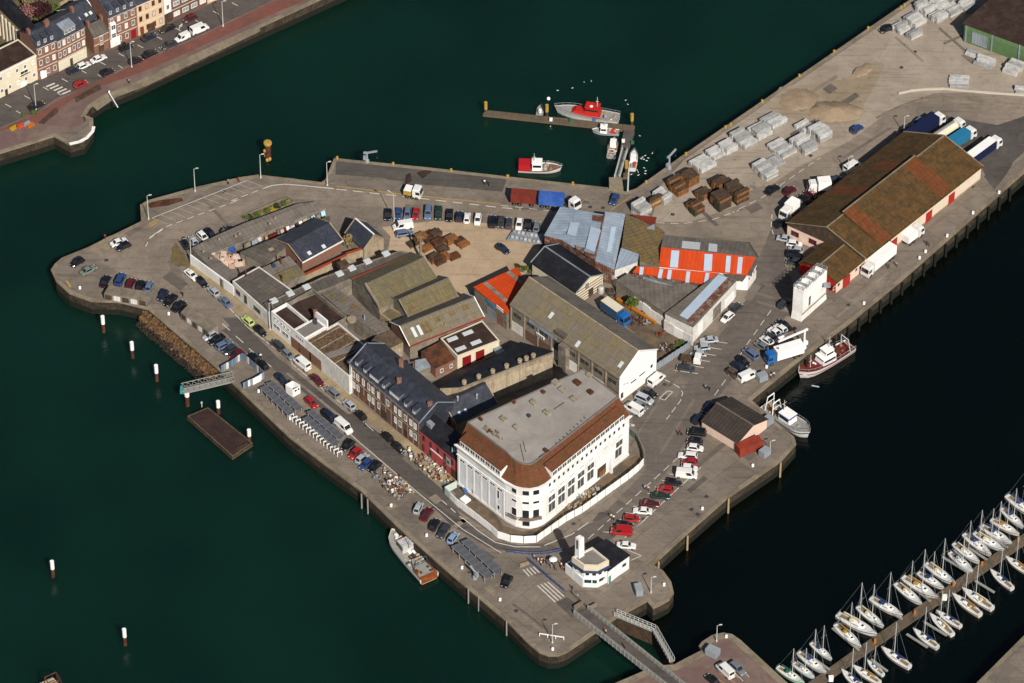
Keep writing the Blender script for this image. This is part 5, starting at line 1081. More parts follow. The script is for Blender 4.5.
mb = MB(); c = f.pos(f.uv(h1, 150, 490)[0], 3.3, 0); mb.par(c-f.d*1.5, f.d*3, f.n*.8, (0, 0, .12)); bl_ = mb.build('balcony', 'cream', g.root); mb = MB(); mb.bar(c-f.d*1.5+f.n*.75+Vector((0, 0, .9)), c+f.d*1.5+f.n*.75+Vector((0, 0, .9)), .08, .1); mb.build('railing', 'steel_dark', bl_)
g = house('brick_townhouse', 'narrow red brick house with three white dormers beside the cream house', h1, (243, 498), (363, 445), 10.3, 8, 'brick', 'slate', n=3, floors=3, dorm=3, hr=12.4)
g.front.panel(1.4, .1, 1.6, 2.2, 'white_paint', 'garage_door', .14)
g = house('brick_townhouse', 'wide brick house with cream ground floor and broad dormer', h1, (366, 444), (540, 353), 9.8, 8.5, 'brick', 'slate', n=6, floors=3, ww=.85, ground='cream', hr=12.5)
f = g.front; f.panel(f.L*.45, 0, .8, 2.2, 'timber_dark', 'door', .16); dormer(g, h1, f.L*.5, 3.6, 1.5, 2.4, n=3, roof='tin_grey')
for k in (0, 1, 3, 4, 5): f.win(f.L*(k+.5)/6, 1.7, .8, 1.3, fr='cream', gl='shutter', out=.09)
g = house('brick_cottage', 'small brick house with dark roof next to a garden gap', h1, (588, 338), (682, 294), 5.4, 5.5, 'brick', 'fibre_dark', n=1, floors=2, hr=7.6)
g.front.panel(g.front.L*.45, 0, 1.6, 2.0, 'timber_dark', 'garage_door', .14)
g = house('tall_brick_house', 'tall brick house with white bow window, red door and four dormers', h2, (152, 366), (362, 276), 9.8, 9, 'brick', 'slate', n=4, floors=3, ww=.9, dorm=4, hr=13)
f = g.front; f.panel(f.L*.12, 3.0, 1.5, 5.0, 'white_paint', 'bow_window', .7); f.panel(f.L*.86, .1, 1.4, 2.6, '#8a1420', 'door', .14); f.panel(f.L*.2, 0, f.L*.35, 2.8, 'white_wall', 'shop_front', .1)
for v in (4.2, 6.8): f.win(f.L*.12, v, 1.3, 1.5, out=.71, bar=2)
g = house('orange_townhouse', 'pale orange house with brown trimmed windows and shop entrance', h2, (368, 274), (566, 187), 10, 9, mk('apricot', '#cbb091', var=.06).name, 'slate', n=4, floors=3, fr='#7a4a34', hr=13)
g.front.panel(g.front.L*.5, 0, 2.2, 2.4, 'timber_dark', 'shop_front', .1); g.front.panel(g.front.L*.15, 0, 1, 2.4, '#7a3a2a', 'door', .1)
house('white_townhouse', 'very narrow white house with dark entrance', h2, (570, 184), (624, 158), 10, 9, 'white_wall', 'slate', n=1, floors=3, ground='timber_dark', hr=13)
g = house('dark_shop_house', 'low dark fronted brick shop with wide windows', h2, (628, 156), (890, 32), 6.6, 9, 'brick_dark', 'slate_black', n=4, floors=2, ww=1.9, wh_=1.4, hr=9, gl='glass_pale')
house('orange_townhouse', 'pale orange house at the right hand end of the street', h2, (892, 31), (1150, -85), 8.5, 9, 'apricot', 'slate', n=4, floors=3, hr=11)
# roofs and walls behind the street
g = gable('white_gabled_house', 'slate roofed house with white gable standing behind the brick cottage', h1, (512, 158), (606, 98), (405, 72), 6.5, hr=9.5, wall='white_wall', roof='slate', ridge='slate', verge='white_wall')
for x, y in [(488, 118), (535, 92), (562, 80)]: g.near.patch(h1, x, y, .8, .9, 'skylight')
g = mono('long_abbey_hall', 'long tan buttressed hall with dark roof in the far top left corner', h1, [(-90, -30, 8.8), (116, 172, 8.8), (228, 240, 9.0), (255, 205, 11.5), (80, 10, 12.0), (-60, -60, 12)], 'tan_wall', 'slate_black', over=.2)
f = Facade(g.root, g.q[0], g.q[1])
for k in range(9): f.panel(f.L*(k+.5)/9, 0, .6, 7.6, 'cream', 'buttress', .4); f.panel(f.L*(k+1)/9, 1.2, .9, 5.4, 'brick_dark', 'blind_window', .05)
flat('dark_flat_store', 'low dark flat roof behind the cream house', h1, [(60, 372), (118, 322), (228, 330), (225, 345), (70, 410)], 6.8, 'grey_wall', 'fibre_dark', par=.15)
flat('blue_grey_store', 'blue grey flat roof at the left picture edge behind the cream house', h1, [(-60, 380), (0, 372), (88, 398), (0, 440), (-60, 465)], 6.6, 'grey_wall', 'tin_blue', par=.1)
g = gable('back_street_house', 'slate roofed house behind the narrow brick house', h1, (215, 245), (345, 225), (300, 150), 7.5, hr=10.5, wall='tan_wall', roof='slate', ridge='slate')
flat('garden_wall_block', 'pale ruined garden walls behind the street at the top edge', h1, [(360, 20), (400, 0), (500, -30), (520, 0), (410, 60), (362, 75)], 1.6, 'tan_wall', 'garden', par=1.2)
mk('shelter_roof', '#7d7264', col2='#6b6155', scale2=.3, var=.15, rough=.95)
mk('barge_rim', '#4c4032', col2='#615340', scale2=1.2, var=.25, rough=.95)
# ------------------------------------------------------------------ 26 shelters on the west point
for lab, T, pts, seg in [('low concrete shelter with four openings on the west point', tB, [(312, 602), (336, 562), (548, 597), (520, 638)], (0, 3)), ('low concrete shelter beside the sloping rocks', tL, [(296, 304), (336, 264), (478, 368), (430, 398)], (0, 3))]:
    g = flat('quay_shelter', lab, T, pts, 2.3, 'grey_wall', 'shelter_roof', par=.05)
    f = Facade(g.root, T(*pts[0], 2.3), T(*pts[3], 2.3)); n_ = 5
    for k in range(n_): f.panel(f.L*(k+.5)/n_, .5, f.L/n_-.5, 1.5, 'timber_dark' if k % 2 == 0 else 'dirty_white', 'opening', .03)
# ------------------------------------------------------------------ hoarding round the white building
hp = tR.pts([(472, 232), (414, 262), (470, 318), (560, 385), (640, 448), (672, 478), (735, 498), (800, 503), (862, 500)])+m2.pts([(208, 690), (300, 640), (430, 545), (560, 452), (622, 400), (648, 368)])
hg = thing('site_hoarding', 'white panelled hoarding fence curving round the white building', 'fence', hp[0])
def run(pts, step):
    out = [pts[0]]
    for a, b in zip(pts, pts[1:]):
        n = max(1, round((b-a).length/step)); out += [a.lerp(b, (i+1)/n) for i in range(n)]
    return out
hq = run(hp, 2.3)
for i, (a, b) in enumerate(zip(hq, hq[1:])):
    mb = MB(); mb.bar(a, b-(b-a).normalized()*.16, .08, 2.1); mb.bar(a+Vector((0, 0, 2.1)), b-(b-a).normalized()*.16+Vector((0, 0, 2.1)), .14, .06); mb.build('hoarding_panel', '#b9c6bd' if i < 2 else 'white_paint', hg)
hp = m2.pts([(648, 366), (645, 330), (630, 285), (600, 225), (560, 192)])
hg = thing('green_fence', 'grey green sheet fence at the back corner of the white building plot', 'fence', hp[0]); hq = run(hp, 1.6)
for a, b in zip(hq, hq[1:]): mb = MB(); mb.bar(a, b-(b-a).normalized()*.05, .08, 2.0); mb.build('fence_sheet', '#5e6f66', hg)
# ------------------------------------------------------------------ panelled canopies on the south west quay
def canopy(T, c, label):
    q = T.pts(c, 1.9); g = thing('market_canopy', label, 'canopy', centroid(q), group='grey panelled canopies on the quay')
    n = 14
    for i in range(n):
        a, b = q[0].lerp(q[3], i/n), q[0].lerp(q[3], (i+1)/n); d_, e_ = q[1].lerp(q[2], i/n), q[1].lerp(q[2], (i+1)/n)
        mb = MB(); s_ = (b-a)*.06; mb.slab([a+s_, d_+s_, e_, b], .06); mb.build('panel', 'solar_a' if i % 2 else 'solar_b', g)
    mb = MB()
    for p, r in ((q[0], q[3]), (q[1], q[2])): mb.bar(p+Vector((0, 0, -.2)), r+Vector((0, 0, -.2)), .12, .12)
    mb.build('beam', 'steel', g)
    for i in range(6):
        for p, r in ((q[0], q[3]), (q[1], q[2])): c_ = p.lerp(r, (i+.3)/5.6); mb = MB(); mb.box(c_.x-.06, c_.x+.06, c_.y-.06, c_.y+.06, 0, 1.75); mb.build('post', 'steel', g)
mk('solar_a', '#54555a', var=.08, rough=.45, spec=.4); mk('solar_b', '#5c5d61', var=.08, rough=.45, spec=.4)
canopy(sp, [(0, 232), (38, 214), (216, 385), (180, 406)], 'grey panelled canopy on the water side, first from the gangway')
canopy(sp, [(40, 202), (80, 190), (266, 356), (230, 376)], 'grey panelled canopy on the road side, first from the gangway')
canopy(sp, [(290, 380), (326, 368), (524, 530), (490, 555)], 'grey panelled canopy on the road side, behind the white van')
canopy(sp, [(264, 422), (300, 405), (496, 572), (460, 598)], 'grey panelled canopy on the water side, above the row of white racks')
canopy(tR, [(445, 516), (490, 500), (650, 656), (618, 676)], 'grey panelled canopy on the water side, nearest the harbour office')
canopy(tR, [(495, 492), (532, 478), (700, 636), (664, 653)], 'grey panelled canopy on the road side, nearest the harbour office')
for k in range(15):
    t = k/14; c_ = sp(195+t*300, 425+t*232, 0); g = thing('white_rack', 'white tubular rack, %s from the gangway in the line below the canopy' % ['first', 'second', 'third', 'fourth', 'fifth', 'sixth', 'seventh', 'eighth', 'ninth', 'tenth', 'eleventh', 'twelfth', 'thirteenth', 'fourteenth', 'fifteenth'][k], 'rack', c_, group='white racks along the quay')
    for dx, dy in ((-.5, -.25), (.5, .25)): mb = MB(); p = c_+Vector((dx, dy, 0)); mb.tube(p, p+Vector((0, 0, 1.3)), .09, .09, 6); mb.build('post', 'white_paint', g)
    mb = MB(); mb.bar(c_+Vector((-.6, -.3, 1.25)), c_+Vector((.6, .3, 1.25)), .3, .12); mb.build('rail', 'white_paint', g)
# white open stall by the canopies
q = sp.pts([(162, 265), (205, 292), (250, 268), (205, 242)]); st = thing('white_stall', 'small white open topped stall beside the road canopies', 'stall', centroid(q))
for i in range(4):
    a, b = q[i], q[(i+1) % 4]; mb = MB(); mb.bar(a, b, .15, 2.6 if i != 1 else 2.2); mb.build('side_panel', 'white_paint', st)
f = Facade(st, q[1], q[2]); f.win(f.L*.35, 1.7, .8, .8, fr='white_paint', out=.08); f.win(f.L*.75, 1.7, .6, .8, fr='white_paint', out=.08)
# ------------------------------------------------------------------ gangway compound
fp = tY.pts([(322, 165), (432, 98)]); fence_pts = [(322, 168), (375, 140), (432, 100), (470, 128), (510, 165), (548, 200), (500, 228), (436, 258)]
fe = thing('compound_fence', 'blue and white board fence round the gangway head', 'fence', tY(432, 170)); fq = run(tY.pts(fence_pts), .7)
for i, (a, b) in enumerate(zip(fq, fq[1:])): mb = MB(); mb.bar(a, b-(b-a)*.06, .06, 2.0); mb.build('board', ['#66758a', '#7a8898', 'dirty_white', '#56667a', '#6d7f92'][i % 5], fe)
mb = MB(); c_ = tY(510, 215); mb.bar(tY(488, 236), tY(530, 214), .12, 1.9); tag(mb.build('white_gate', 'white_paint', base=c_), 'white panel gate in the blue board fence', 'gate')
gw = thing('gangway', 'grey lattice gangway leading from the quay out over the water', 'gangway', tY(250, 230))
A0, B0 = tY(385, 205, .1), tY(118, 268, -.3); d = (B0-A0).normalized(); s_ = Vector((-d.y, d.x, 0))*.95; Lg = (B0-A0).length
mb = MB(); mb.slab([A0-s_, A0+s_, B0+s_, B0-s_], .2); mb.build('deck', 'deck_grey', gw)
for sg in (-1, 1):
    mb = MB(); n_ = 9
    for z in (.1, 1.5): mb.bar(A0+s_*sg+Vector((0, 0, z)), B0+s_*sg+Vector((0, 0, z)), .14, .14)
    for k in range(n_):
        p, q = A0.lerp(B0, k/n_)+s_*sg, A0.lerp(B0, (k+1)/n_)+s_*sg; mb.tube(p, q+Vector((0, 0, 1.5)), .06, .06, 5); mb.tube(p, p+Vector((0, 0, 1.5)), .06, .06, 5)
    mb.build('side_truss', 'deck_grey', gw)
mb = MB(); mb.box(B0.x-.5, B0.x+.1, B0.y-.9, B0.y+.9, B0.z-.1, B0.z+.9); mb.build('end_frame', '#3f8f8c', gw)
def pile(b, top, label, white=2.4, r=.42, cap='white_paint', name='mooring_pile', group='white topped mooring piles', low='rust_steel'):
    g = thing(name, label, 'pile', b, group=group); mb = MB(); mb.tube(b-Vector((0, 0, 2)), Vector((b.x, b.y, top-white)), r, r, 12); mb.build('shaft', low, g)
    mb = MB(); mb.tube(Vector((b.x, b.y, top-white)), Vector((b.x, b.y, top)), r*1.12, r*1.12, 12); mb.build('sleeve', cap, g)
pile(tY(145, 345, WATER), -.4, 'white topped pile carrying the outer end of the gangway', .7, .5)
for (x, y), lb_ in zip([(103.7, 332), (132.8, 358), (157, 381), (53.3, 577), (125.3, 645)], ['farthest left of the three by the rocks', 'middle of the three by the rocks', 'nearest the gangway of the three by the rocks', 'standing alone in the open water at lower left', 'standing alone nearest the bottom edge of the picture']):
    pile(P(x, y, WATER), .9, 'white topped mooring pile '+lb_)
# barge pontoon
bq = tY.pts([(142, 400), (252, 353), (487, 540), (380, 612)], -3.1); bg_ = thing('barge_pontoon', 'dark brown decked pontoon barge floating off the gangway', 'pontoon', centroid(bq))
mb = MB(); mb.prism(bq, -5.2, -3.25, bottom=True); mb.build('hull', 'barge_rim', bg_)
mb = MB(); mb.face(*[Vector((p.x, p.y, -3.2)) for p in inset(ccw(bq), .25)]); mb.build('deck', 'barge_deck', bg_)
mb = MB(); cb = ccw(bq); ci = inset(cb, .3)
for i in range(4): j = (i+1) % 4; mb.face(*[Vector((p.x, p.y, -3.05)) for p in (cb[i], cb[j], ci[j], ci[i])]); mb.face(*[Vector((p.x, p.y, z)) for p, z in ((cb[i], -3.7), (cb[j], -3.7), (cb[j], -3.05), (cb[i], -3.05))])
mb.build('rim', 'barge_rim', bg_)
mb = MB(); a, b = tY(402, 580, -3.0), tY(455, 558, -3.0)
for k in range(6): p = a.lerp(b, k/5); mb.box(p.x-.04, p.x+.04, p.y-.04, p.y+.04, -3.1, -2.2)
mb.bar(a+Vector((0, 0, .8)), b+Vector((0, 0, .8)), .08, .08); mb.build('railing', 'barge_rim', bg_)
for k in range(9):
    for e0_, e1_ in ((cb[0], cb[1]), (cb[1], cb[2]), (cb[2], cb[3]), (cb[3], cb[0])):
        pass
for x, y in [(308, 385), (470, 535)]: pile(tY(x, y, WATER), -.3, 'white topped guide pile at the %s corner of the barge pontoon' % ('upper' if x < 400 else 'right'), 1.9, .42)
mb = MB(); c_ = tY(220, 352, -3.1); mb.tube(c_, c_+Vector((0, 0, 1.6)), .1, .1, 6); mb.box(c_.x-.2, c_.x+.2, c_.y-.2, c_.y+.2, c_.z+1.3, c_.z+1.6); tag(mb.build('marker_post', 'pole_white', base=c_), 'short pale marker post at the end of the barge pontoon', 'post')
# yellow beacon dolphin (top)
b = P(268.4, 159.5, WATER); bc = thing('beacon_dolphin', 'rusty dolphin pile with yellow fenders and yellow top disc', 'beacon', b)
mb = MB(); mb.tube(b-Vector((0, 0, 2)), b+Vector((0, 0, 5.0)), .75, .75, 12); mb.build('shaft', 'rust_steel', bc)
mb = MB(); mb.lathe([(.3, 5.0), (1.0, 5.0), (1.05, 5.5), (.95, 5.7), (.5, 5.75)], 16, b); mb.build('top_disc', 'paint_yellow', bc)
for a_, z in ((2.6, 1), (5.2, .8), (3.4, 3.0), (4.4, .5)): mb = MB(); c_ = b+Vector((math.cos(a_)*.8, math.sin(a_)*.8, z)); mb.lathe([(.15, -.5), (.42, -.25), (.42, .25), (.15, .5)], 8, c_); mb.build('fender', 'paint_yellow', bc)
# ------------------------------------------------------------------ L shaped pontoon (top)
PZ = -3.3
lp = thing('pontoon_pier', 'long narrow wooden pontoon with lifeboat moored along it', 'pontoon', tE(400, 190, PZ))
mb = MB(); mb.slab(tE.pts([(62, 165), (78, 146), (806, 222), (800, 246)], PZ), 1.2); mb.build('deck', 'pontoon', lp)
mb = MB(); mb.slab([p+Vector((0, 0, .02)) for p in lb.pts([(520, 282), (588, 290), (545, 412), (498, 402)], PZ)], 1.2); mb.build('deck', 'asphalt_dark', lp)
for sx in (0, 1):
    a, b = lb(512+sx*30, 400+sx*14, PZ), lb(462+sx*32, 588-sx*4, .2); mb = MB(); mb.bar(a+Vector((0, 0, .2)), b+Vector((0, 0, .2)), .2, .2); mb.bar(a+Vector((0, 0, 1.1)), b+Vector((0, 0, 1.1)), .2, .2)
    for k in range(9): p = a.lerp(b, k/8); mb.box(p.x-.06, p.x+.06, p.y-.06, p.y+.06, p.z, p.z+1.2)
    mb.build('gangway_rail', 'pole_white', lp)
a, b = lb(526, 410, PZ), lb(478, 588, .2); mb = MB(); mb.bar(a, b, 1.0, .12); mb.build('gangway_deck', 'deck_grey', lp)
mb = MB(); q = lb.pts([(428, 590), (508, 590), (518, 668), (430, 650)], 0.); mb.prism(q, -4.5, .9); tag(mb.build('landing_block', 'quay_stone', base=centroid(q)), 'pale concrete landing block at the head of the pontoon gangway', 'landing')
mb = MB(); mb.bar(lb(552, 520, 0), lb(545, 662, 0), .35, .35); tag(mb.build('mooring_boom', 'pole_white', base=lb(545, 662, 0)), 'thin white boom between quay and moored motor boat', 'boom')
mb = MB(); mb.slab(lb.pts([(505, 545), (552, 545), (552, 570), (505, 572)], PZ), .8); tag(mb.build('small_float', 'pontoon', base=lb(530, 560, PZ)), 'small wooden float beside the pontoon gangway', 'float')
for (x, y), lb_ in zip([(77, 165), (375, 178), (790, 222), (762, 452)], ['at the far left end of the pontoon', 'beside the lifeboat bow', 'at the outer corner of the pontoon', 'beside the pontoon gangway']):
    pile(tE(x, y, WATER), -.4, 'yellow topped pile '+lb_, 2.2, .38, 'paint_yellow', 'yellow_pile', 'yellow topped pontoon piles', 'timber_dark')
mb = MB()
for x, y, c_ in [(395, 198, 0), (493, 205, 1), (607, 200, 2), (748, 302, 0), (793, 310, 1)]:
    p = tE(x, y, PZ); mb = MB(); mb.box(p.x-.35, p.x+.35, p.y-.3, p.y+.3, PZ, PZ+.6); mb.box(p.x-.4, p.x+.4, p.y-.35, p.y+.35, PZ+.6, PZ+.68); tag(mb.build('dock_box', ['white_paint', '#2f6b4a', '#3c6ea0'][c_], base=p), ['white', 'green', 'blue'][c_]+' dock box on the pontoon '+('arm by the gangway' if y > 290 else 'near the lifeboat' if c_ == 2 else 'beside its long edge'), 'box')
# ------------------------------------------------------------------ lock bridge, lock gate
br = thing('lock_bridge', 'grey steel footbridge crossing the lock to the lower quay', 'bridge', tS(640, 520))
a0, a1, b0, b1 = tS(478, 392, .35), tS(535, 372, .35), tS(905, 730, .35), tS(970, 720, .35)
mb = MB(); mb.slab([a0, a1, b1, b0], .4); mb.build('deck', 'asphalt', br)
for p, q in ((a0, b0), (a1, b1)):
    mb = MB(); mb.bar(p+Vector((0, 0, -.6)), q+Vector((0, 0, -.6)), .25, 1.5); n_ = 26
    for k in range(n_): c_ = p.lerp(q, k/n_); mb.box(c_.x-.12, c_.x+.12, c_.y-.2, c_.y+.2, -.3, 1.4)
    mb.bar(p+Vector((0, 0, 1.15)), q+Vector((0, 0, 1.15)), .12, .1); mb.build('girder', 'deck_grey', br)
mb = MB(); mb.bar(tS(478, 378), tS(515, 355), .4, 1.3); mb.bar(tS(535, 380), tS(572, 362), .2, 1.2); mb.bar(tS(535, 372), tS(470, 312), .2, 1.1); mb.build('parapet', 'quay_stone', br)
lg = thing('lock_gate', 'bent lock gate walkway with pale railings over dark gate leaves', 'lock gate', tS(780, 470))
gp = tS.pts([(652, 395), (815, 462), (888, 592)], .25)
for a, b in zip(gp, gp[1:]):
    d = (b-a).normalized(); s_ = Vector((-d.y, d.x, 0))*.6; mb = MB(); mb.slab([a-s_, a+s_, b+s_, b-s_], .2); mb.build('walkway', 'deck_grey', lg)
    mb = MB(); mb.bar(a+Vector((0, 0, -5)), b+Vector((0, 0, -5)), .7, 4.6); mb.build('leaf', 'timber_dark', lg)
    for sg in (-1, 1):
        mb = MB(); n_ = 9
        for k in range(n_+1): c_ = a.lerp(b, k/n_)+s_*sg; mb.box(c_.x-.05, c_.x+.05, c_.y-.05, c_.y+.05, .25, 1.35)
        for z in (.7, 1.3): mb.bar(a+s_*sg+Vector((0, 0, z-.25)), b+s_*sg+Vector((0, 0, z-.25)), .09, .09)
        mb.build('railing', 'pole_white', lg)
# ------------------------------------------------------------------ marina dock with fingers
DZ = -3.65
dk = thing('marina_dock', 'long brown floating dock running through the moored yachts', 'dock', tW(600, 375, DZ))
cl = tW.pts([(90, 730), (300, 580), (600, 375), (700, 305), (860, 195), (1000, 100)], DZ)
for i, (a, b) in enumerate(zip(cl, cl[1:])):
    d = (b-a).normalized(); s_ = Vector((-d.y, d.x, 0))*1.25; mb = MB(); mb.slab([a-s_, a+s_, b+s_-d*.1, b-s_-d*.1], .45); mb.build('deck', 'pontoon', dk)
for (x, y, dx, dy) in [(300, 575, -90, -75), (445, 470, -90, -55), (350, 520, -60, -40), (540, 410, -50, -40), (620, 350, -60, -45), (670, 315, -90, -55), (460, 520, 70, 45), (520, 480, 75, 45), (690, 340, 65, 40), (200, 640, -70, -50), (340, 605, 55, 40), (730, 270, -60, -40), (800, 230, -60, -40), (560, 445, 60, 40)]:
    a, b = tW(x, y, DZ-.05), tW(x+dx, y+dy, DZ-.05); mb = MB(); mb.bar(a, b, .55, .25); mb.build('finger', 'deck_grey', dk)
for k, (x, y) in enumerate([(353, 548), (487, 452), (617, 357), (713, 287), (835, 205)]):
    p = tW(x, y, DZ); mb = MB(); mb.box(p.x-.25, p.x+.25, p.y-.25, p.y+.25, DZ, DZ+.9); mb.lathe([(.3, .9), (.3, 1.05), (.1, 1.15)], 8, p); tag(mb.build('service_post', '#b0661e', base=p), 'orange service post on the marina dock, '+['first', 'second', 'third', 'fourth', 'fifth'][k]+' from the lower left', 'post', 'orange service posts on the dock')
for x, y in [(205, 675), (587, 402)]:
    p = tW(x, y, DZ); mb = MB(); mb.box(p.x-.5, p.x+.5, p.y-.4, p.y+.4, DZ, DZ+1.2); mb.box(p.x-.55, p.x+.55, p.y-.45, p.y+.45, DZ+1.2, DZ+1.28); tag(mb.build('locker_box', 'white_paint', base=p), 'white locker standing on the marina dock '+('near its lower end' if x < 300 else 'at mid length'), 'locker')
# ------------------------------------------------------------------ vehicles
PAINT = {'black': '#131418', 'navy': '#1b2336', 'dark grey': '#33363b', 'grey': '#6b7076', 'silver': '#9fa3a8', 'white': '#dedcd7', 'red': '#9e1a1c', 'dark red': '#551519', 'blue': '#27406e', 'light blue': '#7f96b4', 'blue grey': '#5a6a82', 'dark green': '#1d3328', 'lime': '#b4c473', 'brown': '#594238', 'grey green': '#6f7a70', 'bright blue': '#1f63a8', 'teal': '#1d6f8c', 'cream': '#d6cdb8', 'rust red': '#6e2a22'}
for n_, c_ in PAINT.items(): mk('paint_'+n_.replace(' ', '_')+'_car', c_, rough=.32, var=.03, spec=.5, coat=.6)
def pm(c): return 'paint_'+c.replace(' ', '_')+'_car'
CARS = {}
def box6(mb, lo, hi): mb.loft([lo, hi])
def car_meshes(kind):
    if kind in CARS: return CARS[kind]
    spec = {'hatchback': (3.85, 1.66, 1.46, .80, -1.75, -1.35, .30, 1.05, .74), 'saloon': (4.4, 1.72, 1.42, .86, -1.45, -.85, .35, 1.05, .76), 'estate': (4.5, 1.74, 1.48, .86, -2.15, -1.85, .35, 1.1, .78),
            'off roader': (4.5, 1.8, 1.72, .98, -2.1, -1.9, .45, 1.0, .9), 'people carrier': (4.6, 1.82, 1.7, .95, -2.2, -1.9, .75, 1.5, .85), 'van': (5.0, 1.95, 2.15, 1.1, -2.45, -2.35, 1.15, 1.75, 1.05), 'small van': (4.2, 1.72, 1.8, .95, -2.05, -1.95, .55, 1.15, .85)}[kind]
    Ln, W, H, zb, xr0, xr1, xf1, xf0, zh = spec; w = W/2; hl = Ln/2; e = {}
    def ring(x, s_, z): return [Vector((x, y, q)) for y, q in ((-w*.86*s_, .24), (w*.86*s_, .24), (w*s_, .42), (w*.985*s_, z-.1), (w*.86*s_, z), (-w*.86*s_, z), (-w*.985*s_, z-.1), (-w*s_, .42))]
    mb = MB(); mb.loft([ring(-hl, .86, zb-.12), ring(-hl+.12, .96, zb-.01), ring(-hl+.6, 1, zb), ring(0, 1, zb), ring(xf0, 1, zb), ring(xf0+(hl-xf0)*.35, .99, (zb+zh)/2+.02), ring(hl-.3, .95, zh-.06), ring(hl-.06, .88, zh-.2), ring(hl, .78, zh-.3)])
    wt = w*.74 if kind not in ('van', 'small van') else w*.86
    lo = [Vector((xr0, -w*.9, zb-.03)), Vector((xf0, -w*.88, zb-.03)), Vector((xf0, w*.88, zb-.03)), Vector((xr0, w*.9, zb-.03))]
    hi = [Vector((xr1, -wt, H)), Vector((xf1, -wt, H)), Vector((xf1, wt, H)), Vector((xr1, wt, H))]
    hi2 = [Vector((xr1*.9+.02, -wt*.8, H+.05)), Vector((xf1-.25, -wt*.8, H+.05)), Vector((xf1-.25, wt*.8, H+.05)), Vector((xr1*.9+.02, wt*.8, H+.05))]
    mb.loft([lo, hi, hi2], cap0=False)
    e['body'] = mb.mesh('body', 1)
    def pane(i, j, name, a0, a1, b0=.1, b1=.9):
        p = [lo[i], lo[j], hi[j], hi[i]]; n = (p[1]-p[0]).cross(p[3]-p[0]).normalized(); c = sum(lo, Vector())/4
        if n.dot((p[0]+p[2])/2-Vector((c.x, 0, (zb+H)/2))) < 0: n = -n
        def at(s_, t): return p[0].lerp(p[1], s_).lerp(p[3].lerp(p[2], s_), t)+n*.015
        m = MB(); m.face(at(a0, b0), at(a1, b0), at(a1, b1), at(a0, b1)); e.setdefault('panes', []).append((name, m.mesh(name, 'glass_dark')))
    pane(1, 2, 'windscreen', .06, .94); pane(3, 0, 'rear_window', .1, .9, .25 if kind in ('van', 'small van') else .1)
    cut = .62 if kind in ('van', 'small van') else .08
    pane(0, 1, 'side_window', cut, .92); pane(2, 3, 'side_window', .08, 1-cut)
    m = MB(); r = .31 if Ln < 4.8 else .36
    m.tube((0, -.1, 0), (0, .1, 0), r, r, 12); m.cur = 1; m.tube((0, -.112, 0), (0, .112, 0), r*.6, r*.6, 10); e['wheel'] = m.mesh('wheel', ['tyre', 'rim']); e['wr'] = r
    e['wp'] = [(sx, sy_*(w-.1), r) for sx in (-hl+.75, hl-.8) for sy_ in (-1, 1)]
    m = MB(); m.box(-.05, .05, -.18, .18, -.08, .08); e['hl'] = m.mesh('headlight', 'lamp_clear'); m = MB(); m.box(-.04, .04, -.12, .12, -.12, .12); e['tl'] = m.mesh('tail_light', 'lamp_red')
    e['hlp'] = [(hl-.14, sy_*w*.62, zh-.2) for sy_ in (-1, 1)]; e['tlp'] = [(-hl+.02, sy_*w*.66, zb-.22) for sy_ in (-1, 1)]
    CARS[kind] = e; return e
CARPOS = []
def car(pos, rz, color, kind, label, group=None, z=0.):
    e = car_meshes(kind); g = thing({'van': 'parked_van', 'small van': 'parked_van'}.get(kind, 'parked_car'), label, 'van' if 'van' in kind else 'car', Vector((pos.x, pos.y, z)), rz, group)
    put('body', e['body'], g, mats=[pm(color)])
    for n_, m_ in e['panes']: put(n_, m_, g)
    for p in e['wp']: put('wheel', e['wheel'], g, p)
    for p in e['hlp']: put('headlight', e['hl'], g, p)
    for p in e['tlp']: put('tail_light', e['tl'], g, p)
    return g
ORD = ['first', 'second', 'third', 'fourth', 'fifth', 'sixth', 'seventh', 'eighth', 'ninth', 'tenth', 'eleventh', 'twelfth', 'thirteenth', 'fourteenth', 'fifteenth', 'sixteenth', 'seventeenth', 'eighteenth', 'nineteenth', 'twentieth', 'twenty first', 'twenty second']
NUM = ['one', 'two', 'three', 'four', 'five', 'six']
def heading(T, x, y, d): a, b = T(x, y), T(x+d[0], y+d[1]); return math.atan2(b.y-a.y, b.x-a.x)
def row(T, desc, d, lst, z=.06, group=None):
    random.seed(len(desc))
    n = len(lst)
    for i, c in enumerate(lst):
        x, y, col, kd = c[:4]; dd_ = c[4] if len(c) > 4 else d
        flip = math.pi if random.random() < .4 else 0
        o = ORD[i]+' ' if n > 1 else ''
        car(T(x, y, .55), heading(T, x, y, dd_)+flip+random.uniform(-.04, .04), col, kd, f'{col} {kd}, {o}{desc}', group or ('cars '+desc.split(' from ')[-1] if n > 1 else None), z)
h_, s_, e_, o_, v_, p_, w_ = 'hatchback', 'saloon', 'estate', 'off roader', 'van', 'people carrier', 'small van'
row(tA, 'from the left along the house side of the street', (100, -45), [(280, 267, 'navy', h_), (317, 250, 'white', h_), (374, 224, 'white', s_), (478, 180, 'black', h_), (567, 141, 'navy', s_), (635, 110, 'black', s_), (722, 71, 'dark red', h_)])
row(tA, 'from the left along the water side of the street', (100, -45), [(138, 401, 'black', s_), (306, 320, 'red', h_), (408, 275, 'black', h_), (516, 232, 'black', h_), (570, 205, 'black', s_), (643, 172, 'dark grey', s_), (692, 145, 'white', w_), (757, 113, 'white', v_)])
row(tB, 'from the left scattered on the west point apron', (60, -33), [(182, 451, 'black', h_), (236, 490, 'grey green', s_), (385, 353, 'white', s_, (75, -30)), (407, 374, 'black', h_, (55, -25))])
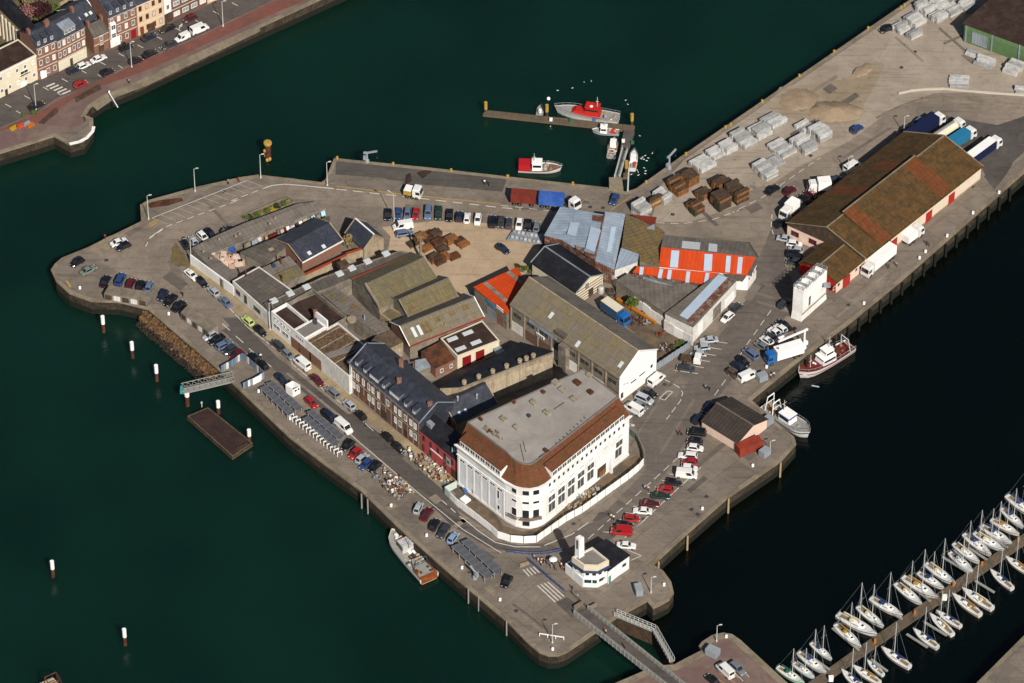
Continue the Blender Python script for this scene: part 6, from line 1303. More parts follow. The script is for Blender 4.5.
row(tB, 'from the left in front of the west point shelter', (25, -50), [(320, 543, 'black', s_), (393, 535, 'blue', o_), (443, 553, 'dark red', h_), (490, 562, 'black', h_, (15, -45)), (533, 568, 'blue grey', h_, (20, -50)), (600, 612, 'navy', h_, (32, -45)), (637, 637, 'black', s_, (42, -42)), (678, 664, 'black', s_, (42, -42))])
row(tB, 'from the left outside the stone yard corner', (25, 40), [(707, 362, 'black', h_), (748, 345, 'silver', h_), (795, 326, 'white', h_, (35, 35)), (832, 312, 'black', h_, (35, 32))])
row(tL, 'from the far end along the white street wall', (55, 48), [(348, 122, 'white', s_), (399, 157, 'black', h_), (455, 202, 'silver', h_), (514, 254, 'blue grey', s_), (623, 346, 'lime', h_), (685, 396, 'black', h_), (768, 466, 'dark grey', o_), (820, 511, 'grey', h_), (888, 556, 'white', v_), (962, 636, 'dark red', s_)])
row(tM, 'from the far end outside the long brick house', (52, 45), [(500, 451, 'grey', e_), (580, 511, 'silver', h_), (635, 561, 'black', h_), (765, 666, 'black', h_)])
row(tO, 'from the far end outside the red house', (52, 45), [(385, 577, 'black', h_)])
row(tL, 'from the shelter in the bays by the gangway fence', (65, -35), [(440, 418, 'silver', h_), (472, 438, 'black', s_), (508, 464, 'blue grey', e_), (536, 488, 'dark grey', h_), (570, 512, 'dark red', h_)])
row(tL, 'from the far end on the water side by the gangway fence', (45, 45), [(650, 523, 'black', h_), (695, 560, 'black', h_), (787, 631, 'navy', h_)])
row(tM, 'from the far end on the water side beside the canopies', (50, 42), [(397, 502, 'red', h_), (487, 573, 'navy', p_), (555, 622, 'white', v_)])
row(tO, 'from the far end in bays before the lower terrace', (48, -42), [(137, 563, 'black', h_), (172, 602, 'red', h_), (206, 626, 'silver', h_), (224, 656, 'blue', h_), (268, 668, 'black', h_)])
row(tR, 'from the terrace in the bays above the old trawler', (32, -46), [(285, 332, 'silver', h_, (20, -45)), (328, 363, 'dark red', s_), (365, 413, 'black', h_), (408, 446, 'dark grey', e_), (455, 478, 'light blue', h_)])
row(tS, 'alone between the canopies and the footbridge', (25, -40), [(197, 258, 'black', h_)])
row(tD, 'from the left in the row along the gravel lot', (6, -45), [(332, 366, 'black', h_), (381, 361, 'blue', h_), (427, 361, 'blue grey', h_), (468, 362, 'red', h_), (528, 358, 'blue grey', o_), (579, 359, 'dark green', e_), (632, 368, 'black', s_), (680, 373, 'navy', h_), (718, 380, 'white', h_), (770, 388, 'white', h_), (842, 398, 'black', e_), (884, 402, 'dark grey', h_), (921, 405, 'dark grey', h_), (972, 412, 'white', h_)])
row(tF, 'from the left in the row ending at the tin shed', (8, -45), [(236, 173, 'black', h_), (277, 180, 'grey', h_)])
row(tD, 'standing on the gravel lot beside the timber crates', (74, -12), [(405, 424, 'white', v_)]); row(tD, 'just below the white van on the gravel lot', (74, -14), [(413, 457, 'blue grey', e_)]); row(tD, 'alone in the middle of the gravel lot', (50, 28), [(892, 533, 'navy', h_)])
row(tE, 'near the head of the pontoon gangway', (25, -42), [(705, 584, 'blue', h_)])
row(tI, 'from the left driving past the stacked packs', (58, -38), [(745, 536, 'black', s_), (830, 541, 'dark red', h_)]); row(tJ, 'driving along the yard road by the sand heap', (40, -28), [(369, 110, 'blue', h_)])
row(tJ, 'from the left behind the quay warehouse', (42, -30), [(168, 375, 'black', h_, (40, 25)), (192, 357, 'dark red', h_, (40, 25)), (285, 305, 'dark grey', s_), (548, 118, 'dark grey', h_), (600, 86, 'blue grey', h_)])
row(tJ, 'from the top in the row before the warehouse gable', (55, 8), [(80, 470, 'black', h_, (40, -20)), (97, 528, 'silver', s_), (130, 547, 'white', h_), (135, 570, 'silver', h_), (135, 592, 'black', o_), (128, 615, 'dark grey', h_)])
row(tH, 'beside the ice tower', (42, -35), [(898, 555, 'dark grey', h_)])
row(tV, 'from the top outside the corner workshop', (42, -35), [(368, 33, 'dark grey', h_), (331, 75, 'white', h_)])
row(tV, 'from the top in the bays beside the tin fence', (68, -6), [(252, 172, 'silver', s_), (222, 204, 'silver', h_), (205, 233, 'silver', h_), (152, 291, 'dark grey', s_, (68, 8))])
row(tV, 'from the quay crane in the slanted bays', (52, 36), [(570, 107, 'black', s_), (557, 122, 'white', h_), (537, 142, 'white', s_), (515, 158, 'dark grey', h_), (497, 173, 'white', h_), (475, 196, 'grey', h_), (430, 231, 'blue grey', p_), (397, 263, 'black', h_), (382, 287, 'navy', s_), (355, 315, 'brown', h_)])
row(tV, 'at the near end of the slanted bays on the east quay', (50, -25), [(418, 328, 'white', v_)])
row(tQ, 'from the top along the white gable', (52, -30), [(986, 138, 'white', v_, (52, -42)), (955, 196, 'black', h_, (50, 25)), (930, 225, 'silver', p_, (58, 25)), (912, 258, 'grey', h_, (55, 28)), (882, 272, 'white', v_, (70, 38))])
row(tV, 'from the top behind the small brown roofed shed', (50, -48), [(250, 462, 'navy', h_), (207, 508, 'navy', h_)])
row(tU, 'from the top in the long row of the east car park', (80, 8), [(570, 160, 'black', o_), (560, 203, 'black', h_), (562, 235, 'white', h_), (525, 273, 'white', e_), (535, 303, 'red', h_), (533, 333, 'white', h_), (520, 367, 'white', v_), (460, 405, 'black', h_), (417, 437, 'red', h_), (395, 470, 'dark green', s_), (343, 508, 'dark red', s_), (305, 543, 'white', s_), (252, 580, 'red', h_), (220, 612, 'black', h_), (203, 645, 'red', v_)])
row(tS, 'beside the harbour office wing', (60, 4), [(697, 108, 'white', s_)])
row(tX, 'from the left parked on the lower lock quay', (95, 90), [(460, 510, 'black', h_), (545, 455, 'white', v_), (625, 440, 'grey', e_)])
row(tK, 'at the upper water edge of the loading yard', (45, -16), [(440, 121, 'black', h_)])
# ---- lorries
def wheels(g, pts, r=.48):
    m = WMESH.get('lw')
    if not m:
        k = MB(); k.tube((0, -.16, 0), (0, .16, 0), r, r, 12); k.cur = 1; k.tube((0, -.17, 0), (0, .17, 0), r*.5, r*.5, 8); m = WMESH['lw'] = k.mesh('wheel', ['tyre', 'rim'])
    for p in pts: put('wheel', m, g, (p[0], p[1], r))
def lmesh(name, fn, mats, g): m = MB(); fn(m); o = put(name, m.mesh(name, mats), g); return o
def cab(g, x, col, h=2.9, l=2.1):
    def f(m):
        w = 1.2; lo = [Vector((x, -w, .55)), Vector((x+l, -w, .55)), Vector((x+l, w, .55)), Vector((x, w, .55))]
        md = [p+Vector((0, 0, 1.0)) for p in lo]; hi = [Vector((x, -w, h)), Vector((x+l-.35, -w*.94, h)), Vector((x+l-.35, w*.94, h)), Vector((x, w, h))]; m.loft([lo, md, hi])
        m.box(x+.1, x+l*.7, -w*.8, w*.8, h, h+.25)
    c = lmesh('cab', f, pm(col), g)
    def gl(m): m.face((x+l+.02, -1.08, 1.65), (x+l+.02, 1.08, 1.65), (x+l-.27, 1.02, h-.25), (x+l-.27, -1.02, h-.25))
    m = MB(); gl(m); put('windscreen', m.mesh('windscreen', 'glass_dark'), c)
    for sy_ in (-1, 1): m = MB(); m.face((x+.8, 1.215*sy_, 1.65), (x+l-.15, 1.215*sy_, 1.65), (x+l-.35, 1.18*sy_, h-.45), (x+.8, 1.2*sy_, h-.4)); put('side_window', m.mesh('side_window', 'glass_dark'), c)
def ribbed(m, x0, x1, z0, z1, w=1.22, n=None, rib=.06):
    m.box(x0, x1, -w, w, z0, z1); n = n or int((x1-x0)/.6)
    for k in range(n):
        x = x0+(x1-x0)*(k+.5)/n
        for sy_ in (-1, 1): m.par((x-.1, sy_*w, z0+.08), (.2, 0, 0), (0, sy_*rib, 0), (0, 0, z1-z0-.16))
        m.box(x-.08, x+.08, -w+.05, w-.05, z1, z1+.03)
def lorry(T, c, d, label, box, cabc, Lb=8, kind='box', h=3.6, name='lorry', roof=None, cat='lorry', hascab=True):
    p = T(c[0], c[1], 1.6); g = thing(name, label, cat, Vector((p.x, p.y, .03)), heading(T, c[0], c[1], d)); hb_ = Lb/2
    lmesh('chassis', lambda m: m.box(-hb_, hb_+(2.2 if hascab else 0), -.5, .5, .55, .95), 'steel_dark', g)
    if kind == 'tank':
        def f(m):
            n = 16; m.loft([[Vector((x, 1.2*s2*math.cos(2*math.pi*i/n), 2.3+1.2*s2*math.sin(2*math.pi*i/n))) for i in range(n)] for x, s2 in ((-hb_, .7), (-hb_+.25, 1), (hb_-.25, 1), (hb_, .7))])
        lmesh('tank', f, box, g); lmesh('catwalk', lambda m: m.box(-hb_+.6, hb_-.6, -.25, .25, 3.5, 3.56), 'steel', g)
    else:
        b_ = lmesh('cargo_box', lambda m: ribbed(m, -hb_, hb_, 1.0, h, rib=.05 if kind == 'container' else .015), box, g)
        if roof: m = MB(); m.box(-hb_+.03, hb_-.03, -1.19, 1.19, h+.035, h+.06); put('roof_panel', m.mesh('roof_panel', roof), b_)
        m = MB(); m.box(-hb_-.03, -hb_, -1.1, -.02, 1.15, h-.1); m.box(-hb_-.03, -hb_, .02, 1.1, 1.15, h-.1); put('rear_door', m.mesh('rear_door', box), b_)
    if hascab: cab(g, hb_+.35, cabc)
    wheels(g, [(x, sy_*1.05) for x in ([-hb_+.9, -hb_+2.2]+([hb_+1.4] if hascab else [hb_-1])) for sy_ in (-1, 1)])
    return g
mk('curtain_navy', '#1a2040', var=.06, rough=.5); mk('curtain_blue', '#1c4f9c', var=.06, rough=.5); mk('container_red', '#7a2e22', col2='#652a20', scale2=.6, var=.1); mk('container_blue', '#2f55a0', col2='#3d62a6', scale2=.6, var=.1); mk('teal_box', '#1f6e92', var=.06)
lorry(tE, (262, 578), (110, 9), 'rust red container on a trailer beside the blue one on the jetty road', 'container_red', 'white', 6.1, 'container', name='container_trailer', cat='trailer', hascab=False)
lorry(tE, (398, 590), (110, 9), 'blue container on a trailer next to the rust red one', 'container_blue', 'white', 6.1, 'container', name='container_trailer', cat='trailer', hascab=False)
p = tE(503, 605, 1.2); g = thing('tractor_unit', 'white lorry cab without trailer beside the tin shed', 'lorry', Vector((p.x, p.y, .03)), heading(tE, 503, 605, (20, 14))); lmesh('chassis', lambda m: m.box(-2, 1.5, -.5, .5, .5, .95), 'steel_dark', g); cab(g, -.4, 'white'); wheels(g, [(-1.4, -1), (-1.4, 1), (1, -1), (1, 1)])
lorry(tD, (432, 246), (46, 9), 'small white and yellow lorry standing on the jetty', 'paint_yellow', 'white', 1.9, h=2.3, roof='white_paint')
lorry(tF, (645, 588), (82, 58), 'blue curtain sided lorry with dirty white roof in the scrap yard', mk('curtain_slate', '#34506e', var=.1).name, 'bright blue', 5.6, roof='cream')
lorry(tJ, (614, 114), (95, -62), 'lorry with long navy trailer, leftmost of four parked behind the warehouse', 'curtain_navy', 'white', 10)
lorry(tJ, (700, 128), (85, -55), 'cream tanker lorry parked behind the warehouse', 'cream', 'white', 8, 'tank')
lorry(tJ, (748, 157), (85, -55), 'lorry with teal trailer parked behind the warehouse', 'teal_box', 'white', 7)
lorry(tJ, (838, 202), (85, -62), 'lorry with white roofed navy trailer, rightmost of four behind the warehouse', 'curtain_navy', 'white', 9, roof='white_paint')
lorry(tJ, (462, 602), (-92, 76), 'white refrigerated lorry parked along the quay side of the warehouse', 'white_paint', 'white', 8.5)
lorry(tJ, (568, 518), (50, -38), 'short white box van lorry facing away on the east quay', 'white_paint', 'white', 3.6, h=3.0)
lorry(tJ, (122, 408), (-32, 30), 'white box lorry at the street corner before the warehouse', 'white_paint', 'white', 3.2)
lorry(tJ, (243, 325), (-45, 4), 'white box lorry squeezed in behind the warehouse', 'white_paint', 'white', 3.2)
lorry(tV, (592, 222), (-120, 36), 'white box lorry with bright blue cab beside the quay crane', 'white_paint', 'bright blue', 7)
p = tV(178, 256, .6); g = thing('pickup_truck', 'white tipper pickup with brown load bed beside the tin fence', 'pickup', Vector((p.x, p.y, .03)), heading(tV, 178, 256, (85, 12))); lmesh('chassis', lambda m: m.box(-2.4, 2.2, -.6, .6, .4, .75), 'steel_dark', g)
lmesh('load_bed', lambda m: (m.box(-2.6, .5, -1, 1, .75, .9), m.box(-2.6, .5, -1, -.92, .9, 1.3), m.box(-2.6, .5, .92, 1, .9, 1.3), m.box(-2.6, -2.52, -1, 1, .9, 1.3), m.box(.42, .5, -1, 1, .9, 1.7)), 'timber_dark', g); cab(g, .6, 'white', 2.1, 1.7); wheels(g, [(-1.5, -.8), (-1.5, .8), (1.5, -.8), (1.5, .8)], .36)
row(tJ, 'with ladder rack behind the warehouse lamp', (55, -35), [(350, 256, 'white', v_)])
# containers, skips, bins
def container(T, c, d, L, W, H, mat, label, name='shipping_container', cat='container', z=0.):
    p = T(c[0], c[1], H*.6); g = thing(name, label, cat, Vector((p.x, p.y, z)), heading(T, c[0], c[1], d))
    lmesh('body', lambda m: ribbed(m, -L/2, L/2, .1, H, W/2, rib=.04), mat, g); lmesh('door', lambda m: (m.box(L/2, L/2+.05, -W/2+.05, -.02, .2, H-.1), m.box(L/2, L/2+.05, .02, W/2-.05, .2, H-.1)), mat, g); lmesh('skid', lambda m: (m.box(-L/2, L/2, -W/2, -W/2+.2, 0, .12), m.box(-L/2, L/2, W/2-.2, W/2, 0, .12)), 'steel_dark', g)
mk('container_orange', '#8a3524', col2='#7a3023', scale2=.6, var=.1)
container(tV, (422, 620), (88, -32), 6.1, 2.44, 2.6, 'container_orange', 'rust red shipping container against the pink gable of the small shed')
for T, c, d, lab in [(tV, (502, 513), (30, -22), 'grey steel bin box on the quay beside the moored blue striped trawler'), (tV, (490, 648), (30, -22), 'grey steel bin box below the red container'), (tV, (478, 326), (30, -12), 'grey steel box trailer near the quay edge behind the white van')]: container(T, c, d, 2.3, 1.8, 1.9, 'steel', lab, 'bin_box', 'bin')
container(tS, (748, 290), (12, 40), 2.6, 1.6, 1.8, 'steel', 'grey box trailer parked on the lock point', 'box_trailer', 'trailer'); container(tX, (465, 328), (60, 28), 2.8, 2.0, 2.0, 'steel', 'grey box standing at the tip of the lower lock quay', 'bin_box', 'bin')
# ------------------------------------------------------------------ boats (local: x forward, z=0 at the waterline)
def hull(L, B, F, bow=1.6, stern=.75, rise=.5, draft=.6, n=12, depth=.0, full=.55):
    st = []
    for i in range(n+1):
        t = i/n; x = -L/2+L*t
        b = B/2*(stern+(1-stern)*math.sin(min(t/full, 1)*math.pi/2)) if t < full else B/2*max(0.015, math.cos(((t-full)/(1-full))**bow*math.pi/2)**.85)
        f = F+rise*max(0, (t-.35)/.65)**2; rk = .06*L*max(0, (t-.8)/.2)**2
        st.append((x, b, f, rk))
    return st
def hull_rings(st, draft=.6):
    return [[Vector((x+rk, -b, f)), Vector((x+rk*.4, -b*.94, f*.35)), Vector((x, -b*.6, -draft*.6)), Vector((x, 0, -draft)), Vector((x, b*.6, -draft*.6)), Vector((x+rk*.4, b*.94, f*.35)), Vector((x+rk, b, f))] for x, b, f, rk in st]
def hull_mesh(st, draft=.6, mats='hull_white', name='hull'):
    m = MB(); m.smooth = True; r = hull_rings(st, draft); m.loft(r, cap0=False, cap1=False, closed=False); m.smooth = False; m.face(*reversed(r[0])); return m.mesh(name, mats)
def deck_mesh(st, drop, mats, name='deck'):
    m = MB()
    for (x, b, f, rk), (x2, b2, f2, rk2) in zip(st, st[1:]):
        m.face((x+rk, -b*.97, f-drop), (x2+rk2, -b2*.97, f2-drop), (x2+rk2, b2*.97, f2-drop), (x+rk, b*.97, f-drop))
    return m.mesh(name, mats)
def band_mesh(st, z0, z1, mats, name='stripe', off=.02):
    m = MB()
    for sg in (-1, 1):
        for (x, b, f, rk), (x2, b2, f2, rk2) in zip(st, st[1:]):
            def pt(x, b, f, rk, k): return Vector((x+rk*(.4+.6*max(0, (k-.35)/.65)), sg*(b*(.94+.06*(k-.35)/.65)+off), f*k))
            m.face(pt(x, b, f, rk, z0), pt(x2, b2, f2, rk2, z0), pt(x2, b2, f2, rk2, z1), pt(x, b, f, rk, z1))
    return m.mesh(name, mats)
def rail_mesh(st, h, drop=0., t0=0., t1=1., name='rail'):
    m = MB(); s2 = st[int(t0*(len(st)-1)):int(t1*(len(st)-1))+1]
    for sg in (-1, 1):
        for a, b in zip(s2, s2[1:]): m.bar((a[0]+a[3], sg*a[1]*.95, a[2]-drop+h), (b[0]+b[3], sg*b[1]*.95, b[2]-drop+h), .06, .06)
        for a in s2: m.tube((a[0]+a[3], sg*a[1]*.95, a[2]-drop), (a[0]+a[3], sg*a[1]*.95, a[2]-drop+h), .03, .03, 5)
    return m.mesh(name, 'steel')
def blk(x0, x1, w0, w1, z0, z1, tf=.15, tr=.05):                  # tapered cabin block
    m = MB(); m.loft([[Vector((x0, -w0, z0)), Vector((x1, -w1, z0)), Vector((x1, w1, z0)), Vector((x0, w0, z0))], [Vector((x0+tr, -w0*.9, z1)), Vector((x1-tf, -w1*.86, z1)), Vector((x1-tf, w1*.86, z1)), Vector((x0+tr, w0*.9, z1))]]); return m
def bp(name, mb, mats, g, loc=(0, 0, 0)): return put(name, mb.mesh(name, mats) if isinstance(mb, MB) else mb, g, loc)
# ---- yachts
def yacht_proto(L, B, mast, cover, hullm='hull_white', stripe=None):
    st = hull(L, B, .95, rise=.28, bow=1.35, stern=.62, full=.45); g = []
    g.append(('hull', hull_mesh(st, .5, hullm))); g.append(('deck', deck_mesh(st, .04, 'hull_white')))
    if stripe: g.append(('stripe', band_mesh(st, .72, .9, stripe)))
    m = blk(-L*.12, L*.24, B*.3, B*.17, .92, 1.38, .9, .1); g.append(('coachroof', m.mesh('coachroof', 'white_paint')))
    m = MB()
    for sg in (-1, 1): m.face((-L*.08, sg*B*.288, 1.08), (L*.1, sg*B*.228, 1.08), (L*.1, sg*B*.215, 1.26), (-L*.08, sg*B*.272, 1.26))
    g.append(('window_strip', m.mesh('window_strip', 'glass_dark')))
    m = MB(); m.box(L*.14, L*.19, -.25, .25, 1.3, 1.42); g.append(('hatch', m.mesh('hatch', 'glass_dark')))
    m = MB(); m.box(-L*.42, -L*.13, -B*.2, B*.2, .90, .935); g.append(('cockpit', m.mesh('cockpit', 'deck_teak')))
    m = MB(); m.box(-L*.42, -L*.13, -B*.27, -B*.2, .9, 1.12); m.box(-L*.42, -L*.13, B*.2, B*.27, .9, 1.12); g.append(('coaming', m.mesh('coaming', 'hull_white')))
    mx = L*.08
    m = MB(); m.tube((mx, 0, 1.2), (mx, 0, mast), .1, .07, 8); g.append(('mast', m.mesh('mast', 'pole_white')))
    m = MB(); m.tube((mx, 0, 2.2), (-L*.34, 0, 2.15), .07, .07, 6); g.append(('boom', m.mesh('boom', 'pole_white')))
    m = MB(); m.loft([[Vector((x, .17*math.cos(a), 2.38+.2*math.sin(a))) for a in [k*math.pi/4 for k in range(8)]] for x in (mx-.2, -L*.15, -L*.33)]); g.append(('sail_cover', m.mesh('sail_cover', cover)))
    m = MB(); m.tube((mx, -B*.42, mast*.62), (mx, B*.42, mast*.62), .03, .03, 5); g.append(('spreader', m.mesh('spreader', 'steel')))
    m = MB(); m.tube((L*.5, 0, 1.2), (mx, 0, mast), .03, .02, 4); m.tube((-L*.49, 0, 1.0), (mx, 0, mast), .018, .018, 4)
    for sg in (-1, 1): m.tube((mx-.1, sg*B*.46, 1.0), (mx, 0, mast*.97), .018, .018, 4)
    g.append(('rigging', m.mesh('rigging', 'steel')))
    m = MB()
    for sg in (-1, 1): m.tube((L*.36, sg*B*.22, 1.15), (L*.53, 0, 1.75), .025, .025, 5)
    g.append(('pulpit', m.mesh('pulpit', 'steel'))); m = MB(); m.tube((-L*.48, -B*.3, 1.6), (-L*.48, B*.3, 1.6), .025, .025, 5)
    for sg in (-1, 1): m.tube((-L*.48, sg*B*.3, 1.0), (-L*.48, sg*B*.3, 1.6), .025, .025, 5)
    g.append(('stern_rail', m.mesh('stern_rail', 'steel')))
    m = blk(-L*.14, -L*.04, B*.26, B*.2, 1.35, 1.95, .4, 0); g.append(('sprayhood', m.mesh('sprayhood', cover)))
    return g
mk('canvas_blue', '#22355c', var=.1); mk('canvas_green', '#1f5a48', var=.1); mk('canvas_cream', '#c4b795', var=.1); mk('canvas_grey', '#8f9193', var=.1); mk('canvas_ochre', '#9c7430', var=.1)
YP = {'a': yacht_proto(7.6, 2.25, 11.0, 'canvas_blue', mk('hull_grey', '#aeb0b0', var=.1, rough=.4).name), 'b': yacht_proto(9.0, 2.6, 13.0, 'canvas_cream', stripe='canvas_blue'), 'c': yacht_proto(8.4, 2.45, 12.2, 'canvas_blue', stripe='#6b2a28'), 'd': yacht_proto(6.6, 2.0, 9.0, 'canvas_grey', mk('hull_pale', '#b9cdd0', var=.04, rough=.4).name),
      'e': yacht_proto(7.2, 2.1, 9.6, 'canvas_green', mk('hull_mint', '#a9c9b4', var=.04, rough=.4).name, '#4d9a3a'), 'f': yacht_proto(8.8, 2.5, 12.4, 'canvas_ochre', mk('hull_cream', '#d6cbb5', var=.04, rough=.4).name, 'canvas_blue')}
yn = 0
def yacht(T, c, d, kind, label, sc=1.0, group='yachts along the marina dock'):
    p = T(c[0], c[1], WATER+.9); g = thing('yacht', label, 'yacht', Vector((p.x, p.y, WATER)), heading(T, c[0], c[1], d), group); g.scale = (sc, sc, sc)
    for n_, m_ in YP[kind]: put(n_, m_, g)
up = [(68, 655, 'e'), (113, 638, 'd'), (140, 613, 'a'), (172, 573, 'a'), (262, 522, 'f'), (290, 485, 'b'), (337, 457, 'b'), (390, 425, 'c'), (465, 380, 'b'), (503, 360, 'f'), (540, 335, 'c'), (572, 313, 'b'), (642, 275, 'd'), (660, 243, 'b'), (697, 215, 'c'), (735, 205, 'b'), (760, 183, 'a'), (790, 155, 'f'), (815, 125, 'a'), (848, 88, 'c')]
desc = {'a': 'pale grey yacht with blue sail cover', 'b': 'white yacht with cream cover and blue stripe', 'c': 'white yacht with blue cover and red stripe', 'd': 'small pale blue hulled yacht', 'e': 'mint hulled yacht with green stripe', 'f': 'cream hulled yacht with ochre sail cover'}
for i, (x, y, k) in enumerate(up):
    q = ORD[i]+' berth' if i < 17 else ['third last berth', 'second last berth', 'last berth'][i-17]
    yacht(tW, (x, y), (58+random.Random(i).uniform(-10, 10), 40+random.Random(i+50).uniform(-10, 10)), k, desc[k]+', '+q+' from left above the dock', [1, .9, 1.08, .84, .96, 1.12, .88][i % 7])
dn = [(280, 672, 'a'), (325, 653, 'f'), (355, 630, 'd'), (425, 597, 'c'), (525, 533, 'a'), (578, 485, 'b'), (603, 466, 'c'), (663, 419, 'f'), (700, 399, 'b'), (780, 333, 'c'), (835, 285, 'f')]
for i, (x, y, k) in enumerate(dn): yacht(tW, (x, y), (-58+random.Random(i).uniform(-10, 10), -42+random.Random(i+9).uniform(-10, 10)), k, desc[k]+', '+ORD[i]+' berth from left below the dock', [.95, .85, .8, .95][i % 4])
# ---- fishing boats
def boat(name, label, T, c, d, cat='fishing boat', z=.8):
    p = T(c[0], c[1], WATER+z); return thing(name, label, cat, Vector((p.x, p.y, WATER)), heading(T, c[0], c[1], d))
def wheelhouse(g, x0, x1, w, z0, z1, mat='white_paint', roof='white_paint', band=None):
    h = bp('wheelhouse', blk(x0, x1, w, w*.9, z0, z1, .35, .05), mat, g); zz = z0+(z1-z0)*.62; hh = (z1-z0)*.16
    for sg in (-1, 1): m = MB(); m.par((x0+.2, sg*w*.945, zz-hh), (x1-x0-.55, 0, 0), (0, sg*.03, 0), (0, -sg*w*.02, hh*2)); bp('side_window', m, 'glass_dark', h)
    m = MB(); m.face((x1-.18, -w*.74, zz-hh), (x1-.18, w*.74, zz-hh), (x1-.26, w*.72, zz+hh), (x1-.26, -w*.72, zz+hh)); bp('windscreen', m, 'glass_dark', h)
    m = MB(); m.box(x0-.1, x1-.1, -w*.95, w*.95, z1, z1+.12); bp('roof', m, roof, h)
    if band: m = MB(); m.box(x0-.05, x1-.12, -w*.97, w*.97, z1-.35, z1-.02); bp('band', m, band, h)
    return h
def mast(g, x, z0, z1, cross=1.2, mat='pole_white'):
    m = MB(); m.tube((x, 0, z0), (x, 0, z1), .1, .06, 6); m.tube((x, -cross/2, z0+(z1-z0)*.7), (x, cross/2, z0+(z1-z0)*.7), .05, .05, 5); m.box(x-.35, x+.35, -.08, .08, z0+(z1-z0)*.5, z0+(z1-z0)*.5+.12); bp('mast', m, mat, g)
def gantry(g, x, w, z0, z1, mat='pole_white', lean=.0):
    m = MB()
    for sg in (-1, 1): m.tube((x, sg*w, z0), (x+lean, sg*w*.7, z1), .14, .12, 6)
    m.tube((x+lean, -w*.72, z1), (x+lean, w*.72, z1), .14, .14, 6); m.tube((x+lean*.5, -w*.85, (z0+z1)/2), (x+lean*.5, w*.85, (z0+z1)/2), .08, .08, 5); bp('gantry', m, mat, g)
def clutter(g, x0, x1, w, z, n, cols, seed, name='deck_gear'):
    random.seed(seed)
    for k in range(n):
        s_ = random.uniform(.2, .55); x, y = random.uniform(x0, x1), random.uniform(-w, w); m = MB()
        if k % 3 == 0: m.lathe([(s_*.9, 0), (s_, s_*.5), (s_*.7, s_*.9), (.05, s_)], 8, (x, y, z))
        elif k % 3 == 1: m.box(x-s_, x+s_, y-s_*.7, y+s_*.7, z, z+s_*1.1); m.box(x-s_*1.05, x+s_*1.05, y-s_*.75, y+s_*.75, z+s_*1.1, z+s_*1.2)
        else: m.tube((x, y-s_, z+s_*.5), (x, y+s_, z+s_*.5), s_*.55, s_*.55, 10)
        bp(name, m, random.choice(cols), g)
# red and white fishing boat under way inside the pontoon
st = hull(10.2, 3.4, 1.0, rise=.6, stern=.85); g = boat('fishing_boat', 'white fishing boat with large red stern shelter afloat below the pontoon', tE, (337, 428), (100, 2))
bp('hull', hull_mesh(st, .6), None, g); bp('deck', deck_mesh(st, .35, '#7a5a48'), None, g); bp('rubbing_strake', band_mesh(st, .82, 1.0, '#6e2a22'), None, g)
bp('stern_shelter', blk(-5.0, -2.1, 1.62, 1.66, 1.0, 2.5, .0, .0), '#a81a1e', g); wheelhouse(g, -1.7, .9, 1.15, .7, 2.9); mast(g, -1.2, 2.9, 5.4); mast(g, 2.2, .9, 3.2, .6); clutter(g, 1.4, 3.6, .8, .85, 7, ['paint_yellow', '#7a3a2a', 'canvas_cream', 'wrap_white'], 3); bp('rail', rail_mesh(st, .5, 0, .6, 1), None, g)
# lifeboat
st = hull(15.4, 4.2, 1.35, rise=.8, stern=.8); g = boat('lifeboat', 'white lifeboat with bright red superstructure moored behind the long pontoon', tE, (578, 170), (-150, -22), 'lifeboat')
bp('hull', hull_mesh(st, .8), None, g); bp('deck', deck_mesh(st, .12, 'deck_grey'), None, g); bp('fender_band', band_mesh(st, .8, .98, 'wrap_grey'), None, g)
bp('lower_house', blk(-3.1, 4.7, 1.6, 1.1, 1.3, 2.5, 1.6, .3), '#b3241c', g); wheelhouse(g, -2.8, .9, 1.35, 2.4, 3.9, '#b3241c', '#b3241c'); mast(g, -2.2, 3.9, 7.0, 1.0); m = MB(); m.lathe([(.3, 3.9), (.45, 4.2), (.1, 4.4)], 10, (-.8, .5, 0)); bp('radar', m, 'white_paint', g)
clutter(g, -6.8, -3.8, 1.2, 1.3, 8, ['paint_yellow', 'white_paint', 'steel_dark', 'wrap_grey'], 8); bp('rail', rail_mesh(st, .8, .1), None, g)
# small boats at the pontoon
st = hull(6.4, 2.3, .8, rise=.35, stern=.85); g = boat('cabin_boat', 'white cabin boat with blue hull stripe inside the pontoon corner', tE, (665, 248), (-120, -8), 'boat'); bp('hull', hull_mesh(st, .4), None, g); bp('deck', deck_mesh(st, .25, 'deck_grey'), None, g); bp('stripe', band_mesh(st, .5, .85, '#5a7896'), None, g); wheelhouse(g, -.2, 1.6, .85, .55, 2.3); mast(g, .4, 2.3, 3.6, .5); clutter(g, -2.6, -.6, .7, .6, 7, ['#b3402c', 'wrap_white', '#c46a50'], 5)
st = hull(6.8, 2.6, .85, rise=.3, stern=.9); g = boat('work_boat', 'grey fishing work boat with red gear on the inner side of the pontoon arm', tE, (697, 330), (14, -72), 'boat'); bp('hull', hull_mesh(st, .4, 'wrap_grey'), None, g); bp('deck', deck_mesh(st, .3, 'deck_teak'), None, g); wheelhouse(g, .2, 1.8, .8, .55, 2.2); gantry(g, -2.6, 1.0, .6, 2.4); clutter(g, -2.8, -.3, .9, .6, 10, ['#a02a20', 'wrap_white', 'deck_grey', 'canvas_cream'], 6)
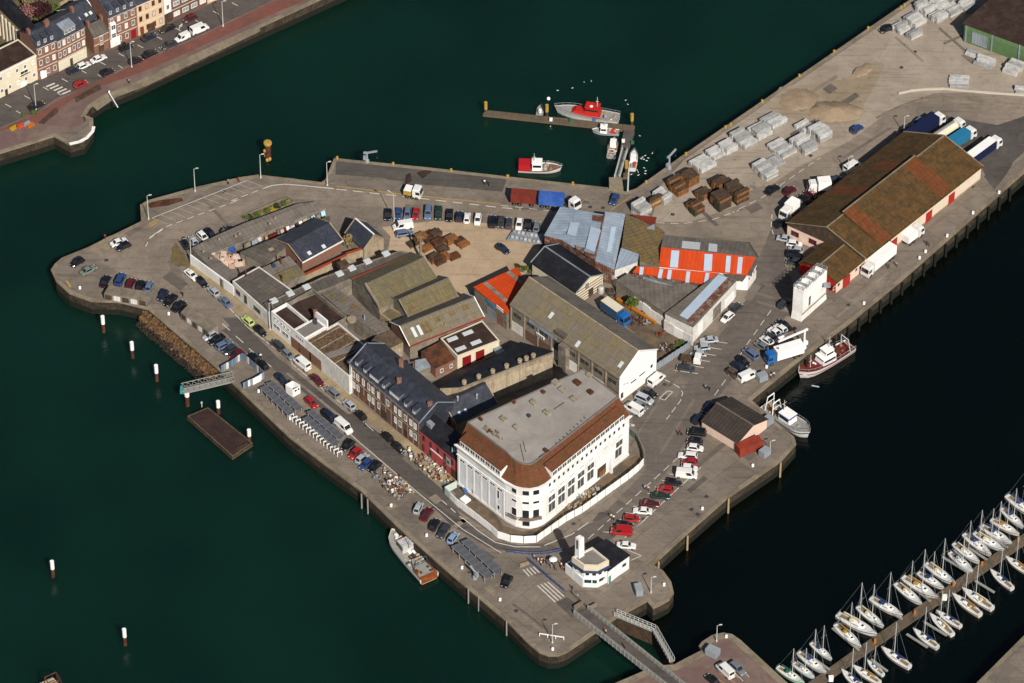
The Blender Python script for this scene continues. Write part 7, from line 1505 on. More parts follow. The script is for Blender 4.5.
st = hull(6.6, 2.2, .85, rise=.35, stern=.8); g = boat('motor_boat', 'white motor boat moored on the outer side of the pontoon arm', tE, (797, 392), (8, -75), 'boat'); bp('hull', hull_mesh(st, .4), None, g); bp('deck', deck_mesh(st, .06, 'hull_white'), None, g); wheelhouse(g, -1.0, 1.0, .75, .8, 2.0); bp('cockpit', blk(-2.8, -1.1, .75, .75, .78, .84), 'deck_teak', g); clutter(g, -2.6, -1.2, .5, .85, 3, ['#a83a30', 'wrap_grey'], 2); bp('rail', rail_mesh(st, .5, 0, .5, 1), None, g)
st = hull(4.6, 1.9, .7, rise=.25, stern=.9); g = boat('dinghy', 'small grey inflatable boat behind the lifeboat bow at the pontoon', tE, (343, 150), (10, -48), 'boat'); bp('hull', hull_mesh(st, .3, 'wrap_grey'), None, g); bp('deck', deck_mesh(st, .2, 'deck_grey'), None, g); bp('console', blk(-.6, .3, .4, .4, .4, 1.4), 'white_paint', g); mast(g, -1.4, .5, 2.2, .6); bp('outboard', blk(-2.6, -2.2, .3, .3, .2, 1.1), 'steel_dark', g)
# red and white trawler, east quay
st = hull(15.6, 4.8, 1.7, rise=.9, stern=.8, bow=2.8); g = boat('trawler', 'white trawler with red deck and red hull band at the east quay', tw, (318, 560), (-275, 158), z=1.6); bp('hull', hull_mesh(st, .9), None, g); bp('deck', deck_mesh(st, .45, '#6e2a28'), None, g); bp('red_band', band_mesh(st, .5, .64, '#a3241f'), None, g); bp('top_band', band_mesh(st, .93, 1.0, 'wrap_white'), None, g)
wheelhouse(g, -1.8, 2.2, 1.7, 1.3, 3.0); wheelhouse(g, -1.4, 1.2, 1.3, 3.0, 4.6); mast(g, -.9, 4.7, 8.2, 1.6); gantry(g, -6.2, 1.7, 1.4, 5.0, 'pole_white', .4); mast(g, 4.9, 1.6, 5.6, .5); clutter(g, -6.8, -2.6, 1.5, 1.3, 14, ['rust_brown', '#5a3020', 'timber', 'steel_dark', 'deck_grey'], 9); clutter(g, 2.8, 5.6, .9, 1.5, 4, ['white_paint', '#8a2a26'], 4); bp('rail', rail_mesh(st, .75, 0), None, g)
# blue striped trawler
st = hull(13.4, 4.4, 1.6, rise=.8, stern=.8, bow=2.8); g = boat('trawler', 'white trawler with blue stripe and grey foredeck moored below the small shed', t2, (452, 370), (330, 225), z=1.6); bp('hull', hull_mesh(st, .9), None, g); bp('deck', deck_mesh(st, .35, 'deck_grey'), None, g); bp('blue_band', band_mesh(st, .58, .74, '#24365e'), None, g); bp('top_band', band_mesh(st, .9, 1.0, 'wrap_white'), None, g)
wheelhouse(g, -1.2, 2.2, 1.5, 1.3, 3.4, band='#2f4f9c'); mast(g, -.8, 3.4, 6.8, 1.4); gantry(g, -5.4, 1.5, 1.4, 5.4, 'white_paint', .3); gantry(g, -3.0, 1.5, 1.4, 4.6, 'white_paint', -.3); clutter(g, -6.0, -2.2, 1.3, 1.25, 14, ['rust_brown', '#a0602a', 'timber_dark', 'steel_dark', 'wrap_white'], 12); bp('rail', rail_mesh(st, .8, 0, .45, 1), None, g); m = MB(); m.box(3.6, 4.3, -.35, .35, 1.5, 1.9); bp('hatch', m, 'wrap_grey', g)
# old trawler, south west quay
st = hull(15.8, 5.5, 1.7, rise=.8, stern=.9, bow=3.0); g = boat('trawler', 'worn trawler with rusty orange stern moored below the south west quay', trw, (330, 372), (-345, -415), z=1.5); bp('hull', hull_mesh(st, .9, 'dirty_white'), None, g); bp('deck', deck_mesh(st, .35, 'deck_grey'), None, g); bp('blue_band', band_mesh(st, .3, .5, '#1f2a4a'), None, g); bp('top_band', band_mesh(st, .7, 1.0, 'white_paint'), None, g)
wheelhouse(g, 1.4, 4.2, 1.5, 1.2, 3.4, 'wrap_white', 'wrap_white'); bp('foredeck_cover', blk(4.4, 7.0, 1.3, .5, 1.6, 2.0), 'deck_grey', g); mast(g, 1.0, 3.0, 6.4, 1.6, 'steel'); gantry(g, -4.4, 2.0, 1.1, 4.2, 'steel_dark', .2); clutter(g, -3.6, 1.0, 1.9, 1.2, 30, ['wrap_white', '#c9a08a', 'canvas_cream', '#b9856a', 'white_paint', 'steel_dark'], 21); clutter(g, 4.4, 6.6, .8, 2.0, 8, ['#c9a08a', 'canvas_cream', 'white_paint'], 22); clutter(g, -6.8, -4.6, 1.8, 1.1, 10, ['rust_brown', 'timber_dark', '#6e3a1e', 'wrap_green'], 23)
m = MB(); m.box(-8.0, -7.2, -2.1, 2.1, .2, 1.7); m.box(-7.2, -4.2, -2.15, -1.95, 1.1, 1.7); m.box(-7.2, -4.2, 1.95, 2.15, 1.1, 1.7); bp('stern_ramp', m, mk('orange_rust', '#8a4a1c', col2='#6e3a1a', scale2=.8, var=.25).name, g)
# trawler cut by the lower left corner of the view
st = hull(15, 4.8, 1.6, rise=.8, stern=.8, bow=2.8); g = boat('trawler', 'trawler with rusty stern gantry cut off by the lower left corner', tPX, (62, 702), (40, 50), z=1.5); bp('hull', hull_mesh(st, .9), None, g); bp('deck', deck_mesh(st, .45, 'timber_pale'), None, g); wheelhouse(g, 1.0, 3.8, 1.5, 1.2, 3.2); mast(g, 3.0, 3.2, 7, 1.4); gantry(g, -5.0, 2.0, 1.2, 6.2, 'rust_steel', .5); gantry(g, -2.4, 2.0, 1.2, 5.4, 'rust_steel', -.3); clutter(g, -6, -1, 1.5, 1.2, 10, ['rust_brown', 'timber'], 31)
m = MB()
for sg in (-1, 1): m.tube((-4.5, sg*1.4, 6.2), (-2.7, sg*1.4, 5.4), .12, .12, 6)
bp('gantry_beam', m, 'rust_steel', g)
# ------------------------------------------------------------------ timber packs, crates, stacks
PK = {}
def pack_mesh(L, W, H, kind):
    k = (L, W, H, kind)
    if k not in PK:
        m = MB(); n = 4 if kind == 'wrap' else 6; t = H/n
        for i in range(n):
            a = .0 if i % 2 == 0 else .035; m.box(-L/2+a, L/2-a, -W/2+a, W/2-a, .08+i*t*.94, .08+(i+1)*t*.94-(.0 if kind == 'wrap' else .02))
        for x in (-L*.32, 0, L*.32): m.box(x-.06, x+.06, -W/2+.05, W/2-.05, 0, .08)
        if kind != 'wrap': m.cur = 2; m.box(-L/2-.02, L/2+.02, -W/2-.02, W/2+.02, .08+H*.94, .12+H*.94)
        m.cur = 1
        for x in (-L*.3, L*.3): m.box(x-.03, x+.03, -W/2-.008, W/2+.008, .1, H*.97)
        PK[k] = m.mesh('pack', [1, 'steel_dark' if kind != 'wrap' else 'wrap_grey', 'timber_dark'])
    return PK[k]
def cluster(T, c, d, nx, ny, nz, L, W, H, mats, label, group, kind='wrap', seed=0, name='timber_pack', jag=.45, cat='timber pack'):
    random.seed(seed); p0 = T(c[0], c[1], H*nz*.5); p0.z = .02; rz = heading(T, c[0], c[1], d); u = Vector((math.cos(rz), math.sin(rz), 0)); v = Vector((-u.y, u.x, 0)); me = pack_mesh(L, W, H, kind)
    for i in range(nx):
        for j in range(ny):
            top = nz if random.random() > jag else max(1, nz-1); dx = random.uniform(-.35, .35)
            for k in range(top):
                p = p0+u*((i-(nx-1)/2)*(L+.12)+dx+random.uniform(-.06, .06))+v*((j-(ny-1)/2)*(W+.16))+Vector((0, 0, k*(H+.02)))
                o = put(name, me, None, p, (0, 0, rz+random.uniform(-.015, .015)), [random.choice(mats)]); tag(o, '%s, layer %s, column %s' % (label, NUM[k], NUM[j]), cat, group)
WW = ['wrap_white', 'wrap_white', 'wrap_grey']; D1 = (95, -50)
for i, (x, y, nx, ny, nz, ln, ms) in enumerate([(243, 362, 1, 4, 2, 4.8, ['wrap_grey', 'wrap_white']), (310, 303, 1, 3, 2, 3.6, WW), (382, 268, 1, 3, 3, 3.6, WW), (475, 218, 1, 5, 3, 4.2, WW), (572, 170, 1, 4, 3, 4.6, WW), (645, 115, 1, 4, 3, 4.8, WW), (593, 400, 1, 5, 3, 3.8, WW), (652, 348, 1, 3, 2, 4.8, ['wrap_grey']), (690, 272, 1, 5, 3, 4.6, WW), (820, 250, 1, 5, 3, 4.4, WW), (828, 150, 1, 3, 2, 4.0, WW), (910, 186, 1, 4, 4, 4.0, WW)]):
    cluster(sk, (x, y), D1, nx, ny, nz, ln, 1.05, .6, ms, 'white pack in the %s %s stack of the yard' % (ORD[i if i < 6 else i-6], 'water side' if i < 6 else 'road side'), 'white packs, stack %s of the %s row' % (ORD[i if i < 6 else i-6], 'water side' if i < 6 else 'road side'), seed=i)
cluster(tI, (108, 622), (70, -40), 1, 3, 4, 3.8, 1.0, .75, WW, 'white timber pack in the tall stack nearest the tin sheds', 'white packs nearest the tin sheds', seed=41)
cluster(tI, (208, 560), (60, -40), 1, 4, 3, 3.0, 1.0, .75, WW, 'white timber pack in the stack between two brown ones', 'white packs between brown timber', seed=42)
BR = ['timber', 'timber', 'timber_pale']; DK = ['timber', 'timber_dark', 'timber']
for i, (T, x, y, ny, nz, ln, ms, lb_) in enumerate([(tI, 180, 590, 1, 3, 3.4, BR, 'orange brown sawn timber pack wedged beside the tall white stack'), (sk, 100, 490, 4, 3, 3.4, BR, 'orange brown sawn timber pack in the lower quay side stack'), (sk, 165, 435, 4, 3, 3.4, BR, 'orange brown sawn timber pack in the upper quay side stack')]):
    cluster(T, (x, y), D1, 1, ny, nz, ln, 1.05, .85, ms, lb_, 'brown timber packs at the quay edge', 'board', 50+i)
for i, (x, y, ny, nz, ln) in enumerate([(200, 605, 3, 3, 3.0), (345, 570, 3, 4, 3.6), (440, 522, 4, 4, 3.8), (252, 525, 2, 3, 3.4), (340, 470, 3, 3, 3.8)]):
    cluster(sk, (x, y), (95, -48), 1, ny, nz, ln, 1.15, .85, DK, 'dark topped timber pack in %s of five road side stacks' % ORD[i], 'dark sheeted timber packs by the road', 'board', 60+i)
    p = sk(x, y, 0); g0 = sk(x-38, y+14, 1.4); mb = MB(); rz = heading(sk, x, y, (95, -48)); u = Vector((math.cos(rz), math.sin(rz), 0)); v = Vector((-u.y, u.x, 0)); c_ = sk(x, y, nz*.42); c_.z = .02
    mb.par(c_-u*(ln/2+.12)-v*(ny*.6+.05), u*.09, v*(ny*.7), (0, 0, nz*.6)); mb.par(c_-u*(ln/2+.1)-v*(ny*.6+.12), u*.7, v*.07, (0, 0, nz*.5)); tag(mb.build('green_sheeting', 'wrap_green', base=c_), 'dark green sheeting hung over the end of timber stack %s by the road' % ORD[i], 'sheeting')
for i, (x, y, nx, ny, nz, ln, d) in enumerate([(500, 112, 1, 3, 3, 3.6, D1), (556, 138, 1, 2, 3, 3.8, D1), (560, 78, 1, 4, 3, 4.0, D1), (600, 28, 1, 4, 3, 4.2, D1), (652, 68, 1, 3, 3, 3.8, D1), (650, 8, 1, 4, 3, 4.2, D1), (712, 35, 1, 4, 2, 4.2, D1), (775, 20, 1, 3, 3, 4.0, D1), (745, 338, 1, 4, 1, 5.0, (90, 2)), (798, 224, 1, 2, 1, 3.8, (60, 22)), (850, 256, 1, 3, 2, 4.8, (80, 25)), (968, 280, 1, 4, 3, 3.8, (70, 25)), (1003, 375, 1, 2, 2, 3.4, (80, 10))]):
    nm = ['first', 'second', 'third', 'fourth', 'fifth', 'sixth', 'seventh', 'eighth'][i]+' stack from left at the yard top' if i < 8 else ['lying in the open yard before the barrier', 'short row before the green shed door', 'double stack before the green shed', 'stack against the green shed wall', 'stack cut by the right edge of the yard'][i-8]
    cluster(tK, (x, y), d, nx, ny, nz, ln, 1.0, .6, WW, 'white pack, '+nm, 'white packs, '+nm, seed=80+i)
# slatted wooden crates on the gravel lot
def crate_proto():
    m = MB(); L, W, H = 2.6, 1.6, .9
    for z in (.1, .4, .7):
        for sy_ in (-1, 1): m.box(-L/2, L/2, sy_*W/2-.05, sy_*W/2+.05, z, z+.18)
        for sx in (-1, 1): m.box(sx*L/2-.05, sx*L/2+.05, -W/2, W/2, z, z+.18)
    for k in range(6): y = -W/2+W*(k+.5)/6; m.box(-L/2, L/2, y-.09, y+.09, H-.02, H+.04)
    for sx in (-1, 1):
        for sy_ in (-1, 1): m.box(sx*L/2-.09, sx*L/2+.09, sy_*W/2-.09, sy_*W/2+.09, 0, H)
    return m.mesh('crate', 1)
cp = crate_proto(); random.seed(9); rz = heading(tD, 0, 0, (48, -22))
for i, (x, y, nz) in enumerate([(455, 512, 1), (490, 490, 2), (530, 468, 1), (565, 475, 2), (520, 535, 1), (575, 515, 2), (600, 540, 1), (640, 500, 2), (680, 500, 1), (560, 590, 2), (600, 585, 2), (655, 575, 1), (540, 500, 1), (700, 515, 1), (585, 600, 2)]):
    for k in range(nz):
        p = tD(x, y); p.z = .03+k*.95; o = put('slatted_crate', cp, None, p, (0, 0, rz+random.uniform(-.08, .08)), [['timber', 'timber', 'timber_dark'][(i+k) % 3] if k < nz-1 else ['timber_dark', 'timber', 'rust_brown'][i % 3]]); tag(o, 'slatted brown wooden crate in %s stack of the cluster on the gravel lot, layer %s' % (ORD[i], NUM[k]), 'crate', 'crates on the gravel lot, stack '+ORD[i])
# grey tub rack at tin shed
g = thing('tub_rack', 'low grey metal rack of round white tubs beside the tin shed', 'rack', tF(220, 230)); mb = MB(); mb.slab(tF.pts([(130, 240), (160, 195), (315, 215), (305, 265)], .7), .15); mb.build('tray', 'tin_grey', g)
for a in range(7):
    for b in range(2): p = tF(168+a*21-b*10, 205+a*4+b*26, .7); mb = MB(); mb.lathe([(.35, 0), (.42, .35), (.3, .4)], 10, p); mb.build('tub', 'wrap_white' if (a+b) % 3 else 'wrap_grey', g)
# ------------------------------------------------------------------ lamps, bollards, cranes
def lamp(T, b, h, label, arm=0., ang=0., mat='pole_white', lum='wrap_white'):
    p = T(*b); g = thing('street_lamp', label, 'street lamp', p, ang, 'lamp posts of the harbour')
    m = MB(); m.lathe([(.22, 0), (.2, .5), (.12, .55), (.07, h)], 8); put('post', m.mesh('post', mat), g)
    m = MB(); m.tube((0, 0, h), (max(arm, .5), 0, h+.15), .05, .05, 5); put('arm', m.mesh('arm', mat), g)
    m = MB(); a = max(arm, .5); m.loft([[Vector((x, y*s_, z)) for x, y in ((a-.1, -.14), (a+.6, -.14), (a+.6, .14), (a-.1, .14))] for z, s_ in ((h+.05, .7), (h+.2, 1), (h+.3, .6))]); put('luminaire', m.mesh('luminaire', lum), g)
for T, b, h, lb_ in [(tB, (757, 105), 7.2, 'on the north edge beside the parking bays'), (tB, (530, 240), 7.5, 'at the inner corner of the west point'), (tC, (443, 185), 7.4, 'at the rounded top of the north edge'), (tC, (768, 222), 7.4, 'where the jetty starts'), (tC, (104, 598), 7.5, 'rising from the stone yard corner'), (tA, (500, 255), 8.0, 'tall, in the middle of the street of houses'), (tA, (847, 100), 8.0, 'tall, near the top right of the street'), (tA, (137, 415), 8.0, 'tall, near the left end of the street'),
                  (tD, (362, 400), 9.0, 'leaning over the first car of the gravel lot'), (tS, (387, 515), 5.8, 'alone at the south tip'), (tS, (800, 305), 4.8, 'on the lock point'), (tX, (490, 265), 5, 'at the tip of the lower lock quay'), (tL, (733, 390), 8.5, 'against the white street wall'), (tJ, (545, 128), 5.5, 'beside the parked lorries'), (tJ, (333, 282), 5.5, 'behind the warehouse roof'), (tV, (512, 650), 3.5, 'short, beside the bin below the red container'), (tM, (588, 455), 9, 'at the corner of the long brick house')]:
    lamp(T, b, h, 'pale lamp post '+lb_, arm=.5 if h < 8.5 else 1.2, ang=2.5 if 'leaning' in lb_ else .2)
p = tD(492, 585); g = thing('concrete_pole', 'thick concrete electricity pole beside the wooden crates', 'pole', p); m = MB(); m.lathe([(.4, 0), (.25, 8)], 8); put('shaft', m.mesh('shaft', 'grey_wall'), g); m = MB(); m.box(-.8, .8, -.12, .12, 7.2, 7.5); put('crossarm', m.mesh('crossarm', 'grey_wall'), g)
def bol(T, b, mat, label, group):
    p = T(*b); p.z = .1; m = PK.get('bol'+mat)
    if not m: k = MB(); k.lathe([(.32, 0), (.3, .06), (.2, .12), (.19, .42), (.34, .5), (.34, .6), (.15, .68)], 10); m = PK['bol'+mat] = k.mesh('bollard', mat)
    tag(put('bollard', m, None, p), label, 'bollard', group)
random.seed(2)
for i, (T, b) in enumerate([(tL, (238, 316)), (tM, (140, 450)), (tM, (295, 583)), (tR, (152, 324)), (tR, (325, 470)), (tR, (498, 628)), (tS, (168, 338)), (tS, (388, 545)), (tB, (195, 580)), (tU, (843, 325)), (tU, (597, 535)), (tJ, (710, 519)), (tJ, (628, 579)), (tJ, (605, 603)), (tJ, (808, 432)), (tJ, (907, 354)), (tV, (497, 290)), (tV, (913, 18)), (tX, (552, 240)), (tS, (855, 275))]):
    bol(T, b, 'white_paint', 'white mooring bollard on the quay edge, '+['by the rocks', 'below the first canopy', 'below the racks', 'below the lower terrace', 'beside the old trawler', 'below the last canopy', 'between footbridge and south tip', 'at the south tip', 'on the west point', 'below the red container', 'by the east car park', 'beside the refrigerated lorry', 'nearer the warehouse annex', 'beside the annex corner', 'along mid warehouse', 'at the far end of the warehouse', 'behind the blue cab lorry', 'between tower and warehouse', 'at the tip of the lower lock quay', 'at the lock point'][i], 'white mooring bollards')
for i, (T, b) in enumerate([(tD, (84, 92)), (tD, (357, 121)), (tD, (640, 152)), (tD, (915, 182)), (tE, (185, 475)), (tE, (502, 510)), (tI, (128, 503)), (tI, (322, 365)), (tI, (515, 235)), (tI, (540, 222)), (tI, (694, 108)), (tK, (365, 120)), (tK, (224, 217)), (tK, (80, 317)), (tK, (515, 25)), (tK, (500, 35))]):
    bol(T, b, 'paint_yellow', 'yellow mooring bollard, %s from the jetty corner along the north water edge' % ORD[i], 'yellow mooring bollards')
def derrick(T, b, h, arm, lab, d, mat='steel', name='derrick'):
    p = T(*b); g = thing(name, lab, 'crane', p, heading(T, b[0], b[1], d)); m = MB(); m.lathe([(.6, 0), (.5, .8), (.28, 1), (.2, h)], 8); put('mast', m.mesh('mast', mat), g)
    m = MB(); m.bar((0, 0, h-.2), (arm, 0, h+.6), .35, .4); m.bar((-.8, 0, h-.3), (0, 0, h-.2), .4, .5); put('boom', m.mesh('boom', mat), g); m = MB(); m.tube((arm-.1, 0, h+.5), (arm-.1, 0, h-1.2), .03, .03, 4); m.box(arm-.25, arm+.05, -.1, .1, h-1.5, h-1.2); put('hook', m.mesh('hook', 'steel_dark'), g); m = MB(); m.box(-.9, -.2, -.35, .35, .9, 1.9); put('winch', m.mesh('winch', mat), g)
derrick(tD, (230, 108), 3.0, 2.6, 'grey davit on the edge of the jetty', (60, 4)); derrick(tI, (240, 432), 4.0, 2.4, 'grey derrick with crossed arms at the yard water edge', (30, -22)); derrick(tw, (193, 500), 5.6, 8.0, 'white quay crane with long boom over the parked cars', (-135, 70), 'white_paint', 'quay_crane')
derrick(tS, (62, 245), 2.2, 1.6, 'small grey davit on the quay below the last canopy', (-20, -14))
# blue railings and hatch objects at the footbridge approach
for pts, lab in [(tS.pts([(285, 172), (330, 210), (380, 255), (440, 305)]), 'blue railing leading from the road to the footbridge'), (tS.pts([(198, 138), (290, 148), (370, 145), (440, 130)]), 'blue railing along the road bend opposite the hoarding')]:
    g = thing('blue_railing', lab, 'railing', pts[0]); q = run(pts, 1.6)
    for a, b in zip(q, q[1:]): mb = MB(); mb.bar(a+Vector((0, 0, .95)), b+Vector((0, 0, .95)), .1, .1); mb.bar(a+Vector((0, 0, .25)), b+Vector((0, 0, .4)), .05, .2); mb.tube(a, a+Vector((0, 0, 1.05)), .05, .05, 5); mb.build('railing_bay', '#34507e', g)
mb = MB(); q = tS.pts([(248, 190), (285, 178), (290, 186), (252, 200)]); mb.prism(q, 0, .5); tag(mb.build('concrete_plinth', 'tan_wall', base=q[0]), 'low pale concrete plinth beside the blue railing', 'plinth')
g = thing('barrier_rail', 'white horizontal barrier rail beside the south tip lamp', 'barrier', tS(385, 495)); a, b = tS(333, 486), tS(435, 502); mb = MB(); mb.bar(a+Vector((0, 0, .7)), b+Vector((0, 0, .7)), .15, .25); mb.build('rail', 'white_paint', g)
for k in range(4): p = a.lerp(b, k/3); mb = MB(); mb.box(p.x-.08, p.x+.08, p.y-.08, p.y+.08, 0, .9); mb.build('post', 'white_paint', g)
for T, pts, lab in [(tR, [(8, 300), (38, 326)], 'ladder'), (tS, [(35, 320), (78, 352), (195, 455)], 'ladder'), (sp, [(235, 598)], 'ladder')]:
    for k, (x, y) in enumerate(pts):
        p = T(x, y, -2); p.z = -4.5; mb = MB(); mb.tube(p, p+Vector((0, 0, 4.9)), .18, .18, 8); tag(mb.build('fender_post', 'deck_grey', base=p), 'grey timber fender post on the south west quay wall, number %s from the %s' % (['one', 'two', 'three'][k], {tR: 'lower terrace', tS: 'old trawler', sp: 'racks'}[T]), 'post', 'fender posts on the south west wall')
fq = run(PX([(1010, 187), (902, 281), (848, 326), (806, 358)]), 4.5)
for i, p in enumerate(fq): mb = MB(); mb.box(p.x-.05, p.x+.45, p.y-.55, p.y-.1, -4.6, -.35); tag(mb.build('fender_post', 'weed', base=Vector((p.x, p.y, -4.6))), 'dark timber fender on the east quay wall, %s from the right' % ORD[i], 'post', 'timber fenders on the east quay wall')
fq = run(PX([(780, 463), (728, 499), (687, 536), (658, 562)]), 17)
for i, p in enumerate(fq): mb = MB(); mb.box(p.x-.05, p.x+.35, p.y-.5, p.y-.12, -4.6, .3); tag(mb.build('fender_post', 'timber_pale', base=Vector((p.x, p.y, -4.6))), 'pale timber fender post on the wall below the east car park, %s from the trawler' % ORD[i], 'post', 'fender posts below the east car park')
# ------------------------------------------------------------------ people
def person_mesh(pose):
    V = {'p': (0, 0, .92, .15, .12), 'c': (0, 0, 1.2, .17, .12), 'n': (0, 0, 1.45, .07, .07), 'h': (.02, 0, 1.58, .1, .1), 't': (.02, 0, 1.7, .085, .08)}
    E = [('p', 'c'), ('c', 'n'), ('n', 'h'), ('h', 't')]
    for sg, k in ((-1, 'l'), (1, 'r')):
        st = .18*sg if pose == 'walk' else 0.
        if pose == 'sit': leg = [(.02, .1*sg, .5, .1, .1), (.42, .11*sg, .5, .08, .08), (.45, .11*sg, .08, .055, .055), (.6, .11*sg, .04, .05, .04)]
        else: leg = [(0, .1*sg, .85, .095, .1), (st*.6+.03, .1*sg, .48, .075, .075), (st-.02, .1*sg, .09, .05, .05), (st+.14, .1*sg, .04, .05, .04)]
        arm = [(0, .2*sg, 1.36, .065, .065), (.02, .27*sg, 1.1, .05, .05), (.16 if pose != 'sit' else .25, .24*sg, .92, .038, .038), (.2 if pose != 'sit' else .33, .22*sg, .86, .04, .03)]
        dz = -.42 if pose == 'sit' else 0
        for i, q in enumerate(leg): V[k+'l%d' % i] = q
        for i, q in enumerate(arm): V[k+'a%d' % i] = q
        E += [('p', k+'l0'), (k+'l0', k+'l1'), (k+'l1', k+'l2'), (k+'l2', k+'l3'), ('c', k+'a0'), (k+'a0', k+'a1'), (k+'a1', k+'a2'), (k+'a2', k+'a3')]
    if pose == 'sit':
        for n_ in list(V):
            if not (len(n_) == 3 and n_[1] == 'l'): q = V[n_]; V[n_] = (q[0], q[1], q[2]-.4, q[3], q[4])
    ks = list(V); me = bpy.data.meshes.new('person_src'); me.from_pydata([V[k][:3] for k in ks], [(ks.index(a), ks.index(b)) for a, b in E], []); ob = bpy.data.objects.new('person_src', me); COL.objects.link(ob)
    md = ob.modifiers.new('skin', 'SKIN'); 
    for i, k in enumerate(ks): sv = me.skin_vertices[0].data[i]; sv.radius = V[k][3:5]; sv.use_root = (k == 'p')
    ob.modifiers.new('sub', 'SUBSURF').levels = 1
    dg = bpy.context.evaluated_depsgraph_get(); out = bpy.data.meshes.new_from_object(ob.evaluated_get(dg)); bpy.data.objects.remove(ob)
    out.name = 'person_'+pose; sh = -.4 if pose == 'sit' else 0
    out.materials.clear()
    for _ in range(4): out.materials.append(None)
    for p in out.polygons:
        c = p.center; z = c.z-sh; p.use_smooth = True
        if z > 1.64 or (z > 1.52 and c.x < -.03): p.material_index = 3
        elif z > 1.43: p.material_index = 0
        elif z > .98 and not (abs(c.y) > .2 and z < 1.05): p.material_index = 1
        elif abs(c.y) > .2: p.material_index = 0
        else: p.material_index = 2
    return out
PM = {k: person_mesh(k) for k in ('stand', 'walk', 'sit')}
SH = [('white', 'white_paint'), ('pale pink', '#c9a497'), ('red', '#a02a28'), ('navy', '#1c2438'), ('black', '#17171a'), ('cream', '#cfc3a6'), ('light blue', '#8aa3bf'), ('brown', '#6b4a35'), ('grey', '#8a8a8a')]
def person(p, rz, pose, label, sh, tr='#26282e', hair='#3a2a1e', group=None, z=.02):
    o = put('person', PM[pose], None, Vector((p.x, p.y, z)), (0, 0, rz), ['skin', sh, tr, hair]); return tag(o, label, 'person', group)
random.seed(4)
spots = [(tD, 803, 218, 'walking on the jetty, left of a pair'), (tD, 824, 224, 'walking on the jetty, right of a pair'), (tV, 238, 382, 'crossing the east street, left of a pair'), (tV, 254, 388, 'crossing the east street, right of a pair'), (tU, 480, 172, 'walking by the black car, left of a pair'), (tU, 496, 174, 'walking by the black car, right of a pair'), (tU, 317, 438, 'walking past the hoarding, left of a pair'), (tU, 333, 444, 'walking past the hoarding, right of a pair'), (tU, 152, 580, 'beside the red van end, left of a pair'), (tU, 164, 586, 'beside the red van end, right of a pair'), (tJ, 488, 640, 'in front of the refrigerated lorry'), (tJ, 518, 634, 'beside the refrigerated lorry'), (tJ, 632, 552, 'near the bollards on the east quay, left of a pair'), (tJ, 641, 556, 'near the bollards on the east quay, right of a pair'), (tB, 318, 338, 'at the water edge of the west point'), (tB, 918, 68, 'on the north edge near the parking bays'), (tV, 515, 335, 'beside the box trailer, left of a pair'), (tV, 528, 328, 'beside the box trailer, right of a pair'), (tM, 150, 285, 'beside the black car by the gangway'), (tB, 697, 618, 'standing in the road by the slanted bays'), (tA, 490, 318, 'on the promenade beside the wall'), (tA, 323, 460, 'at the viewpoint of the promenade'), (tC, 283, 216, 'on the north edge beside the rail'), (tC, 335, 205, 'on the north edge by the second lamp')]
for i, (T, x, y, lb_) in enumerate(spots): c = SH[(i*4) % 9]; person(T(x, y), random.uniform(0, 6), 'walk', 'person in %s top %s' % (c[0], lb_), c[1], group='people walking about the harbour')
for i in range(16):
    x, y = random.uniform(310, 440), 0; y = 172+(x-310)*.28+random.uniform(-8, 16); c = SH[i % 9]; person(tS(x, y), random.uniform(0, 6), random.choice(['stand', 'walk']), 'person in %s top in the group by the parasol at the footbridge approach' % c[0], c[1], random.choice(['#26282e', '#4a4a52', '#8a7f70']), group='group by the parasol')
for (x, y, lb_) in [(610, 478, 'walking on the footbridge, nearer the quay'), (690, 540, 'walking on the footbridge, nearer the lock'), (470, 290, 'beside the railing end'), (492, 325, 'at the start of the footbridge')]: person(tS(x, y, .36), .8, 'walk', 'person '+lb_, random.choice(SH)[1], z=.36 if x > 500 else .03)
# parasol group
def parasol(p, mat, label):
    g = thing('parasol', label, 'parasol', p); m = MB(); m.tube((0, 0, 0), (0, 0, 2.4), .03, .03, 6); m.lathe([(.3, 0), (.3, .08)], 8); put('pole', m.mesh('pole', 'steel'), g)
    m = MB(); m.lathe([(.95, 2.1), (.65, 2.3), (.05, 2.5)], 8); put('canopy', m.mesh('canopy', mat), g)
parasol(tS(390, 192), 'white_paint', 'white parasol in the group of people at the footbridge approach')
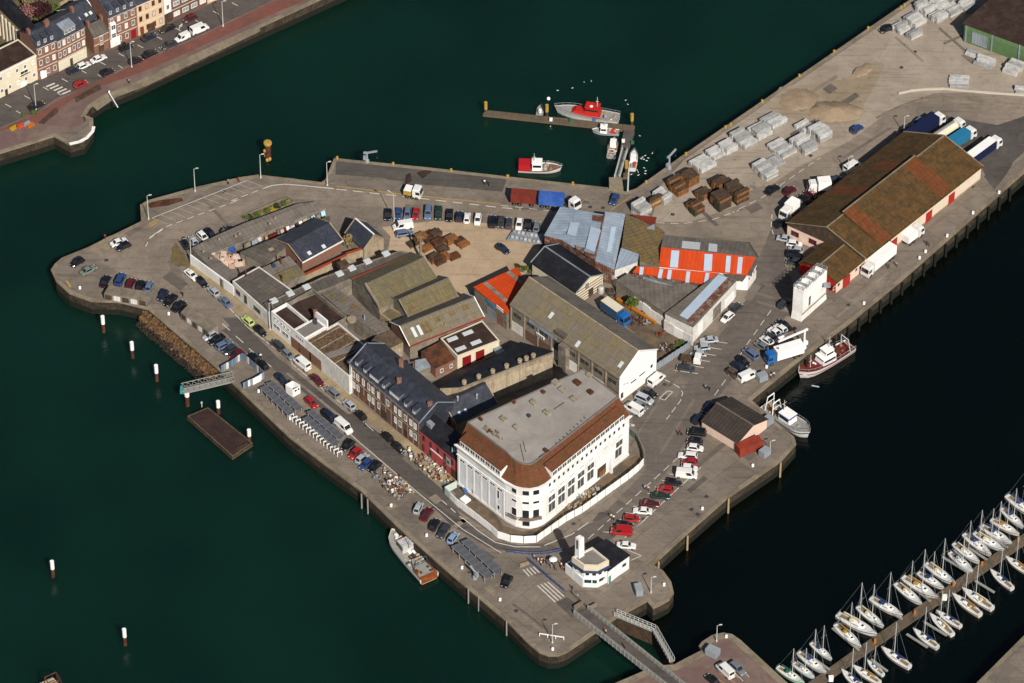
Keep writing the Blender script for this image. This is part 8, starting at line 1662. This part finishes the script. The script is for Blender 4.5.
# cafe terraces
m = MB(); m.lathe([(.3, 0), (.28, .04), (.04, .06), (.04, .7), (.42, .7), (.42, .74)], 10); TABLE = m.mesh('table', 1)
m = MB(); m.box(-.22, .22, -.22, .22, .42, .47); m.par((-.22, -.22, .47), (.05, 0, 0), (0, .44, 0), (-.08, 0, .45))
for a in (-.19, .16):
    for b in (-.2, .17): m.box(a, a+.03, b, b+.03, 0, .42)
CHAIR = m.mesh('chair', 1)
random.seed(12)
def terrace(lst, nm, z):
    for i, (x, y) in enumerate(sorted(lst)):
        p = cf(x, y+3, 0); p.z = z; rz0 = random.uniform(0, 6)
        tag(put('cafe_table', TABLE, None, p, (0, 0, 0), [random.choice(['white_paint', 'timber_pale', 'steel', 'timber'])]), 'round cafe table, %s from left on the %s' % (ORD[i], nm), 'table', 'tables of the '+nm)
        n = random.choice([2, 3, 3])
        for k in range(n):
            a = rz0+k*2*math.pi/n; q = p+Vector((math.cos(a)*.78, math.sin(a)*.78, 0)); col = random.choice([('white', 'wrap_white'), ('cream', 'canvas_cream'), ('brown', 'timber_pale'), ('dark brown', 'timber_dark')])
            tag(put('cafe_chair', CHAIR, None, q, (0, 0, a+math.pi), [col[1]]), col[0]+' cafe chair on the '+nm, 'chair', 'chairs of the '+nm)
            if random.random() < .6: c = random.choice(SH); person(q+Vector((math.cos(a)*-.05, math.sin(a)*-.05, 0)), a+math.pi, 'sit', 'person in %s top seated at the %s' % (c[0], nm), c[1], random.choice(['#26282e', '#33486a', '#c9b89a']), random.choice(['#3a2a1e', '#8a6a44', '#1c1714', '#a8a096']), 'people seated at the '+nm, z)
terrace([(285, 30), (335, 25), (350, 80), (400, 90), (435, 100), (495, 85), (525, 118), (440, 155), (490, 190), (585, 160), (545, 210), (600, 245), (560, 262), (628, 205), (612, 292), (660, 240), (682, 328), (735, 305)], 'terrace before the red house', .08)
terrace([(20, 272), (95, 220), (138, 248), (92, 348), (170, 275), (208, 285), (140, 322), (182, 325), (150, 378), (172, 408), (240, 330), (268, 345), (222, 378), (258, 384), (278, 410), (312, 398), (345, 408), (212, 438), (238, 468)], 'terrace on the water side of the road', .03)
# two wheelers
m = MB(); m.tube((-.6, -.05, .3), (-.6, .05, .3), .3, .3, 12); m.tube((.6, -.05, .3), (.6, .05, .3), .3, .3, 12); m.loft([[Vector((x, y*s_, z)) for y in (-.18, .18) for x, z in (((-.7, .5), (.3, .45)) if y < 0 else ((.3, .45), (-.7, .5)))] if 0 else [Vector((-.75, -.15*s_, z)), Vector((.35, -.12*s_, z-.05)), Vector((.35, .12*s_, z-.05)), Vector((-.75, .15*s_, z))] for z, s_ in ((.4, .8), (.65, 1.2), (.85, .8))]); m.tube((.6, 0, .3), (.4, 0, 1.05), .05, .05, 6); m.tube((.4, -.35, 1.05), (.4, .35, 1.05), .03, .03, 5)
MOTO = m.mesh('motorbike', 1)
for i, (T, x, y, c, lb_) in enumerate([(tB, 885, 300, '#1a1a1c', 'nearer the white car outside the stone yard'), (tB, 905, 292, '#2a3a5a', 'in the middle of the three outside the stone yard'), (tB, 925, 288, '#1a1a1c', 'farthest along outside the stone yard'), (tA, 685, 106, 'wrap_white', 'white, parked in the street of houses')]): tag(put('motorbike', MOTO, None, T(x, y)+Vector((0, 0, .02)), (0, 0, 1.2+i), [c]), 'motorbike '+lb_, 'motorbike', 'parked motorbikes')
# ------------------------------------------------------------------ scrap yard contents
random.seed(15)
mb = MB(); mb.bar(tF(668, 535, .5), tF(858, 652, .5), .55, .55); tag(mb.build('orange_beam', '#b06a14', base=tF(668, 535)), 'long orange crane beam lying in the scrap yard', 'beam')
def scrap(T, c, n, r, label, cols, name='scrap_heap'):
    p0 = T(*c); g = thing(name, label, 'scrap heap', p0)
    for k in range(n):
        a = Vector((random.uniform(-r, r), random.uniform(-r*.7, r*.7), random.uniform(.1, .8))); b = Vector((random.uniform(-1.2, 1.2), random.uniform(-1.2, 1.2), random.uniform(-.2, .5))); m = MB()
        if k % 2: m.bar(a, a+b, random.uniform(.1, .4), random.uniform(.08, .3))
        else: s_ = random.uniform(.2, .6); m.par(a-Vector((0, 0, a.z)), (s_, .1, 0), (-.1, s_*1.3, 0), (0, 0, s_*1.2))
        put('scrap_piece', m.mesh('scrap_piece', random.choice(cols)), g)
SC = ['rust_steel', 'rust_brown', 'steel_dark', 'timber_dark', 'steel']
for c, n, r, lb_ in [((700, 640), 22, 2.2, 'rusty scrap heap beside the blue lorry'), ((640, 510), 14, 1.6, 'rusty scrap heap by the black roofed store'), ((770, 650), 16, 2.0, 'rusty scrap heap under the orange beam'), ((800, 620), 10, 1.4, 'small scrap heap beside the yard wall')]: scrap(tF, c, n, r, lb_, SC)
scrap(tV, (70, 215), 16, 1.6, 'red brown scrap heap behind the tin fence', SC); scrap(tV, (40, 150), 6, .9, 'red machine part alone in the scrap yard', ['#8a3a2a', 'rust_steel'])
scrap(m2, (330, 540), 26, 2.2, 'pale rubble heap below the white building windows', ['tan_wall', 'wrap_grey', 'dirty_white', 'timber_pale'], 'rubble_heap'); scrap(m2, (250, 620), 14, 1.4, 'small rubble heap inside the hoarding corner', ['tan_wall', 'wrap_grey', 'timber_pale'], 'rubble_heap')
p = tF(590, 500); g = thing('white_tank', 'upright pale tank beside the timbered gable', 'tank', p); m = MB(); m.lathe([(.7, 0), (.75, .2), (.75, 1.6), (.4, 1.9), (.1, 1.95)], 12); put('vessel', m.mesh('vessel', 'wrap_white'), g); m = MB(); m.tube((.2, 0, 1.9), (.2, 0, 2.3), .12, .12, 8); put('filler_cap', m.mesh('filler_cap', 'steel_dark'), g)
for x, y, w, c in [(95, 430, 2.2, 'white_paint'), ]: q = m1.pts([(60, 425), (95, 455), (130, 430), (95, 400)], .5); mb = MB(); mb.slab(q, .45); tag(mb.build('white_pallet_sheet', 'white_paint', base=centroid(q)), 'flat white sheeted pile inside the hoarding', 'sheet'); q = m1.pts([(75, 365), (100, 385), (112, 375), (88, 355)], 2.0); mb = MB(); mb.slab(q, .1); mb.bar(q[0]-Vector((0, 0, 2)), q[0]-Vector((0, 0, .1))+Vector((.02, 0, 0)), .08, .08) if 0 else None; mb.tube(q[1]-Vector((0, 0, 2)), q[1], .04, .04, 5); mb.tube(q[3]-Vector((0, 0, 2)), q[3], .04, .04, 5); tag(mb.build('blue_awning', '#2f6fb0', base=centroid(q)), 'small blue awning at the foot of the white building', 'awning')
# ------------------------------------------------------------------ vegetation
def foliage(mb, c, rx, ry, rz, n, s0=.12, s1=.3, clumps=9):
    cl = []
    for _ in range(clumps):
        while True:
            v = Vector((random.uniform(-1, 1), random.uniform(-1, 1), random.uniform(-1, 1)))
            if v.length < 1: break
        cl.append((Vector((v.x*rx*.7, v.y*ry*.7, v.z*rz*.7)), random.uniform(.3, .55)))
    for _ in range(n):
        cc, r = random.choice(cl); v = Vector((random.gauss(0, 1), random.gauss(0, 1), random.gauss(0, 1))).normalized()*r*random.uniform(.5, 1)**.5
        p = c+cc+Vector((v.x*rx, v.y*ry, v.z*rz)); a = Vector((random.gauss(0, 1), random.gauss(0, 1), random.gauss(0, .6))).normalized(); b = a.orthogonal().normalized(); s_ = random.uniform(s0, s1)
        mb.face(p-a*s_, p+b*s_*.7, p+a*s_, p-b*s_*.7)
def tree(T, b, h, r, leaf, label, n=900, name='tree', shape=1.0):
    p = T(*b); p.z = 0; g = thing(name, label, 'tree', p); mb = MB(); mb.tube(p, p+Vector((0, 0, h*.55)), .16*h/5, .08*h/5, 7)
    for k in range(5): a = random.uniform(0, 6.3); mb.tube(p+Vector((0, 0, h*.35)), p+Vector((math.cos(a)*r*.6, math.sin(a)*r*.6, h*random.uniform(.6, .85))), .07*h/5, .02, 5)
    mb.build('trunk', 'bark', g); mb = MB(); foliage(mb, p+Vector((0, 0, h*.68)), r, r, h*.36*shape, n); mb.build('crown', leaf, g)
def bush(T, b, r, leaf, label, n=260, h=None, cat='bush'):
    p = T(*b); p.z = 0; h = h or r; g = thing('bush', label, cat, p); mb = MB(); foliage(mb, p+Vector((0, 0, h*.5)), r, r, h*.55, n, .1, .22, 6); mb.build('foliage', leaf, g); mb = MB()
    for k in range(4): a = random.uniform(0, 6.3); mb.tube(p, p+Vector((math.cos(a)*r*.4, math.sin(a)*r*.4, h*.7)), .04, .015, 5)
    mb.build('stem', 'bark', g)
random.seed(20)
tree(h1, (275, 150), 7, 3.4, 'leaf_plum', 'dark plum coloured tree behind the brick houses', 1600); tree(h1, (190, 130), 6, 2.8, 'leaf_pink', 'pink blossoming tree behind the brick houses', 900); tree(h1, (335, 110), 5, 2.2, 'leaf_green', 'green tree right of the plum coloured tree', 700); tree(h1, (160, 60), 6, 3.0, 'leaf_tan', 'pale budding tree at the top edge, left of the plum tree', 700); tree(h1, (300, 30), 6, 3.0, 'leaf_tan', 'pale budding tree at the top edge, above the plum tree', 700); tree(h1, (260, 190), 4, 1.6, 'leaf_green', 'small green tree below the plum coloured tree', 400)
tree(h1, (30, 25), 6, 3, 'leaf_green', 'green tree in the far upper left corner', 500); tree(h1, (220, 15), 5, 2.6, 'leaf_green', 'green tree at the top edge above the pink blossom', 500)
tree(tF, (738, 590), 4.5, 1.7, 'leaf_green', 'small green tree beside the orange beam in the scrap yard', 700)
tree(tC, (868, 530), 4.2, 1.6, 'leaf_tan', 'olive brown tree in the corner of the slate roofed house', 600)
for i, (x, y, r, lf) in enumerate([(350, 215, 1.0, 'leaf_green'), (385, 205, 1.0, 'leaf_dark'), (430, 190, 1.1, 'leaf_green'), (470, 175, 1.0, 'leaf_tan'), (510, 160, 1.0, 'leaf_green'), (555, 148, .9, 'leaf_gorse'), (595, 130, 1.1, 'leaf_dark'), (640, 110, 1.1, 'leaf_green'), (680, 92, .9, 'leaf_tan')]):
    if 'leaf_gorse' not in MATS: mk('leaf_gorse', '#a08a1c', var=.3)
    bush(sy, (x, y+8), r, lf, '%s bush, %s from the left in the walled planting strip' % ({'leaf_green': 'green', 'leaf_dark': 'dark green', 'leaf_tan': 'brownish', 'leaf_gorse': 'yellow flowering'}[lf], ORD[i]), 240)
q = sy.pts([(322, 205), (660, 60), (720, 95), (370, 250)]); mb = MB()
for a, b in zip(q, q[1:]+q[:1]): mb.bar(a, b, .25, .5)
tag(mb.build('planter_wall', 'quay_stone', base=q[0]), 'low stone wall round the planting strip beside the stone yard', 'wall', kind='thing'); sheet('planting_soil', q, .03, 'garden')
for i, (T, x, y, r, lf, lb_) in enumerate([(tF, 215, 390, 1.2, 'leaf_green', 'green bush between the orange workshop and the black roofed store'), (tF, 185, 375, .9, 'leaf_dark', 'dark bush behind the orange workshop'), (tF, 255, 410, 1.0, 'leaf_green', 'green bush along the foot of the black roofed store'), (tV, 128, 190, 1.2, 'leaf_green', 'green bush inside the tin fence corner'), (tV, 95, 205, .8, 'leaf_dark', 'dark weed clump inside the tin fence'), (m2, 455, 20, .7, 'leaf_green', None), (tAA, 870, 420, 1.0, 'leaf_green', 'green bush at the low end of the yard wall'), (tA, 90, 445, .8, 'leaf_green', 'green shrub in the promenade flower bed, left'), (tA, 130, 432, .9, 'leaf_green', 'green shrub in the promenade flower bed, right')]):
    if lb_: bush(T, (x, y), r, lf, lb_, 260)
for i, (x, y, c) in enumerate([(50, 485, '#b08a1c'), (75, 478, '#c0481c'), (100, 468, '#8a8f9a'), (115, 475, '#b5601c')]): q = tA.pts([(x-15, y+6), (x+8, y-8), (x+18, y), (x-6, y+14)]); mb = MB(); mb.prism(q, 0, .4); random.seed(i); tag(mb.build('flower_bed', c, base=q[0]), ['yellow', 'red orange', 'grey', 'orange'][i]+' flower block beside the promenade path', 'flower bed')
for q_, lb_ in [([(150, 470), (215, 412), (222, 425), (165, 472)], 'dark sunken ramp nearest the flower beds'), ([(285, 375), (378, 325), (385, 338), (290, 390)], 'dark sunken ramp beside the red path')]: q = tA.pts(q_); mb = MB(); mb.prism(q, 0, .45); tag(mb.build('ramp_wall', 'timber_dark', base=q[0]), lb_, 'ramp', kind='thing')
mb = MB(); q = run(tA.pts([(264, 548), (300, 540), (330, 525), (352, 500), (356, 482)]), 1.2)
for a, b in zip(q, q[1:]): mb.bar(a+Vector((0, 0, .1)), b+Vector((0, 0, .1)), .8, .12)
mb.build('white_edge', 'white_paint', kind='structure')
g = thing('barrier_pole', 'white tilted barrier pole on the promenade slope', 'barrier', tA(430, 385)); mb = MB(); mb.bar(tA(415, 355, .9), tA(447, 408, .9), .25, .2); mb.build('pole', 'white_paint', g); mb = MB(); p = tA(415, 357); mb.box(p.x-.2, p.x+.2, p.y-.2, p.y+.2, 0, 1); mb.build('post', 'white_paint', g)
# seabirds on the water
m = MB(); m.lathe([(.02, -.3), (.14, -.1), (.15, .1), (.03, .32)], 8); bm = MB(); bm.loft([[Vector((x, .11*s_*math.cos(a), .1+.09*s_*math.sin(a))) for a in [k*math.pi/3 for k in range(6)]] for x, s_ in ((-.38, .15), (-.15, 1), (.1, 1), (.24, .5))]); bm.loft([[Vector((.24+.06*k, .055*s_*math.cos(a), .24+.055*s_*math.sin(a))) for a in [j*math.pi/3 for j in range(6)]] for k, s_ in enumerate((.5, 1, .6, .15))]); BIRD = bm.mesh('seagull', 'white_paint')
random.seed(33)
bs = [(428, 52), (500, 40), (557, 12), (592, 6), (760, 100), (770, 120), (828, 273), (890, 358), (855, 370), (842, 378), (848, 388), (870, 382), (862, 395), (835, 385), (850, 430), (857, 445), (820, 450), (815, 440), (855, 458), (822, 465), (787, 462), (393, 227)]
for i, (x, y) in enumerate(bs): o = put('seagull', BIRD, None, tE(x, y, WATER), (0, 0, random.uniform(0, 6)), None, (.85, .85, .85)); tag(o, 'white seagull floating '+('above the lifeboat' if y < 60 else 'right of the pontoon corner' if y < 130 else 'near the motor boat' if y > 300 else 'off the pontoon'), 'seagull', 'seagulls on the water')
for x, y, r, lb_ in [(383, 93, .45, 'round white mooring buoy behind the lifeboat bow'), ]: mb = MB(); mb.lathe([(.1, -.3), (r, 0), (r, .3), (r*.5, .6), (.08, .7)], 12, tE(x, y, WATER)); tag(mb.build('mooring_buoy', 'white_paint', base=tE(x, y, WATER)), lb_, 'buoy')
mb = MB(); mb.bar(tV(690, 366, WATER), tV(722, 372, WATER), .25, .15); tag(mb.build('floating_plank', 'wrap_white', base=tV(690, 366, WATER)), 'pale plank floating between the two trawlers', 'plank')
